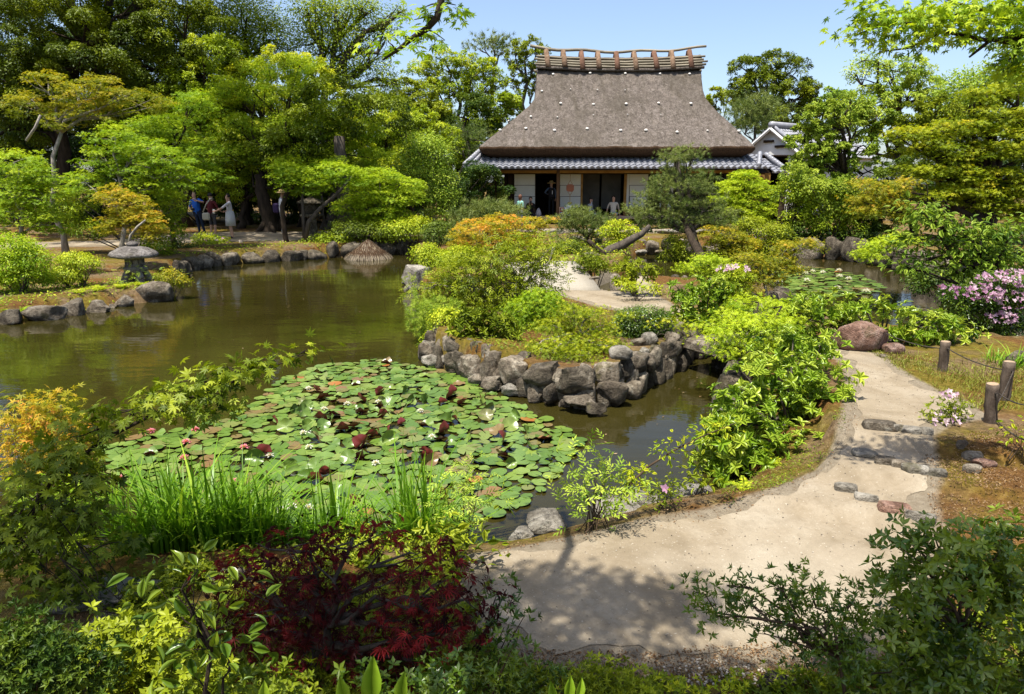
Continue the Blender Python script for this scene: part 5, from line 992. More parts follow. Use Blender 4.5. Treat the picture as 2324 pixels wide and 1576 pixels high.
# ------------------------------------------------------------------ house garden
plant('pine_tree', 'low dome-trained pine left of the veranda', 'pine', 27.2, [(1110, 478, 60, 18), (1070, 492, 36, 14), (1150, 490, 40, 16), (1110, 500, 56, 14)], 'pn', T_TUFT, .22, 4.2, 'pad', stem=1105, fork=(1108, 512), r0=.09, tb=.72, bark='bark')
plant('pine_tree', 'wispy pine tuft tree between the dome pine and the orange maple', 'pine', 24, [(1020, 540, 34, 20), (1050, 530, 30, 20)], 'pn', T_TUFT, .2, 3.6, 'pad', stem=1035, r0=.05, tb=.65)
plant('maple_tree', 'feathery orange and gold maple in front of the veranda steps', 'maple', 19.0, [(1140, 505, 56, 24), (1090, 520, 56, 27), (1190, 520, 56, 27), (1050, 535, 40, 24), (1150, 540, 70, 27), (1215, 505, 30, 18), (1240, 500, 20, 14), (1100, 560, 60, 27), (1190, 560, 50, 27), (1050, 565, 36, 24)], 'or', T_MAP5, .07, 1.6, 'layer', r0=.06, stem=1130, fork=(1130, 570), bark='barkl', tb=.40, tv=.24)
plant('azalea', 'low olive-yellow azalea dome by the veined white rock', 'azalea', 18.4, [(985, 590, 40, 18), (1020, 598, 40, 20), (965, 575, 30, 16), (1045, 585, 40, 22), (1000, 612, 40, 12)], 'yg', T_OVAL, .05, 3.2, 'dome', r0=.02, stems=7, part='foliage', stem=1005, tb=.45)
plant('pine_tree', 'large tiered garden pine standing before the veranda', 'pine', 23.5, [(1540, 352, 50, 14), (1515, 362, 32, 12), (1570, 362, 32, 12), (1530, 395, 54, 14), (1575, 405, 50, 14), (1500, 415, 40, 13), (1550, 428, 70, 16), (1600, 440, 46, 16), (1480, 450, 44, 14), (1530, 462, 60, 16), (1460, 482, 50, 15), (1600, 475, 60, 18), (1530, 495, 70, 16), (1450, 505, 40, 12), (1630, 500, 50, 18), (1580, 510, 60, 16), (1500, 515, 50, 13)], 'pn', T_TUFT, .14, 1.9, 'pad', stem=1596, fork=(1548, 470), r0=.15, bark='bark', tb=.70, extra=[([(1548, 480), (1542, 420), (1538, 360)], [.12, .10, .06])])
plant('pine_tree', 'small umbrella pine left of the large garden pine', 'pine', 24.5, [(1325, 490, 50, 14), (1295, 505, 36, 14), (1355, 505, 36, 14), (1325, 515, 52, 13), (1290, 548, 36, 10), (1345, 540, 24, 8)], 'pn', T_TUFT, .16, 3.0, 'pad', stem=1345, fork=(1335, 545), r0=.09, bark='barkd', tb=.62)
for pts, r, l, Y in [([(1365, 582), (1385, 568), (1415, 555), (1440, 540), (1456, 532), (1475, 512)], [.17, .16, .14, .12, .10, .06], 'thick grey pine trunk lying low across the garden', 22.0), ([(1383, 586), (1362, 572), (1345, 556), (1335, 545)], [.10, .09, .08, .06], 'thin dark prop trunk crossing behind the lying pine trunk', 21.5), ([(1604, 607, 20.4), (1590, 580, 21.2), (1572, 548, 22.2), (1557, 515, 23.2), (1552, 480, 24.1), (1546, 440, 24.3)], [.17, .14, .12, .10, .08, .05], 'dark leaning trunk rising from the island shore before the large pine', 18.0)]:
    P_ = [At(x, y, yy[0] if yy else Y) for x, y, *yy in pts]; o = tag(MB().tube([p - P_[0] for p in P_], r, 10).obj('leaning_trunk', M['bark' if 'grey' in l else 'barkd'], None, True), l, 'trunk'); o.location = P_[0]
plant('shrub', 'bright lime shrub between the umbrella pine and the large pine', 'shrub', 23.0, [(1405, 510, 36, 12), (1385, 525, 30, 12), (1425, 525, 30, 14), (1410, 545, 40, 16), (1395, 560, 24, 12)], 'yg', T_OVAL, .07, 2.6, 'layer', r0=.03, stems=7, part='foliage', stem=1405, tb=.62)
plant('shrub', 'bright green shrub right of the upright pond rock', 'shrub', 23.5, [(1530, 565, 30, 22), (1515, 580, 24, 16), (1550, 585, 24, 14), (1535, 545, 30, 12)], 'gr', T_OVAL, .07, 2.6, r0=.02, stems=7, part='foliage', stem=1530, tb=.85)
plant('shrub', 'dark low shrub beneath the umbrella pine', 'shrub', 21.5, [(1290, 565, 40, 14), (1320, 575, 34, 14), (1270, 572, 24, 12)], 'gr', T_OVAL, .06, 2.8, r0=.02, stems=6, part='foliage', stem=1295, tb=.3)
az = plant('azalea', 'green azalea with a few red blooms beside the arched bridge', 'azalea', 15.2, [(1335, 600, 34, 14), (1350, 612, 30, 14), (1320, 595, 24, 12)], 'gr', T_AZ, .07, 2.6, r0=.02, stems=7, part='foliage', stem=1338, tb=.45)
plant('shrub', 'domed broad-leaved shrub beyond the island path', 'shrub', 13.6, [(1440, 612, 46, 18), (1415, 622, 34, 18), (1468, 622, 34, 18), (1440, 632, 48, 16)], 'gr', T_WHORL, .095, 1.6, 'dome', r0=.02, stems=8, part='foliage', stem=1440, tb=.78)
plant('groundcover_plant', 'yellowish low plants edging the far side of the island path', 'groundcover', 13.0, [(1420, 648, 20, 5), (1450, 652, 24, 6), (1480, 656, 24, 6)], 'yg', T_OVAL, .05, 2.8, r0=.01, stems=5, part='foliage', stem=1450, tb=.6)
plant('maple_tree', 'yellow-green maple growing at the right end of the veranda', 'maple', 28.5, [(1690, 405, 34, 21), (1660, 425, 36, 21), (1720, 425, 36, 21), (1650, 450, 36, 21), (1700, 455, 46, 24), (1745, 440, 30, 21), (1670, 480, 44, 24), (1735, 480, 40, 24), (1700, 500, 46, 21)], 'mp', T_MAP5, .09, 2.4, 'layer', r0=.09, stem=1700, fork=(1700, 490), bark='barkd', tb=.85)
plant('maple_tree', 'small golden maple behind the house pond bank', 'maple', 23, [(1620, 530, 36, 21), (1660, 540, 40, 21), (1690, 560, 40, 24), (1630, 560, 34, 21), (1660, 580, 40, 21)], 'or', T_MAP5, .075, 2.4, 'layer', r0=.05, stem=1655, fork=(1655, 570), bark='barkd', tb=.20)
plant('shrub', 'fresh green shrub between the golden maple and the shaded bank', 'shrub', 24, [(1720, 530, 36, 24), (1745, 560, 34, 20), (1700, 515, 30, 18), (1765, 530, 30, 24)], 'gr', T_OVAL, .08, 2.6, r0=.03, stems=7, part='foliage', stem=1730, tb=.8)
plant('maple_tree', 'gold and peach maple reaching over the second lily patch', 'maple', 13.4, [(1790, 560, 36, 12), (1830, 552, 24, 10), (1770, 585, 40, 13), (1730, 600, 46, 14), (1780, 610, 44, 14), (1700, 585, 36, 14), (1740, 635, 50, 14), (1690, 620, 40, 14), (1680, 650, 40, 13), (1850, 560, 18, 8)], 'or', T_MAP5, .06, 2.4, 'spray', r0=.05, stem=1740, fork=(1735, 640), bark='barkl', tb=.18)
plant('maple_tree', 'lime maple left of the gold and peach one', 'maple', 14.5, [(1600, 590, 36, 14), (1640, 600, 34, 14), (1570, 608, 36, 12), (1620, 620, 36, 14)], 'mp', T_MAP5, .06, 2.4, 'spray', r0=.04, stem=1610, fork=(1610, 615), tb=.8)
az = plant('azalea', 'green azalea with pale pink flowers tucked behind the lime shrub', 'azalea', 12.4, [(1650, 612, 30, 10), (1680, 615, 30, 10), (1665, 625, 40, 12)], 'yg', T_OVAL, .05, 2.2, r0=.012, stems=5, part='foliage', stem=1665); flowers(az, wblobs([(1660, 610, 40, 10)], 12.4), 40, .05, 'pk', np.random.default_rng(5), tb=.9)
# ------------------------------------------------------------------ island planting
plant('shrub', 'glossy bright green shrub tree in the middle of the island', 'shrub', 12.2, [(1120, 590, 50, 24), (1180, 570, 50, 22), (1060, 620, 56, 26), (1130, 640, 60, 26), (1210, 610, 40, 24), (1235, 575, 30, 14), (1180, 670, 50, 24), (1090, 675, 50, 24), (1020, 640, 40, 20), (1225, 650, 34, 16), (1255, 560, 20, 10), (1000, 670, 44, 22), (1060, 700, 50, 22), (1140, 700, 50, 22), (960, 655, 26, 14)], 'gr', T_SPRIG, .14, 3.0, 'loose', r0=.05, stem=1180, fork=(1175, 690), bark='barkl', tb=.68, tv=.2, twigs=7)
plant('conifer_shrub', 'pale feathery shrub at the west tip of the island', 'shrub', 11.2, [(965, 690, 24, 16), (990, 705, 26, 16), (970, 730, 26, 20), (1000, 740, 24, 18), (985, 765, 24, 16), (1020, 690, 18, 16)], 'lg', T_TUFT, .10, 3.0, 'broad', r0=.02, stems=8, part='foliage', stem=985, tb=.62)
plant('azalea', 'yellowish azalea between the feathery shrub and the big-leaved one', 'azalea', 10.6, [(1010, 725, 34, 20), (1045, 735, 30, 22), (1000, 770, 34, 20), (1035, 775, 36, 20), (985, 785, 26, 14)], 'yg', T_OVAL, .04, 2.8, 'dome', r0=.015, stems=7, part='foliage', stem=1015, tb=.55)
plant('shrub', 'dark green big-leaved shrub on the island edge', 'shrub', 9.6, [(1085, 720, 40, 24), (1120, 735, 44, 28), (1070, 750, 36, 24), (1115, 775, 46, 20), (1050, 735, 26, 18), (1150, 760, 34, 20)], 'gr', T_WHORL, .085, 2.2, 'dome', r0=.015, stems=8, part='foliage', stem=1095, tb=.42)
plant('maple_tree', 'green leafy maple filling the island behind the yellow one', 'maple', 10.4, [(1190, 700, 50, 26), (1230, 680, 46, 24), (1160, 735, 50, 24), (1215, 735, 50, 26), (1180, 765, 50, 18), (1250, 700, 40, 24)], 'mp', T_MAP5, .055, 2.4, 'spray', r0=.035, stem=1205, fork=(1205, 745), bark='barkl', tb=.52)
plant('maple_tree', 'yellow spreading maple spilling over the island wall', 'maple', 9.1, [(1290, 705, 50, 18), (1340, 712, 40, 16), (1260, 740, 50, 20), (1320, 745, 60, 20), (1370, 745, 34, 16), (1290, 780, 60, 20, -.3), (1350, 775, 50, 18, -.2), (1250, 800, 44, 20, -.6), (1310, 808, 50, 16, -.6), (1225, 780, 30, 18, -.4), (1380, 785, 40, 14, -.3), (1340, 820, 30, 10, -.6)], 'ye', T_MAP5, .052, 1.7, 'spray', r0=.035, stem=1305, fork=(1305, 770), bark='barkl', tb=.14)
plant('azalea', 'low dark glossy azalea at the top of the island wall', 'azalea', 9.9, [(1430, 718, 34, 14), (1470, 712, 36, 14), (1500, 725, 26, 14), (1440, 738, 40, 16), (1480, 742, 36, 16), (1415, 735, 24, 14)], 'bx', T_OVAL, .035, 3.2, 'dome', r0=.012, stems=7, part='foliage', stem=1460, tb=.5)
plant('maple_tree', 'thin yellow maple spray over the dark glossy azalea', 'maple', 9.6, [(1425, 712, 26, 8), (1520, 730, 36, 10), (1560, 745, 30, 8), (1540, 765, 20, 8)], 'ye', T_MAP5, .055, 1.5, 'spray', r0=.012, stem=1480, tb=.3)
plant('shrub', 'dense lime whorled shrub beside the island path', 'shrub', 10.6, [(1570, 650, 40, 20), (1610, 650, 40, 20), (1560, 680, 40, 20), (1610, 685, 44, 20), (1650, 665, 36, 20), (1640, 695, 30, 14)], 'wh', T_WHORL, .085, 1.6, 'dome', r0=.015, stems=9, part='foliage', stem=1600, tb=.55)
plant('maple_tree', 'spreading lime maple overhanging the stone channel', 'maple', 7.9, [(1700, 690, 50, 18, 1.2), (1760, 700, 50, 18, 1.0), (1660, 715, 40, 16, 1.), (1720, 735, 56, 20), (1780, 735, 40, 18), (1660, 755, 50, 16), (1620, 770, 34, 10), (1710, 775, 50, 18), (1650, 795, 46, 12), (1740, 790, 40, 16), (1600, 740, 30, 8, .4), (1690, 810, 40, 10)], 'mp', T_MAP5, .055, 2.5, 'spray', r0=.03, stem=1740, fork=(1735, 765), bark='barkd', tb=.88)
plant('shrub', 'big glossy whorled shrub leaning over the channel beside the path', 'shrub', 6.5, [(1760, 790, 60, 36, .8), (1830, 770, 60, 34, 1.0), (1880, 815, 50, 40, .6), (1720, 850, 60, 46), (1800, 850, 70, 50), (1870, 880, 56, 46), (1690, 920, 60, 46, -.3), (1770, 930, 70, 50, -.2), (1850, 940, 60, 46, -.1), (1700, 980, 70, 40, -.6), (1780, 1000, 70, 40, -.6), (1650, 965, 44, 30, -.6), (1625, 955, 36, 26, -.6), (1660, 1015, 50, 30, -.75), (1690, 1050, 50, 24, -.85), (1640, 915, 34, 24, -.4), (1730, 1030, 50, 26, -.8), (1820, 1010, 50, 34, -.5)], 'wh', T_WHORL, .080, 1.5, 'dome', r0=.02, stems=16, part='foliage', stem=1790, tb=.55, tv=.2)
plant('shrub', 'long row of lime whorled leaves along the rope by the second pond', 'shrub', 8.8, [(1800, 700, 40, 24, .4), (1850, 690, 46, 24), (1900, 690, 44, 24), (1870, 725, 50, 24), (1960, 695, 46, 18), (2010, 705, 46, 18), (2060, 720, 46, 20), (2110, 735, 46, 22), (2160, 745, 44, 20), (2200, 755, 26, 16), (2080, 755, 40, 16), (2140, 770, 40, 16), (1820, 745, 44, 24)], 'wh', T_WHORL, .085, 1.5, 'dome', r0=.02, stems=18, part='foliage', stem=2000, tb=.62, tv=.2)
# ------------------------------------------------------------------ right bank
plant('shrub', 'mid green shrub hiding the trunk of the glossy tree', 'shrub', 24.8, [(1840, 430, 50, 26), (1890, 435, 50, 26), (1940, 430, 40, 24), (1860, 480, 50, 22), (1920, 480, 44, 22), (1970, 465, 40, 24), (1800, 400, 34, 24)], 'lg', T_BROAD, .11, 2.4, r0=.03, stems=8, part='foliage', stem=1890, tb=.6)
plant('broadleaf_tree', 'glossy green bushy tree beside the white storehouse', 'tree', 26, [(1850, 270, 44, 30), (1835, 290, 36, 30), (1845, 335, 50, 40), (1880, 262, 40, 30), (1820, 318, 36, 34), (1880, 305, 50, 36), (1930, 280, 44, 34), (1960, 330, 46, 36), (1840, 360, 50, 34), (1900, 365, 54, 38), (1970, 390, 44, 36), (1830, 410, 44, 30), (1890, 425, 50, 30), (1930, 240, 36, 24), (1990, 260, 40, 30), (1810, 385, 36, 30), (1800, 440, 34, 24), (1860, 450, 44, 26), (1960, 440, 40, 30)], 'lg', T_BROAD, .13, 2.2, 'broad', r0=.13, stem=1920, fork=(1915, 400), bark='barkd', tb=.68)
plant('broadleaf_tree', 'green broad-leaved tree behind the yellow maple', 'tree', 26, [(2020, 300, 50, 36), (2070, 270, 50, 34), (2110, 300, 50, 40), (2030, 350, 50, 36), (2130, 250, 50, 34), (2200, 250, 56, 40)], 'gr', T_BROAD, .13, 2.2, 'broad', r0=.12, stem=2060, fork=(2060, 380), bark='barkd', tb=.7)
plant('shrub', 'yellow-green shrub over the shaded bank wall', 'shrub', 25, [(1830, 455, 44, 22), (1870, 475, 40, 22), (1810, 490, 40, 22), (1860, 505, 44, 20), (1910, 490, 34, 22), (1900, 445, 44, 24), (1950, 480, 44, 24), (1800, 430, 36, 24), (1930, 520, 44, 20)], 'yg', T_OVAL, .09, 2.4, r0=.03, stems=8, part='foliage', stem=1850, tb=.42)
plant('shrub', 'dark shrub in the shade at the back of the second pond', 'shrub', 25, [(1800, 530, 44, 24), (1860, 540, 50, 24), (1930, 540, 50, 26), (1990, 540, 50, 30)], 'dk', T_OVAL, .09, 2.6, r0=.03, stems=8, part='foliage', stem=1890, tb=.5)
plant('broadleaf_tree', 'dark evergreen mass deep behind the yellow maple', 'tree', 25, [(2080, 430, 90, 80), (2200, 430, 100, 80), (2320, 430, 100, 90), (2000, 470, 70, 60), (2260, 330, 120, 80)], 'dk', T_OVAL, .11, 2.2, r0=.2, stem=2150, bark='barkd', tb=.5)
plant('maple_tree', 'large yellow-gold maple with dark spreading limbs at the right edge', 'maple', 15, [(2180, 285, 70, 22), (2260, 260, 70, 24), (2330, 270, 60, 26), (2120, 330, 70, 22), (2210, 340, 80, 24), (2300, 340, 80, 26), (2090, 385, 60, 20), (2170, 395, 80, 24), (2270, 400, 80, 26), (2330, 420, 60, 26), (2130, 440, 70, 22), (2230, 455, 80, 24), (2310, 480, 70, 24), (2060, 300, 50, 18), (2240, 210, 60, 20), (2310, 200, 60, 22), (2150, 360, 70, 26), (2250, 310, 80, 28), (2290, 440, 70, 26), (2190, 430, 70, 24), (2110, 300, 50, 20)], 'ye', T_MAP5, .075, 2.8, 'layer', r0=.14, stem=2235, fork=(2235, 430), bark='barkd', tb=.22, tv=.2, twigs=7)
plant('maple_tree', 'peach-orange maple tiers hanging before the dark bank', 'maple', 14.6, [(1965, 420, 40, 12), (2000, 440, 46, 14), (1950, 455, 34, 12), (2020, 465, 44, 14), (1975, 480, 44, 14), (2050, 420, 40, 14), (2060, 490, 40, 14)], 'or', T_MAP5, .07, 2.4, 'spray', r0=.05, stem=2215, fork=(2150, 490), bark='barkd', tb=.24)
plant('maple_tree', 'yellow-green maple spray drooping to the second pond', 'maple', 14.0, [(1985, 560, 30, 14), (1975, 580, 34, 14), (2010, 555, 30, 14), (2050, 545, 40, 14), (1965, 585, 20, 8)], 'mp', T_MAP5, .065, 2.4, 'spray', r0=.03, stem=2225, fork=(2120, 545), bark='barkd', tb=.85)
plant('broadleaf_tree', 'broad-leaved green tree hanging over the right shore', 'tree', 11.6, [(2090, 480, 40, 20), (2130, 510, 50, 22), (2180, 500, 46, 24), (2090, 545, 40, 18), (2150, 560, 50, 22), (2210, 560, 50, 24), (2060, 610, 26, 16), (2090, 600, 30, 14), (2200, 610, 50, 22), (2260, 590, 50, 26), (2280, 530, 50, 30), (2300, 640, 40, 20), (2150, 600, 40, 16)], 'lg', T_BROAD, .11, 1.9, 'broad', r0=.06, stem=2345, fork=(2260, 620), bark='barkd', tb=.36)
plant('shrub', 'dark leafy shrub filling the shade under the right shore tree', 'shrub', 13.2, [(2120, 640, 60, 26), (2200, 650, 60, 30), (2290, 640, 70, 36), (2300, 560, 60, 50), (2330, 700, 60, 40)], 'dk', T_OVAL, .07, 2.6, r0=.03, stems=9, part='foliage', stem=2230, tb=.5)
az = plant('azalea', 'large pink-flowered azalea at the right shore', 'azalea', 10.4, [(2260, 645, 44, 20), (2310, 640, 44, 22), (2230, 675, 40, 18), (2290, 690, 50, 24), (2180, 670, 36, 16), (2270, 725, 40, 16), (2160, 655, 24, 10)], 'bx', T_OVAL, .045, 1.9, r0=.02, stems=9, part='foliage', stem=2270, tb=.42)
flowers(az, wblobs([(2260, 640, 50, 20), (2310, 632, 50, 22), (2235, 665, 44, 16), (2290, 680, 50, 22), (2270, 722, 36, 14)], 10.2), 52, .044, 'pk', np.random.default_rng(7), tb=.55); flowers(az, wblobs([(2180, 668, 40, 16), (2150, 655, 20, 8)], 10.2), 16, .04, 'pk', np.random.default_rng(8), tb=.1)

plant('broadleaf_tree', 'leafy green tree past the edge behind the pink azalea', 'tree', 17, [(2470, 380, 110, 60), (2560, 300, 120, 70), (2440, 480, 100, 60), (2580, 450, 120, 60), (2500, 560, 110, 50)], 'lg', T_OVAL, .10, 1.6, r0=.14, stem=2520, bark='barkd', tb=.55)
plant('broadleaf_tree', 'tall green tree past the edge beyond the yellow-gold maple', 'tree', 24, [(2480, 200, 120, 70), (2420, 300, 110, 60), (2640, 260, 140, 80), (2700, 380, 140, 70), (2560, 120, 120, 70)], 'gr', T_OVAL, .14, 1.6, r0=.2, stem=2560, bark='barkd', tb=.5)
plant('shrub', 'green shrub past the edge beside the pink azalea', 'shrub', 10.8, [(2430, 690, 70, 44), (2500, 720, 70, 44), (2560, 670, 80, 50)], 'mp', T_OVAL, .06, 2.0, 'dome', r0=.02, stems=8, part='foliage', stem=2490, tb=.5)
# ------------------------------------------------------------------ near planting
def blades(name, label, c, n, hgt, spread, mat='gs', cat='grass clump', wid=.009, seed=0, lean=.5, tb=.5, squash=1.):
    r = np.random.default_rng(seed); V, F, T = [], [], []; S = 6
    for i in range(n):
        a = r.uniform(0, 6.283); rr = spread * math.sqrt(r.random()); b = np.array([math.cos(a) * rr, math.sin(a) * rr * squash, 0])
        d = unit((np.array([math.cos(a), math.sin(a), 0]) * .7 + r.normal(size=3) * [.8, .8, 0])[None])[0]; h = hgt * r.uniform(.35, 1.25); l = lean * r.uniform(.1, 2.0); s = np.array([-d[1], d[0], 0]); w = wid * r.uniform(.6, 1.3); o = len(V); tt = r.normal(tb, .2)
        z0 = gz(c[0] + b[0], c[1] + b[1]) - c[2] - .02
        for k in range(S + 1):
            t = k / S; p = b + d * (l * h * t * t) + np.array([0, 0, z0 + h * (t - .28 * l * t ** 3)]); ww = w * (1 - t ** 2.2) + .0005
            V += [p - s * ww, p + s * ww]; T += [tt - .25 * (1 - t), tt - .25 * (1 - t)]
        F += [(o + 2 * k, o + 2 * k + 1, o + 2 * k + 3, o + 2 * k + 2) for k in range(S)]
    root = thing(name, label, cat, c); link(bpy.data.objects.new('blades', fast_mesh('blades', V, F, M[mat], np.clip(T, 0, 1))), root); return root
def gpt(x, Y, z=None):
    p = foot(x, Y)
    if z is not None: p[2] = z
    return p
for x, Y, n, h, sp, l, s in [(360, 4.15, 330, .62, .26, 'dense tall grass clump at the pond edge behind the red maple', 1), (480, 4.25, 420, .66, .28, 'tallest arching grass clump beside the near lily pads', 2), (575, 4.3, 260, .55, .22, 'grass clump right of the tallest one by the lily pads', 3), (760, 4.5, 240, .72, .16, 'upright grass clump in front of the lily pads', 4), (960, 4.45, 240, .82, .16, 'tall spiky grass clump behind the red maple top', 5), (870, 4.45, 170, .5, .2, 'short grass clump between the two spiky ones', 6), (1030, 4.45, 90, .45, .10, 'thin grass clump at the end of the planted shore', 7), (660, 4.4, 140, .45, .16, 'medium grass clump near the white water lilies', 8)]:
    blades('grass_clump', l, gpt(x, Y), n, h, sp, seed=s)
for blobs, Y, l, tb, T, mt in [([(810, 1205, 30, 14), (850, 1215, 30, 12)], 4.3, 'yellowish fine-leaved shrub between the grass clumps', .5, T_OVAL, 'yg'), ([(1000, 1205, 30, 14), (930, 1220, 30, 12)], 4.3, 'olive fine-leaved shrub behind the red maple crown', .4, T_OVAL, 'yg'), ([(1050, 1100, 26, 20), (1020, 1120, 30, 20), (1070, 1140, 26, 20), (1040, 1165, 30, 24), (1085, 1085, 18, 12)], 4.4, 'airy pale spirea overhanging the lily pads', .7, T_SPRIG, 'lg')]:
    plant('shrub', l, 'shrub', Y, blobs, mt, T, .075 if T is T_SPRIG else .025, 1.5, 'loose', r0=.005, stems=8, part='foliage', tb=tb, bark='twig')
plant('broadleaf_plant', 'bright green broad-leaved plant by the path behind the red maple', 'plant', 3.7, [(1000, 1240, 50, 20), (1050, 1230, 40, 20), (960, 1260, 50, 20), (1080, 1250, 30, 16)], 'gr', T_BROAD, .07, 1.6, 'loose', r0=.005, stems=8, part='foliage', tb=.8, bark='twig')
plant('maple_tree', 'orange-tinged young maple at the water left of the green maple branch', 'maple', 4.6, [(60, 930, 50, 24), (140, 920, 40, 24), (30, 970, 50, 26), (110, 970, 60, 28), (50, 1020, 60, 26), (140, 1010, 50, 26), (20, 1060, 50, 26), (100, 1060, 60, 30)], 'or', T_MAP5, .052, 1.9, 'loose', r0=.012, stem=60, bark='barkl', tb=.48, tv=.25)
plant('maple_tree', 'yellow-green sunlit maple low behind the dark maple branch', 'maple', 3.9, [(60, 1130, 70, 40), (160, 1130, 60, 40), (40, 1210, 70, 40), (140, 1220, 60, 40), (100, 1290, 60, 40), (180, 1340, 40, 24)], 'mp', T_MAP7, .055, 1.2, 'loose', r0=.012, stem=35, bark='barkl', tb=.6)
plant('maple_tree', 'large-leaved green maple branch sweeping in over the lily pond', 'maple', 3.35, [(690, 800, 34, 9, .5), (620, 815, 56, 14, .45), (540, 845, 60, 18, .4), (460, 860, 60, 20, .35), (500, 900, 60, 18, .35), (390, 900, 70, 21, .3), (300, 930, 60, 21, .25), (420, 940, 50, 18, .3), (220, 975, 60, 24, .2), (150, 1030, 70, 28, .1), (70, 1090, 80, 34), (180, 1110, 80, 34), (40, 1180, 90, 38), (150, 1190, 80, 34), (230, 1240, 56, 30), (60, 1260, 90, 33), (190, 1310, 60, 27), (270, 1360, 50, 18, -.1), (110, 1330, 60, 22, -.1), (300, 1400, 40, 10, -.2)], 'gr', T_MAP7, .062, 3.0, 'spray', r0=.022, stem=-130, fork=(90, 1120), bark='barkd', tb=.46, tv=.22, twigs=6, droop=.45, extra=[([(90, 1120), (230, 1000, .2), (400, 915, .3), (560, 855, .4), (690, 805, .5)], [.014, .012, .009, .006, .003])])
plant('maple_tree', 'dark red lace-leaf maple mounding beside the path', 'maple', 2.75, [(800, 1230, 120, 24, .1), (650, 1250, 90, 26), (930, 1255, 90, 26, .1), (560, 1310, 70, 36), (700, 1310, 110, 36), (850, 1325, 110, 36), (980, 1330, 80, 36), (1055, 1360, 44, 36), (620, 1390, 100, 44), (770, 1400, 110, 44), (910, 1410, 100, 44), (1030, 1430, 60, 44), (560, 1440, 60, 44), (680, 1480, 90, 44), (830, 1500, 100, 44), (950, 1500, 80, 36), (640, 1540, 80, 40), (760, 1560, 80, 30)], 'rd', T_LACE, .058, 2.3, 'spray', r0=.03, stem=720, fork=(740, 1420), bark='bark', tb=.48, tv=.2, twigs=8, droop=.7)
plant('maple_tree', 'crimson sunlit lace-leaf spray low on the red maple side', 'maple', 2.55, [(960, 1440, 50, 14), (1000, 1465, 44, 14), (930, 1470, 36, 12)], 'rd', T_LACE, .062, 2.4, 'spray', r0=.006, stem=900, bark='barkd', tb=1.0, droop=.7)
plant('young_tree', 'young tree with large glossy single leaves left of the red maple', 'young tree', 1.95, [(450, 1295, 40, 16), (390, 1335, 50, 26), (440, 1370, 60, 30), (490, 1410, 50, 34), (420, 1410, 40, 26), (470, 1460, 60, 36), (520, 1500, 44, 36), (450, 1540, 50, 26)], 'bx', T_BROAD, .062, .9, 'loose', r0=.012, stem=480, fork=(480, 1480), bark='barkd', tb=.75, droop=.5)
for blobs, Y, mt, T, sz, k, st, l, tb in [
    ([(40, 1440, 70, 34), (120, 1455, 70, 34), (60, 1520, 100, 46), (180, 1520, 60, 46), (-20, 1480, 70, 46)], 2.0, 'dk', T_AZ, .026, 2.2, 'dome', 'dark clipped shrub in the bottom corner below the flat rocks', .5),
    ([(280, 1430, 56, 26), (360, 1440, 56, 34), (250, 1500, 66, 36), (350, 1520, 70, 40), (450, 1545, 60, 30), (220, 1560, 60, 26)], 2.25, 'gr', T_WH4, .032, 2.0, 'broad', 'bright leafy groundcover shrub beside the dark clipped shrub', .78),
    ([(560, 1550, 70, 26), (640, 1565, 60, 20), (400, 1565, 60, 20)], 2.1, 'gr', T_WH4, .032, 2.0, 'broad', 'mid green leafy plants under the red maple', .55),
    ([(860, 1560, 60, 22), (950, 1550, 60, 26), (1020, 1540, 50, 30)], 2.25, 'bx', T_WH4, .032, 2.0, 'broad', 'dark leafy plants at the foot of the red maple', .55),
    ([(1090, 1530, 44, 24), (1150, 1545, 56, 26), (1215, 1550, 50, 24)], 2.48, 'bx', T_AZ, .028, 2.2, 'broad', 'leafy azalea shoots at the path corner by the red maple', .8),
    ([(1280, 1552, 56, 20), (1350, 1558, 56, 18), (1420, 1563, 56, 16)], 2.5, 'gr', T_AZ, .028, 2.2, 'broad', 'small-leaved green plants along the lower path edge', .65),
    ([(1480, 1568, 50, 12), (1560, 1570, 50, 12), (1640, 1565, 50, 14)], 2.52, 'yg', T_AZ, .024, 1.6, 'loose', 'sparse yellowish plants along the lower path edge', .6)]:
    plant('shrub', l, 'shrub', Y, blobs, mt, T, sz, k, st, r0=.005, stems=10, part='foliage', tb=tb, bark='twig')
r_ = np.random.default_rng(12)
def shoots(name, label, c, dirs, size, mat, tb):
    root = thing(name, label, 'plant', c); P = np.array([d[0] for d in dirs]); H = np.array([d[1] for d in dirs]); Nn = np.array([d[2] for d in dirs], float)
    link(bpy.data.objects.new('foliage', scatter_mesh('foliage', T_BROAD, P, Nn, H, np.array([d[3] for d in dirs]) * size, np.full(len(P), tb) + r_.normal(size=len(P)) * .1, M[mat])), root); return root
cS = At(845, 1576, 1.72); shoots('leaf_shoot', 'upright lime leaf shoots poking up at the bottom under the red maple', cS, [((.0, 0, -.02), (.02, 0, 1), (0, -1, .1), 1.1), ((-.08, 0, -.03), (-.15, 0, 1), (.3, -1, 0), .75), ((.085, 0, -.03), (.05, 0, 1), (-.3, -1, .1), .8), ((-.02, .02, -.03), (-.05, 0, 1), (.5, -1, 0), .7), ((-.32, 0, -.03), (.05, 0, 1), (.2, -1, 0), .6)], .12, 'wh', .45)
cS = At(1290, 1576, 1.9); shoots('leaf_shoot', 'lime leaf shoot at the bottom edge of the path', cS, [((0, 0, -.02), (.1, 0, 1), (0, -1, .1), .9), ((.03, 0, -.02), (.3, 0, 1), (.3, -1, .1), .8), ((-.04, 0, -.03), (-.3, 0, 1), (-.3, -1, 0), .8)], .09, 'wh', .6)
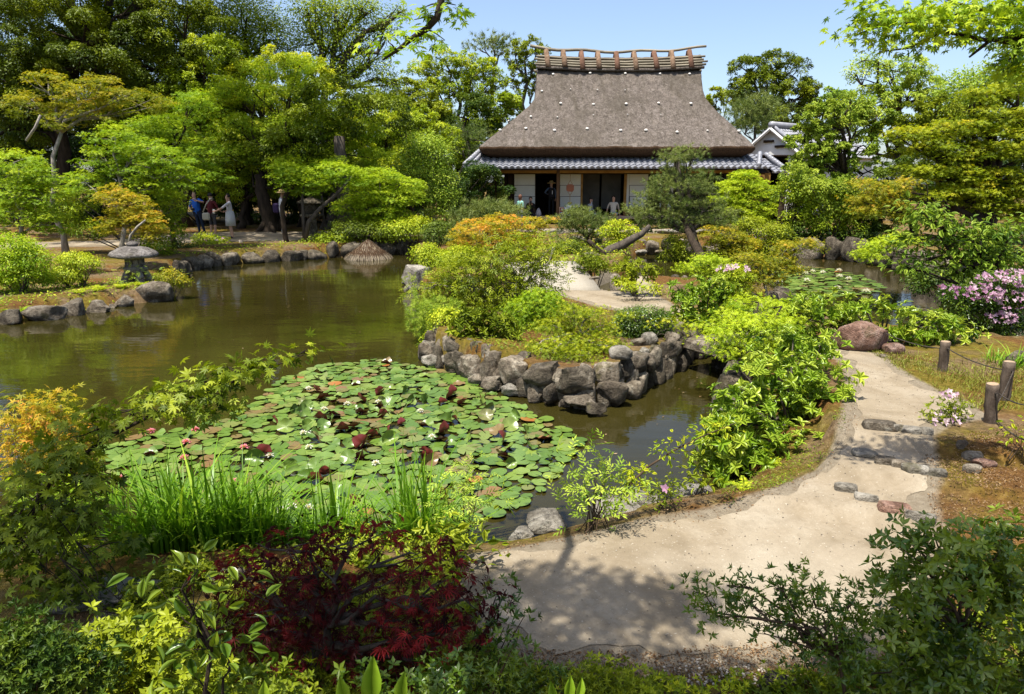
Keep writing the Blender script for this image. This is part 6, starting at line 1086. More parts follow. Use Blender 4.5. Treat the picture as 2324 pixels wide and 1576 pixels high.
plant('azalea', 'sparse twiggy azalea reaching over the path', 'azalea', 2.45, [(1600, 1350, 36, 18), (1650, 1330, 36, 16), (1630, 1400, 36, 16), (1700, 1370, 44, 22), (1760, 1335, 44, 18), (1840, 1325, 46, 20), (1790, 1390, 50, 24), (1740, 1440, 40, 16), (1870, 1400, 50, 28), (1940, 1370, 46, 24), (1830, 1470, 60, 30), (1910, 1470, 60, 36), (1960, 1430, 40, 30)], 'bx', T_AZ, .032, 2.2, 'loose', r0=.013, stem=1960, fork=(1900, 1490), bark='twig', tb=.62, tv=.2, twigs=12)
plant('shrub', 'dense lance-leaved shrub in the bottom right-hand corner', 'shrub', 2.5, [(2030, 1225, 26, 30), (2090, 1250, 50, 36), (2120, 1215, 30, 30), (2180, 1250, 60, 44), (2270, 1250, 70, 50), (2080, 1310, 60, 44), (2180, 1320, 80, 54), (2290, 1320, 70, 60), (2110, 1390, 80, 54), (2240, 1420, 100, 64), (2040, 1460, 70, 50), (2150, 1500, 100, 60), (2290, 1510, 90, 70), (1960, 1530, 70, 40), (2060, 1550, 90, 36)], 'bx', T_WH4, .040, 2.6, 'broad', r0=.014, stem=2200, fork=(2190, 1450), bark='twig', tb=.78, tv=.2, twigs=8, droop=-.3)
for x, Y, n, h, l, s in [(2010, 2.35, 70, .20, 'thin grass tuft under the sparse azalea', 21), (1760, 2.35, 60, .15, 'short grass tuft beside the dark stone at the bottom', 22), (2230, 2.2, 40, .34, 'tall grass tuft in the bottom corner shrub', 23), (1620, 2.4, 30, .16, 'wispy grass tuft at the lower path edge', 24), (1700, 2.4, 30, .16, 'second wispy grass tuft at the lower path edge', 25), (1900, 2.3, 80, .18, 'grass tuft below the dense corner shrub', 26)]:
    blades('grass_tuft', l, gpt(x, Y), n, h, .10, 'gs', 'grass tuft', .0035, s, .8, .65)
for blobs, Y, l in [([(1140, 1335, 26, 10), (1125, 1350, 20, 8)], 2.9, 'dark twig with a leaf tuft over the path edge by the red maple'), ([(1150, 1420, 30, 10), (1180, 1405, 20, 10), (1130, 1440, 26, 10)], 2.6, 'leafy azalea twig rising at the path edge'), ([(1165, 1470, 30, 12), (1140, 1490, 30, 12)], 2.45, 'lower azalea twig rising at the path edge')]:
    plant('azalea', l, 'azalea', Y, blobs, 'bx', T_AZ, .038, 1.3, 'loose', r0=.006, stems=4, part='foliage', bark='twig', tb=.6, stem=1080)
plant('spirea', 'upright pale green spirea at the near pond edge', 'shrub', 4.25, [(1345, 1060, 16, 24), (1375, 1065, 14, 20), (1325, 1085, 18, 26), (1360, 1095, 22, 28), (1320, 1125, 20, 24), (1355, 1135, 28, 26), (1390, 1120, 14, 20), (1330, 1160, 24, 18)], 'lg', T_SPRIG, .085, 1.7, 'loose', r0=.005, stems=14, part='foliage', bark='twig', tb=.55, droop=-1.2, stem=1345)
qb = foot(1400, 4.4); qu = thing('quince', 'arching quince twig reaching over the water from the near shore', 'shrub', qb); Q = [At(x, y, Y) for x, y, Y in [(1395, 1160, 4.4), (1425, 1105, 4.42), (1470, 1060, 4.45), (1530, 1022, 4.5), (1600, 988, 4.6), (1670, 960, 4.7)]]
MB().tube([q - qb for q in Q], [.010, .009, .008, .006, .005, .003], 6).obj('stem', M['twig'], qu, True)
qbl = wblobs([(1405, 1125, 22, 16), (1440, 1085, 22, 16), (1460, 1080, 18, 10), (1510, 1025, 22, 12), (1545, 1005, 22, 12), (1595, 980, 24, 14), (1640, 965, 24, 14), (1440, 1110, 14, 20)], 4.45); q = leaf_cloud(qbl, T_BROAD, .038, 1.3, 'loose', np.random.default_rng(31), .55)
link(bpy.data.objects.new('foliage', scatter_mesh('foliage', T_BROAD, q[0] - qb, *q[1:5], M['yg'])), qu)
az = plant('azalea', 'little flowering azalea with one pink bloom by the near rocks', 'azalea', 4.5, [(1510, 1110, 26, 12), (1495, 1130, 26, 14), (1525, 1095, 16, 10)], 'gr', T_OVAL, .03, 1.8, 'loose', r0=.004, stems=6, part='foliage', bark='twig', tb=.5); flowers(az, wblobs([(1511, 1108, 8, 5)], 4.4), 2, .035, 'pk', np.random.default_rng(3), tb=.5)
plant('groundcover_plant', 'bright green sprout by the flat cream rock', 'plant', 4.95, [(1590, 1080, 18, 16), (1605, 1095, 18, 12)], 'gr', T_BROAD, .05, 1.8, 'loose', r0=.004, stems=6, part='foliage', bark='twig', tb=.8, droop=-.8)
for x, y, R, l in [(1640, 1070, .22, 'fern under the big glossy bush by the water'), (1690, 1105, .18, 'fern on the bank below the big glossy bush'), (1190, 1185, .12, 'tiny fern beside the pale shore rock'), (1750, 1050, .2, 'fern deep under the big glossy bush')]: fern('fern', l, gxy(x, y), R, 9, 'yg', int(x))
az = plant('azalea', 'flowering azalea with pale pink blooms between the steps and posts', 'azalea', 5.75, [(2155, 912, 22, 16), (2135, 940, 30, 16), (2170, 940, 26, 18), (2150, 965, 34, 18), (2120, 960, 18, 12), (2195, 965, 16, 10), (2160, 985, 30, 14)], 'gr', T_AZ, .042, 1.5, 'loose', r0=.006, stems=10, part='foliage', bark='twig', tb=.68, stem=2165); flowers(az, wblobs([(2150, 895, 20, 8), (2125, 955, 24, 14), (2165, 945, 30, 20), (2190, 975, 24, 8)], 5.7), 9, .034, 'pk', np.random.default_rng(4), tb=.95)
plant('groundcover_plant', 'small yellow-green sprig at the right edge by the rope', 'plant', 5.0, [(2310, 985, 16, 10), (2322, 1000, 14, 8)], 'yg', T_BROAD, .05, 1.6, 'loose', r0=.004, stems=4, part='foliage', bark='twig', tb=.6)
for x, y, n, h, l, s in [(2300, 815, 60, .3, 'grass tuft by the dark boulder at the far water', 41), (2260, 800, 50, .2, 'grass tuft behind the rear rope post', 42)]: blades('grass_tuft', l, gxy(x, y + 20), n, h, .15, 'gs', 'grass tuft', .006, s, .6, .7)
def undergrowth(name, label, pxs, n, zmax, T, size, mat, tb, seed, far=None):
    rg = np.random.default_rng(seed); w_ = np.array([gxy(x, y)[:2] for x, y in pxs]); lo, hi = w_.min(0), w_.max(0); P = rg.uniform(lo, hi, (n, 2)); P = P[(sdist(P, w_) > 0) & (path_d(P) < -.03)]
    cl_ = np.sin(P[:, 0] * 9 + 2 * np.sin(P[:, 1] * 7)) * np.sin(P[:, 1] * 11 + np.sin(P[:, 0] * 8)); P = P[cl_ > -.55]; cl_ = cl_[cl_ > -.55]
    z = heights(P[:, 0], P[:, 1]) + zmax * rg.random(len(P)) * np.clip(.55 + .6 * cl_, .1, 1); m_ = len(P)
    o = link(bpy.data.objects.new(name, scatter_mesh(name, T, np.column_stack([P, z]), rg.normal(size=(m_, 3)) * .5 + [0, -.15, 1], rg.normal(size=(m_, 3)), size * rg.uniform(.6, 1.3, m_), np.clip(tb + .25 * cl_ + rg.normal(0, .18, m_), 0, 1), M[mat]))); return tag(o, label, 'undergrowth', kind='stuff')
undergrowth('undergrowth', 'mixed low leafy undergrowth below the red maple and along the bottom slope', [(-150, 1450), (230, 1470), (330, 1330), (420, 1290), (620, 1270), (900, 1255), (1050, 1260), (1090, 1400), (1130, 1500), (1200, 1528), (1500, 1548), (1750, 1555), (2000, 1500), (2150, 1400), (2400, 1350), (2450, 1640), (-200, 1640)], 26000, .14, T_WH4, .030, 'gr', .55, 71)
undergrowth('undergrowth', 'bright fresh leaf tufts between the grass clumps and the red maple', [(250, 1330), (420, 1270), (1060, 1240), (1075, 1275), (900, 1330), (500, 1420), (300, 1500)], 7000, .16, T_OVAL, .04, 'gr', .8, 72)
undergrowth('undergrowth', 'moss and small ferny weeds at the shaded edge under the glossy bush', [(1640, 1105), (1700, 1060), (1850, 1010), (1910, 930), (1925, 960), (1880, 1040), (1760, 1110), (1640, 1150)], 5000, .05, T_OVAL, .02, 'gr', .35, 73)
undergrowth('undergrowth', 'low weeds and moss on the islet and far bank edge', [(-50, 735), (400, 685), (395, 650), (250, 640), (-50, 640)], 7000, .07, T_OVAL, .06, 'yg', .3, 74)
undergrowth('undergrowth', 'low weeds along the top of the far bank stones', [(400, 610), (520, 590), (800, 572), (930, 566), (930, 545), (780, 548), (520, 558), (420, 575)], 6000, .18, T_OVAL, .08, 'yg', .3, 75)
undergrowth('undergrowth', 'mixed low plants between the rocks of the house garden', [(1200, 618), (1250, 575), (1240, 550), (1500, 548), (1800, 556), (1900, 575), (1900, 600), (1650, 585), (1440, 600), (1400, 650), (1330, 640)], 14000, .22, T_OVAL, .09, 'yg', .4, 77)
undergrowth('undergrowth', 'dry reddish moss and sprouts on the bare ground right of the path', [(2110, 1010), (2340, 960), (2340, 1240), (2130, 1230), (2100, 1120)], 9000, .03, T_OVAL, .016, 'litter', .5, 78)
undergrowth('undergrowth', 'mossy weeds on the island ground under the maples', [(970, 790), (1080, 815), (1340, 860), (1420, 800), (1380, 720), (1250, 680), (1050, 700), (975, 750)], 16000, .13, T_OVAL, .042, 'gr', .5, 76)
# ------------------------------------------------------------------ maple overhead whose shade falls on the path
TB = np.array([-1.9, -1.6, 1.3]); ot = thing('maple_tree', 'overhanging maple with branches dipping in from above the frame', 'maple', TB); rng = np.random.default_rng(44)
mbo = MB(); FK = np.array([-1.5, -.9, 4.2]); mbo.tube([TB - [0, 0, .3], TB + [.1, .2, 1.0], FK], [.20, .17, .13], 10)
CAN = [((-.95, 1.95, 5.6), (.55, .36, .2)), ((-1.25, 1.5, 5.2), (.55, .40, .2)), ((-.5, 1.35, 5.3), (.6, .30, .2)), ((-2.0, 1.75, 5.5), (.75, .45, .25)), ((-3.5, 2.0, 5.6), (.7, .5, .25)), ((-.25, 2.0, 5.4), (.34, .16, .1)), ((.35, 1.2, 5.0), (.6, .25, .18)), ((.9, 1.35, 5.2), (.5, .35, .2))]
q = leaf_cloud(CAN, T_MAP5, .085, 4.6, 'layer', rng, .5); P_, N_, H_, S_, T_, C_ = q
br_a = wblobs([(1005, 18, 34, 16), (985, 8, 30, 14), (1025, 10, 16, 10), (960, 30, 30, 10), (930, 72, 40, 14), (900, 92, 34, 14), (955, 95, 40, 10), (985, 80, 26, 12), (880, 105, 20, 10)], 4.1)
br_b = wblobs([(2000, 40, 60, 20), (1960, 75, 40, 16), (2060, 60, 70, 26), (2130, 30, 70, 26), (2210, 20, 70, 26), (2150, 80, 70, 22), (2230, 70, 70, 26), (2300, 40, 50, 40), (2050, 100, 60, 14), (1980, 15, 40, 12), (2310, 110, 50, 40), (2330, 170, 50, 30)], 4.4)
qa = leaf_cloud(br_a, T_MAP7, .06, 1.7, 'layer', rng, .55, droop=.5); qb_ = leaf_cloud(br_b, T_MAP7, .055, 2.6, 'spray', rng, .62, .3, droop=.4)
link(bpy.data.objects.new('crown', scatter_mesh('crown', T_MAP5, P_ - TB, N_, H_, S_, T_, M['mp'])), ot)
link(bpy.data.objects.new('crown', scatter_mesh('crown', T_MAP7, qa[0] - TB, *qa[1:5], M['mp'])), ot)
link(bpy.data.objects.new('crown', scatter_mesh('crown', T_MAP7, qb_[0] - TB, *qb_[1:5], M['mp'])), ot)
def br(pts, rs, n=6): mbo.tube(pts, rs, n)
A_ = [At(x, y, 4.1) for x, y in [(1010, -60), (1000, 8), (992, 40), (968, 66), (935, 88), (900, 116), (868, 137)]]
br([FK, FK + [.3, 2.0, 1.0], A_[0] + [-.1, -1.2, .6], A_[0]], [.05, .04, .032, .026]); br(A_, [.024, .022, .02, .018, .015, .010, .005])
for x0, y0, x1, y1 in [(992, 40, 940, 45), (968, 66, 1010, 92), (935, 88, 890, 80), (1000, 8, 960, 18), (1000, 10, 1035, 12), (900, 116, 880, 95)]: br([At(x0, y0, 4.1), At((x0 + x1) / 2, (y0 + y1) / 2 - 3, 4.1), At(x1, y1, 4.12)], [.006, .004, .002], 4)
for pts, r0 in [([(2420, -10), (2324, 18), (2220, 22), (2110, 50), (2010, 56), (1950, 76)], .016), ([(2430, 60), (2324, 84), (2240, 92), (2140, 72), (2060, 110), (1995, 118)], .018), ([(2430, 90), (2330, 100), (2250, 90), (2200, 130)], .03), ([(2330, 80), (2300, 130), (2260, 150)], .014), ([(2220, 22), (2150, 0), (2090, -10)], .008)]:
    br([At(x, y, 4.4) for x, y in pts], [r0 * (1 - .8 * i / (len(pts) - 1)) for i in range(len(pts))])
E_ = At(2420, 20, 4.4); br([FK, FK + [2.0, 1.8, .9], E_ + [.45, -1.3, .75], E_ + [.05, -.5, .12], E_], [.055, .047, .04, .034, .03])
for c, r in CAN: br([FK, (np.array(c) + FK) / 2 + [0, 0, .4], np.array(c)], [.03, .022, .010])
mbo.obj('trunk', M['barkd'], ot, True, TB)
# ------------------------------------------------------------------ water lilies
def pad_mat():
    m, t, out = nmat('lily_pad_leaf'); v = objvec(t); oi = N(t, 'ObjectInfo'); at = N(t, 'Attribute', attribute_name='tint')
    f = math2(t, 'ADD', oi.outputs['Random'], at.outputs['Fac'])
    top = ramp(t, N(t, 'Math', operation='FRACT').outputs[0], [(0, (.1, .2, .03)), (1, (.1, .2, .03))])
    fr = [n for n in t.nodes if n.type == 'MATH' and n.operation == 'FRACT'][0]; t.links.new(f, fr.inputs[0])
    rp = [n for n in t.nodes if n.type == 'VALTORGB'][0].color_ramp; els = [(0, (.055, .105, .013)), (.40, (.09, .15, .020)), (.75, (.145, .20, .034)), (.88, (.12, .12, .035)), (.97, (.16, .085, .035)), (1., (.30, .10, .02))]
    while len(rp.elements) < len(els): rp.elements.new(.5)
    for e, (p, c) in zip(rp.elements, els): e.position = p; e.color = (*c, 1)
    n = noise(t, 9, 4, .6, v); col = mixc(t, maprange(t, n, .5, .75, 0, .4), top, (.07, .12, .02))
    wv = N(t, 'TexGradient', gradient_type='RADIAL'); t.links.new(v, wv.inputs[0]); vein = math2(t, 'PINGPONG', math2(t, 'MULTIPLY', wv.outputs['Fac'], 22.), .5)
    col = mixc(t, maprange(t, vein, .40, .5, 0, .25), col, (.24, .34, .10))
    gm = N(t, 'NewGeometry'); col = mixc(t, gm.outputs['Backfacing'], col, (.125, .020, .016))
    p = finish(t, out, col, .32, .5, n, .15, .01); return m
M['pad'] = pad_mat()
def pad_geo(seed, curl=0., wav=.02, n=26):
    r = np.random.default_rng(seed); V = [(0, 0, 0)]; a0 = .13; ph = r.uniform(0, 6.28, 4)
    for ring, rr in enumerate((.35, .7, 1.)):
        for i in range(n):
            a = a0 + (2 * math.pi - 2 * a0) * i / (n - 1); q = rr * (1 + .03 * math.sin(3 * a + ph[0]) + .02 * math.sin(7 * a + ph[1])); x, y = q * math.cos(a), q * math.sin(a)
            V.append((x, y, wav * rr * rr * (math.sin(2 * a + ph[2]) + .6 * math.sin(5 * a + ph[3])) + .02 * rr ** 4 + curl * y * y * 1.0 + curl * .3 * rr ** 3))
    F = [(0, 1 + i, 2 + i, 2 + i) for i in range(n - 1)]; T3 = [(0, 1 + i, 2 + i) for i in range(n - 1)]
    for ring in range(2):
        o = 1 + ring * n
        for i in range(n - 1): T3 += [(o + i, o + n + i, o + n + i + 1), (o + i, o + n + i + 1, o + i + 1)]
    return np.array(V), np.array(T3)
PADG = [pad_geo(s, 0, w_) for s, w_ in ((1, .015), (2, .03), (3, .02), (4, .05), (5, .03))]; RAG = [pad_geo(s, c_, .16) for s, c_ in ((11, .10), (12, .3), (13, .5), (14, .2))]
PADM = [fast_mesh('lily_pad', v, f, M['pad'], np.zeros(len(v)), smooth=True) for v, f in PADG]; RAM = [fast_mesh('lily_pad', v, f, M['pad'], np.zeros(len(v)), smooth=True) for v, f in RAG]
LP1 = np.array(PX([(235, 1020), (330, 985), (420, 975), (520, 950), (590, 905), (640, 862), (720, 832), (850, 818), (990, 836), (1060, 862), (1130, 900), (1200, 932), (1290, 975), (1335, 1000), (1300, 1030), (1270, 1075), (1235, 1115), (1180, 1150), (1090, 1185), (1000, 1195), (800, 1200), (620, 1190), (480, 1175), (330, 1130), (250, 1080)]))
LP2 = np.array(PX([(1715, 640), (1740, 618), (1800, 604), (1880, 610), (1950, 628), (2010, 650), (1990, 664), (1900, 676), (1800, 682), (1730, 672)]))
def scatter_poly(poly, sp, rng, tries=40000):
    lo, hi = poly.min(0), poly.max(0); P = rng.uniform(lo, hi, (tries, 2)); P = P[sdist(P, poly) > .02]; keep = []; grid = {}
    for p in P:
        k = (int(p[0] / sp), int(p[1] / sp)); ok = True
        for i in (-1, 0, 1):
            for j in (-1, 0, 1):
                for q_ in grid.get((k[0] + i, k[1] + j), ()):
                    if (p[0] - q_[0]) ** 2 + (p[1] - q_[1]) ** 2 < sp * sp: ok = False
        if ok: grid.setdefault(k, []).append(p); keep.append(p)
    return np.array(keep)
rng = np.random.default_rng(21); A1 = scatter_poly(LP1, .104, rng, 60000); A2 = scatter_poly(LP2, .25, rng)
A1 = A1[np.argsort(A1[:, 1])]; rest = []
cen = PX([(800, 1000)])[0]; dd = sdist(A1, LP1); prob = sm(.1, .5, dd) * .30 * sm(11.0, 8.0, A1[:, 1]) * (A1[:, 0] > -2.6)
isr = rng.random(len(A1)) < prob; n_flat = 0
n_r = 0
for i, p in enumerate(A1):
    if isr[i] and n_r < 95 and rng.random() < .8:
        o = link(bpy.data.objects.new('lily_pad', RAM[int(rng.integers(4))])); s = rng.uniform(.055, .095); tl_ = rng.uniform(.25, 1.35)
        o.scale = (s, s * rng.uniform(.8, 1), s); o.rotation_euler = (tl_ * rng.choice([-1, 1]), rng.normal() * .4, rng.uniform(0, 6.28)); o.location = (p[0], p[1], .025 + s * math.sin(tl_) * .55)
        tag(o, 'lily pad lifted clear of the water and showing its dark red underside', 'lily pad', 'raised lily pads of the near patch'); n_r += 1
    elif n_flat < 200:
        k_ = int(rng.integers(5)); o = link(bpy.data.objects.new('lily_pad', PADM[k_])); s = rng.uniform(.052, .104); o.scale = (s, s * rng.uniform(.9, 1), s * 1.2)
        o.rotation_euler = (rng.normal() * .05, rng.normal() * .05, rng.uniform(0, 6.28)); o.location = (p[0], p[1], .012 + .010 * rng.random()); tag(o, 'green lily pad lying flat on the water in the near patch', 'lily pad', 'flat lily pads of the near patch'); n_flat += 1
    else: rest.append((p, rng.uniform(.05, .10), 0))
rest += [(p, rng.uniform(.11, .17), 1) for p in A2]
V_, F_, T_ = [], [], []; o_ = 0
for p, s, far_ in rest:
    v, f = (RAG if (rng.random() < .10 and not far_) else PADG)[int(rng.integers(4))]; a = rng.uniform(0, 6.28); c_, s_ = math.cos(a), math.sin(a); R = np.array([[c_, -s_, 0], [s_, c_, 0], [0, 0, 1]])
    V_.append((v * s) @ R.T + [p[0], p[1], .012 + .012 * rng.random()] + np.outer(v[:, 0] * s * rng.normal() * .06, [0, 0, 1])); F_.append(f + o_); T_.append(np.full(len(v), rng.random())); o_ += len(v)
tag(link(bpy.data.objects.new('lily_pads', fast_mesh('lily_pads', np.concatenate(V_), np.concatenate(F_), M['pad'], np.concatenate(T_), smooth=True))), 'farther lily pads of both floating patches', 'lily pads', kind='stuff')
def petals(rs):
    V, F = [], []
    for n, tilt, l in rs:
        v, f = _whorl(n, (T_OVAL[0] * np.array([1, 1.0, 1.5]), T_OVAL[1]), tilt, 1.0); F.append(f + sum(len(x) for x in V)); V.append(v * l)
    return np.concatenate(V), np.concatenate(F)
PET = petals([(9, 12, 1.), (8, 38, .9), (7, 62, .75)]); M['yel'] = noisy('flower_centre', (.6, .34, .02), (.8, .5, .05), 20)
PETW = fast_mesh('blossom', *PET, M['wp'], np.repeat(.6, len(PET[0]))); PETP = fast_mesh('blossom', *PET, M['pp'], np.clip(.75 - np.linalg.norm(PET[0], axis=1) * .1 + PET[0][:, 2] * .2, 0, 1)); CEN = MB().lathe([(.16, .1), (.2, .3), (.12, .42)], n=8).obj('stamen', M['yel']); CENM = CEN.data; bpy.data.objects.remove(CEN)
def lily(x, y, s, me, label, group=None, z=.03, cat='water lily'):
    p = G(x, y, z); o = thing('water_lily', label, cat, p, group, rng.uniform(0, 6)); o.scale = (s, s, s)
    link(bpy.data.objects.new('blossom', me), o); link(bpy.data.objects.new('stamen', CENM), o)
def V2(zx, zy): return (1024 + zx / 2.27) / 1.762, (1388 + zy / 2.27) / 1.762
def V1(zx, zy): return zx / 4.0, (1388 + zy / 2.27) / 1.762
for zx, zy, l in [(475, 378, 'white water lily nearest the open water on the far side of the patch'), (825, 518, 'single white water lily in the far middle of the patch'), (1110, 500, 'smaller of two white water lilies touching in the patch middle'), (1142, 482, 'larger of two white water lilies touching in the patch middle'), (615, 565, 'half open white water lily beside a rolled red pad'), (1490, 582, 'small white water lily inside a lifted red pad'), (1705, 632, 'white water lily over the lifted red pad nearest the island wall'), (430, 782, 'white lily among the red pads in front of the maple branch tip'), (1595, 818, 'white water lily standing tall beside the largest red pad'), (480, 912, 'white water lily left of the spiky grass tip'), (125, 988, 'white water lily on a long flat pad near the maple shade'), (305, 1068, 'cream water lily beside two bronze pads'), (1085, 1058, 'white water lily just above the spiky grass clump'), (230, 1490, 'largest white water lily near the shore'), (322, 1452, 'white water lily in the middle of the three near the shore'), (480, 1468, 'white water lily rightmost of the three near the shore')]:
    x, y = V2(zx, zy); lily(x, y, .052 if zy < 1400 else .060, PETW, l, z=.07 if 'tall' in l or 'over' in l else .035)
for zx, zy, l in [(1370, 768, 'pink water lily hidden just under the maple branch'), (1775, 752, 'pink water lily below the drooping maple leaves'), (1690, 865, 'pink water lily on open pads beneath the maple branch'), (1668, 1008, 'deep pink water lily with a bright orange centre'), (2215, 914, 'pink water lily nearest the middle of the patch'), (1090, 1198, 'pink water lily at the edge of the dark maple leaves'), (2105, 1222, 'pale pink water lily above the tall grass'), (1515, 1420, 'pink water lily seen through the grass tips')]:
    x, y = V1(zx, zy); lily(x, y, .058, PETP, l)
for zx, zy, l in [(280, 866, 'white water lily at the far tip of the second patch'), (340, 908, 'large white water lily near the gold maple in the second patch'), (402, 892, 'white water lily next to the far tip of the second patch'), (495, 902, 'low white water lily in the far part of the second patch'), (642, 882, 'white water lily on the outer far rim of the second patch'), (730, 958, 'white water lily right of centre in the second patch'), (630, 1042, 'white water lily in the near centre of the second patch'), (890, 1072, 'white water lily at the right tip of the second patch'), (45, 1086, 'white water lily nearest the path in the second patch'), (105, 982, 'small white water lily beside the gold maple leaves'), (350, 972, 'half open white water lily in the centre of the second patch'), (650, 936, 'small white water lily behind the right of centre bloom')]:
    x, y = (3072 + zx / 2.27) / 1.762, (694 + zy / 2.27) / 1.762; lily(x, y, .115, PETW, l, z=.05)
# ------------------------------------------------------------------ loose cover: grass, pebbles, fallen leaves
def scatter_stuff(name, label, P, T, size, mat, flat=.25, tb=.5, lift=0., up=None, rng=np.random.default_rng(61)):
    n = len(P); z = heights(P[:, 0], P[:, 1]) + lift; pos = np.column_stack([P, z]); nn = rng.normal(size=(n, 3)) * flat + [0, 0, 1]; hd = rng.normal(size=(n, 3))
    if up: hd = hd * .45 + [0, 0, 1]; nn = rng.normal(size=(n, 3))
    o = link(bpy.data.objects.new(name, scatter_mesh(name, T, pos, nn, hd, size * rng.uniform(.5, 1.4, n), np.clip(rng.normal(tb, .25, n), 0, 1), M[mat]))); return tag(o, label, name.replace('_', ' '), kind='stuff')
def area(pxs, n, rng=np.random.default_rng(5)):
    w_ = np.array([gxy(x, y)[:2] for x, y in pxs]); lo, hi = w_.min(0), w_.max(0); P = rng.uniform(lo, hi, (n, 2)); return P[sdist(P, w_) > 0]
BL = (np.array([(0, -.06, 0), (0, .06, 0), (.6, .03, .08), (1, 0, .25)]), np.array([(0, 1, 2), (0, 2, 3)]))
P = np.concatenate([area([(1960, 790), (2060, 800), (2330, 830), (2330, 930), (2230, 935), (2110, 880), (2020, 830)], 9000), area([(1350, 640), (1420, 655), (1380, 668), (1290, 640)], 1500), area([(1560, 700), (1640, 745), (1600, 760), (1540, 720)], 900), area([(1390, 700), (1420, 705), (1380, 720), (1340, 700)], 400)]); P = P[path_d(P) < .02]
P = P[(np.sin(P[:, 0] * 3.3) * np.sin(P[:, 1] * 2.7 + P[:, 0]) + rng.normal(0, .5, len(P))) > -.35]
scatter_stuff('grass', 'short patchy grass on the banks beside the path', P, BL, .055, 'dry', tb=.45, up=True)
P = np.concatenate([area([(1150, 1225), (1300, 1185), (1620, 1120), (1680, 1080), (1880, 1000), (1930, 900), (1950, 960), (1880, 1080), (1650, 1180), (1350, 1225), (1080, 1270)], 9000), area([(2100, 1000), (2330, 960), (2330, 1230), (2130, 1220), (2100, 1120)], 9000), area([(1080, 1470), (1500, 1480), (1900, 1440), (1950, 1540), (1100, 1560)], 7000)]); P = np.concatenate([P[path_d(P) < .10], area([(1060, 1280), (1620, 1170), (1900, 1040), (1950, 820), (2080, 860), (2200, 930), (2110, 1060), (2110, 1200), (1980, 1420), (1100, 1470)], 260)])
scatter_stuff('leaf_litter', 'brown leaf litter and moss crumbs along the path margins', P, T_OVAL, .016, 'litter', .6, .5, .004)
P = area([(1060, 1280), (1620, 1170), (1900, 1040), (1950, 820), (2080, 860), (2200, 930), (2110, 1060), (2110, 1200), (1980, 1420), (1100, 1470)], 5200); PEB = (ICO3[:0], None)
_b = bmesh.new(); bmesh.ops.create_icosphere(_b, subdivisions=1, radius=1); _b.verts.index_update(); PEB = (np.array([v.co[:] for v in _b.verts]) * [1, .8, .55], np.array([[v.index for v in f.verts] for f in _b.faces])); _b.free()
M['pebble'] = leaf_mat('pebble', (.09, .075, .06), (.28, .235, .18), (.52, .47, .39), trans=0., rough=.9, spec=.1); scatter_stuff('pebbles', 'small pebbles and grit lying on the sandy path', P[rng.random(len(P)) < np.where(P[:, 1] < 3.1, 1, .45)], PEB, .0045, 'pebble', .3, .45, .008)
P = np.concatenate([area([(100, 900), (960, 700), (960, 820), (600, 860), (300, 960)], 60), area([(1350, 1000), (1640, 900), (1640, 1080), (1320, 1150)], 50), area([(500, 640), (900, 600), (920, 700), (420, 760)], 60)])
o = scatter_stuff('floating_petals', 'fallen petals and leaf bits floating on the pond', P, T_OVAL, .035, 'litter', .03, .8); o.location.z = 0
zz = np.zeros(len(o.data.vertices) * 3); o.data.vertices.foreach_get('co', zz); zz = zz.reshape(-1, 3); zz[:, 2] = .006 + (zz[:, 2] - zz[:, 2].min()) * 0 + .004 * np.random.default_rng(2).random(len(zz)); o.data.vertices.foreach_set('co', zz.ravel().astype(np.float32)); o.data.update()
P = area([(1100, 1400), (1950, 1400), (1950, 1560), (1080, 1560)], 4200); scatter_stuff('gravel', 'coarse gravel along the lower edge of the path', P[(P[:, 1] + .1 * np.sin(P[:, 0] * 5)) < 2.78], PEB, .0075, 'pebble', .4, .45, .004)
# ------------------------------------------------------------------ people
PM = {}
def pmat(name, c, rough=.8):
    if name not in PM: PM[name] = noisy(name, K(c, .85), K(c, 1.1), 30, rough, .2)
    return PM[name]
skin = lambda: pmat('skin', (.50, .30, .21), .6)
STAND = dict(pelvis=(0, 0, .92), waist=(0, 0, 1.08), chest=(0, .01, 1.27), neck=(0, 0, 1.43), chin=(0, .015, 1.52), head=(0, 0, 1.62), top=(0, -.01, 1.70),
             sl=(-.175, 0, 1.39), el=(-.23, -.02, 1.12), wl=(-.22, .06, .88), hl=(-.22, .09, .79), sr=(.175, 0, 1.39), er=(.23, -.02, 1.12), wr=(.22, .06, .88), hr=(.22, .09, .79),
             tl=(-.095, 0, .88), kl=(-.10, .02, .49), al=(-.10, -.02, .08), fl=(-.11, .13, .03), tr=(.095, 0, .88), kr=(.10, .02, .49), ar=(.10, -.02, .08), fr=(.11, .13, .03))
RADII = dict(pelvis=.135, waist=.118, chest=.14, neck=.052, chin=.07, head=.092, top=.06, sl=.062, el=.042, wl=.029, hl=.03, sr=.062, er=.042, wr=.029, hr=.03, tl=.085, kl=.056, al=.04, fl=.03, tr=.085, kr=.056, ar=.04, fr=.03)
BONES = [('pelvis', 'waist'), ('waist', 'chest'), ('chest', 'neck'), ('neck', 'chin'), ('chin', 'head'), ('head', 'top'), ('chest', 'sl'), ('sl', 'el'), ('el', 'wl'), ('wl', 'hl'), ('chest', 'sr'), ('sr', 'er'), ('er', 'wr'), ('wr', 'hr'), ('pelvis', 'tl'), ('tl', 'kl'), ('kl', 'al'), ('al', 'fl'), ('pelvis', 'tr'), ('tr', 'kr'), ('kr', 'ar'), ('ar', 'fr')]
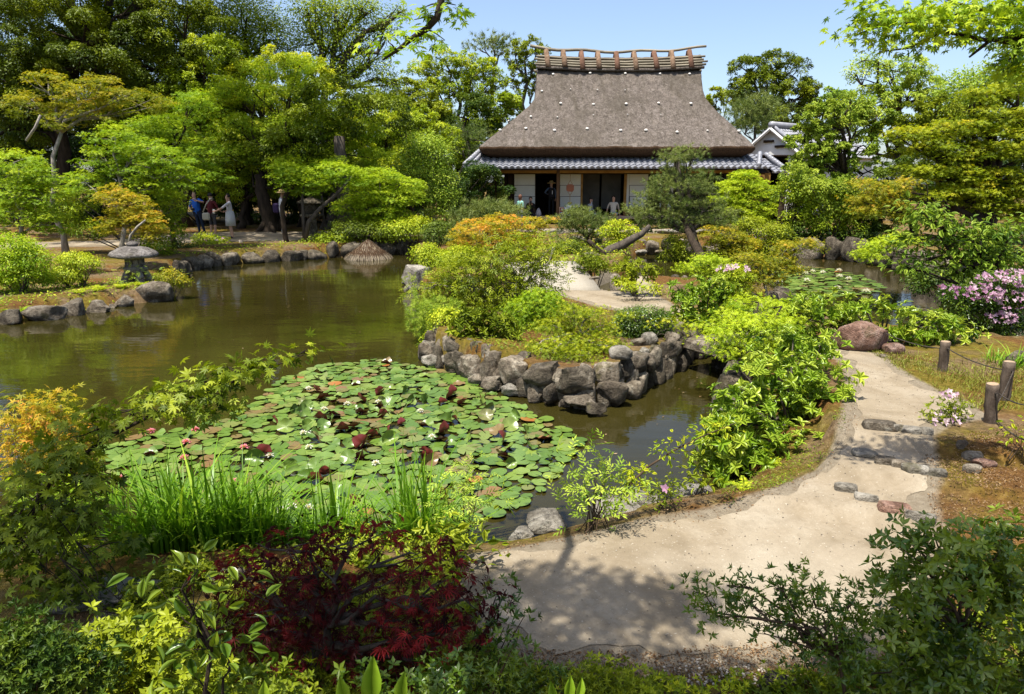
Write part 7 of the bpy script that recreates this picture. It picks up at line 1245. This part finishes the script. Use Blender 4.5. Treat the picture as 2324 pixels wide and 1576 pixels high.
def part_of(a, b, long_sleeve, long_leg):
    if b in ('chin', 'head', 'top'): return 0
    if b in ('hl', 'hr'): return 0
    if b in ('wl', 'wr'): return 1 if long_sleeve else 0
    if b in ('fl', 'fr'): return 3
    if b in ('kl', 'kr', 'tl', 'tr'): return 2
    if b in ('al', 'ar'): return 2 if long_leg else 0
    return 1
def person(label, loc, rz, pose, shirt, legs, shoes=(.05, .04, .04), hair=(.012, .009, .007), scale=1., long_sleeve=False, long_leg=True, hairlong=False, fat=1., skirt=None, hat=None, hair_hidden=False):
    J = dict(STAND); J.update(pose); names = list(J); V = [Vector(J[n]) for n in names]; E = [(names.index(a), names.index(b)) for a, b in BONES]; R = [RADII[n] * (fat if n in ('pelvis', 'waist', 'chest') else 1) for n in names]
    for s in ('l', 'r'):                                   # five fingers on each palm, unequal and a little curled
        h, w_ = Vector(J['h' + s]), Vector(J['w' + s]); d = (h - w_).normalized(); u = d.cross(Vector((0, 1, .2))).normalized(); c = u.cross(d)
        for k, (o, l) in enumerate(((-.024, .055), (-.008, .068), (.008, .063), (.024, .048))):
            m1 = h + u * o + d * .028; i0 = len(V); V += [m1, m1 + d * l * .7 + c * .018]; R += [.0095, .007]; E += [(names.index('h' + s), i0), (i0, i0 + 1)]
        i0 = len(V); V += [h - d * .01 + u * -.034 + c * .01, h + d * .03 + u * -.05 + c * .02]; R += [.011, .008]; E += [(names.index('h' + s), i0), (i0, i0 + 1)]
    me = bpy.data.meshes.new('tmp'); me.from_pydata(V, E, []); ob = bpy.data.objects.new('tmp', me); COL.objects.link(ob)
    ob.modifiers.new('s', 'SKIN'); sv = me.skin_vertices[0].data
    for i, r in enumerate(R): sv[i].radius = (r, r)
    sv[0].use_root = True; ss = ob.modifiers.new('u', 'SUBSURF'); ss.levels = 1
    dg = bpy.context.evaluated_depsgraph_get(); body = bpy.data.meshes.new_from_object(ob.evaluated_get(dg)); bpy.data.objects.remove(ob)
    body.name = 'person'; hc, ch = Vector(J['head']), Vector(J['chin'])
    fwd = Vector((0, 1, 0)) if 'face' not in J else Vector(J['face']).normalized()
    n = len(body.vertices); co = np.zeros(n * 3); body.vertices.foreach_get('co', co); co = co.reshape(-1, 3)
    for i, p in enumerate(co):                             # head: egg shape, nose, eye hollows, chin
        q = Vector(p) - (hc * .62 + ch * .38)
        if q.length < .16 and Vector(p).z > J['neck'][2] + .04:
            f = q.dot(fwd); side = (q - fwd * f); sx = side.xy.length
            if f > .03 and sx < .022 and abs(side.z + .005) < .035: q = q + fwd * .022
            elif f > .04 and .02 < sx < .05 and abs(side.z - .03) < .02: q = q - fwd * .008
            co[i] = (hc * .62 + ch * .38) + q
    body.vertices.foreach_set('co', co.ravel()); mats = [skin(), pmat('shirt %.2f %.2f %.2f' % shirt, shirt), pmat('cloth %.2f %.2f %.2f' % legs, legs), pmat('shoe %.2f' % shoes[0], shoes)]
    for m_ in mats: body.materials.append(m_)
    segs = [(Vector(J[a]), Vector(J[b]), part_of(a, b, long_sleeve, long_leg)) for a, b in BONES]
    for f in body.polygons:
        c = f.center; best, pm = 9, 0
        for a, b, k in segs:
            d = b - a; t = max(0, min(1, (c - a).dot(d) / max(d.length_squared, 1e-9))); dist = (c - a - d * t).length
            if dist < best: best, pm = dist, k
        if pm == 0 and c.z > J['neck'][2] - .02 and (c - Vector(J['neck'])).length < .06: pm = 0
        f.material_index = pm; f.use_smooth = True
    body.update(); o = link(bpy.data.objects.new('person', body)); o.location = tuple(map(float, loc)); o.rotation_euler = (0, 0, rz); o.scale = (scale,) * 3; tag(o, label, 'person')
    if not hair_hidden:
        v, f = ICO3.copy(), ICO3F; v = v * [.098, .106, .112]; keep = (v @ np.array(fwd) < .035 + .5 * np.clip(v[:, 2] - .02, 0, 1)) | (v[:, 2] > .075); lowz = -.17 if hairlong else -.055
        v[:, 2] = np.where(v[:, 2] < 0, v[:, 2] * (1.9 if hairlong else 1.), v[:, 2]); keep &= v[:, 2] > lowz; fk = f[keep[f].all(1)]
        link(bpy.data.objects.new('hair', fast_mesh('hair', v + np.array(hc) + [0, -.008, .012], fk, pmat('hair %.3f' % hair[0], hair, .5), smooth=True)), o)
    if skirt is not None:
        z0, z1, r1, c_ = skirt; MB().lathe([(r1, z1), (r1 * .95, (z0 + z1) / 2), (.15, z0), (.13, z0 + .03)], n=18).obj('skirt', pmat('skirt', c_), o, True)
    if hat is not None:
        h = MB().lathe([(.20, .005), (.235, -.015), (.21, .02), (.115, .035), (.105, .10), (.07, .13), (.0, .135)], n=20); h.v = [(x + hc.x, y + hc.y - .01, z + hc.z + .05) for x, y, z in h.v]; h.obj('hat', pmat('straw', (.62, .44, .20)), o, True)
        MB().lathe([(.118, .035), (.112, .065)], (hc.x, hc.y - .01, hc.z + .05), 20).obj('hat_band', pmat('band', (.06, .04, .03)), o, True)
    return o
# three visitors on the far bank
def on_bank(x, Y): return foot(x, Y)
pb = on_bank(455, 26.6)
pA = person('man in a bright blue polo shirt and dark jeans holding a small camera', pb, rad(165), dict(pelvis=(0, 0, .93), chest=(.07, .01, 1.27), waist=(.04, 0, 1.08), neck=(.09, 0, 1.43), chin=(.10, .02, 1.52), head=(.10, 0, 1.62), top=(.10, 0, 1.70), sl=(-.10, 0, 1.39), el=(-.33, .02, 1.30), wl=(-.22, .20, 1.36), hl=(-.15, .24, 1.38), sr=(.26, 0, 1.37), er=(.33, .02, 1.10), wr=(.16, .20, 1.04), hr=(.08, .24, 1.04), kl=(-.15, .0, .48), al=(-.22, -.02, .08), fl=(-.24, .12, .03), kr=(.02, .02, .48), ar=(.02, -.02, .08), fr=(.03, .12, .03)), (.015, .11, .50), (.012, .022, .05))
cam_o = MB().box((0, 0, 0), (.13, .07, .09), bev=.01).tube([(0, .03, 0), (0, .09, 0)], [.03, .03], 10).obj('camera', pmat('black', (.015, .015, .017), .4)); cam_o.location = Vector(pb) + Vector((-.06, -.28, 1.05)); tag(cam_o, 'small black camera in the hand of the man in blue', 'camera')
pc = on_bank(486, 26.4)
person('person in a maroon T-shirt and grey shorts seen from behind', pc, rad(-20), dict(chin=(0, .03, 1.52), head=(.0, .03, 1.61), el=(-.26, .02, 1.14), wl=(-.24, .16, 1.0), hl=(-.2, .22, .98), er=(.28, .03, 1.14), wr=(.26, .20, 1.02), hr=(.22, .26, 1.0)), (.09, .010, .014), (.06, .058, .065), long_leg=False, scale=.97)
bag = MB().box((0, 0, 0), (.28, .09, .28), bev=.04).obj('shoulder_bag', pmat('canvas', (.42, .40, .33))); bag.location = Vector(pc) + Vector((-.14, -.20, .80)); tag(bag, 'pale canvas shoulder bag hanging from the person in maroon', 'bag'); MB().tube([(-.1, 0, .16), (.06, -.02, .45), (.22, .03, .66), (.24, .22, .64)], [.022] * 4, 6).obj('strap', pmat('canvas', (.42, .40, .33)), bag, True)
pw = on_bank(527, 26.2)
person('woman in a pale sleeveless top and light grey skirt reaching out her arm', pw, rad(120), dict(chin=(0, .03, 1.50), head=(0, .03, 1.60), el=(-.14, .28, 1.18), wl=(-.05, .46, 1.08), hl=(0, .54, 1.06), er=(.2, -.05, 1.12), wr=(.12, .16, 1.03), hr=(.05, .2, 1.03)), (.55, .53, .55), (.42, .43, .44), long_leg=False, scale=.98, skirt=(1.02, .50, .19, (.50, .51, .52)))
ph_ = MB().box((0, 0, 0), (.09, .03, .15), bev=.01).obj('leaflet', pmat('paperwhite', (.75, .75, .75))); ph_.location = Vector(pw) + Vector((-.50, -.22, 1.03)); tag(ph_, 'small white leaflet in the outstretched hand of the woman', 'leaflet')
ps = on_bank(341, 25.0); person('person in dark clothes standing in deep shade behind the orange maple', ps, rad(90), {}, (.012, .012, .013), (.02, .016, .016), long_leg=False, scale=.97)
pu = on_bank(644, 27.4); person('visitor in white trousers and a wide pale sun hat behind the curved sapling', pu, rad(-60), dict(head=(0, .06, 1.60), chin=(0, .06, 1.51), top=(0, .06, 1.68)), (.55, .56, .60), (.62, .62, .60), long_sleeve=True, hat=True, hair_hidden=True)
sb_ = MB().box((0, 0, 0), (.24, .16, .38), bev=.06).obj('rucksack', pmat('purple', (.05, .03, .09))); sb_.location = Vector(pu) + Vector((-.22, -.02, 1.05)); tag(sb_, 'dark purple rucksack on the visitor in white', 'rucksack')
# visitors at the house
SIT = dict(pelvis=(0, 0, .13), waist=(0, 0, .30), chest=(0, .02, .50), neck=(0, .02, .66), chin=(0, .04, .75), head=(0, .03, .85), top=(0, .02, .93), sl=(-.175, .01, .62), sr=(.175, .01, .62), el=(-.24, .0, .37), wl=(-.2, .18, .22), hl=(-.18, .26, .2), er=(.24, .0, .37), wr=(.2, .18, .22), hr=(.18, .26, .2), tl=(-.10, .05, .10), kl=(-.16, .44, .12), al=(-.12, .55, -.26), fl=(-.12, .68, -.30), tr=(.10, .05, .10), kr=(.16, .44, .12), ar=(.12, .55, -.26), fr=(.12, .68, -.30))
def at_house(x, Y): return np.array([At(x, 490, Y)[0], Y, zf])
person('man in black sitting on the veranda holding up a phone', at_house(1204, 36.1), math.pi, dict(SIT, el=(-.20, .16, .40), wl=(-.07, .30, .58), hl=(-.04, .33, .64), er=(.20, .16, .40), wr=(.07, .30, .58), hr=(.04, .33, .64)), (.012, .012, .014), (.015, .016, .018), long_sleeve=True, scale=1.02)
pho = MB().box((0, 0, 0), (.10, .03, .17), bev=.01).obj('phone', pmat('black', (.015, .015, .017), .4)); pho.location = Vector(at_house(1204, 36.1)) + Vector((0, -.37, .70)); tag(pho, 'dark phone held up in front of the seated man in black', 'phone')
pk_ = at_house(1250.5, 36.9); person('person in a wide straw hat and dark trousers standing in the doorway', pk_, 0, dict(el=(-.34, -.02, 1.18), wl=(-.20, .14, 1.10), hl=(-.14, .2, 1.1)), (.11, .16, .24), (.015, .016, .02), long_sleeve=True, hat=True, hair_hidden=True, scale=1.0)
bp_ = MB().box((0, 0, 0), (.34, .20, .52), bev=.07).obj('backpack', pmat('blackpack', (.014, .014, .018))); bp_.location = Vector(pk_) + Vector((0, -.24, 1.16)); tag(bp_, 'black backpack worn by the person in the straw hat', 'backpack')
MB().box((0, -.12, -.08), (.24, .06, .26), bev=.025).obj('pocket', pmat('blackpack', (.014, .014, .018)), bp_); MB().box((.03, -.155, .04), (.03, .01, .2)).obj('zip', pmat('paperwhite', (.75, .75, .75)), bp_)
person('child with long brown hair and a bright patterned top before the veranda', np.array([At(1181, 500, 34.6)[0], 34.6, .35]), rad(-50), {}, (.25, .55, .50), (.30, .25, .55), hair=(.14, .06, .035), hairlong=True, scale=.98)
person('woman in a pale jacket sitting with one hand raised to her face', at_house(1338.5, 36.3), rad(-130), dict(SIT, er=(.20, .20, .52), wr=(.10, .18, .76), hr=(.05, .16, .83)), (.42, .46, .50), (.25, .30, .36), long_sleeve=True, scale=.95, hairlong=True)
person('man in a cream polo shirt sitting cross-legged facing the garden', at_house(1391.5, 36.2), math.pi, dict(SIT, chest=(0, -.03, .52), neck=(0, -.04, .68), chin=(0, -.02, .77), head=(0, -.02, .87), top=(0, -.03, .95), sl=(-.19, -.03, .64), sr=(.19, -.03, .64), el=(-.28, -.12, .36), wl=(-.32, -.14, .10), hl=(-.33, -.12, .03), er=(.28, -.12, .36), wr=(.32, -.14, .10), hr=(.33, -.12, .03), kl=(-.14, .45, .14), al=(.02, .62, .02), fl=(.02, .68, .12), kr=(.14, .45, .14), ar=(-.02, .70, .06), fr=(-.02, .76, .16)), (.60, .55, .46), (.24, .30, .33), shoes=(.50, .22, .12), fat=1.08, scale=1.05)
wb = MB().lathe([(.12, 0), (.16, .12), (.10, .30), (.03, .42)], n=10).obj('carrier_bag', pmat('greybag', (.35, .34, .36)), None, True); wb.location = Vector(at_house(1222, 35.9)); tag(wb, 'pale plastic carrier bag on the veranda beside the man in black', 'bag')
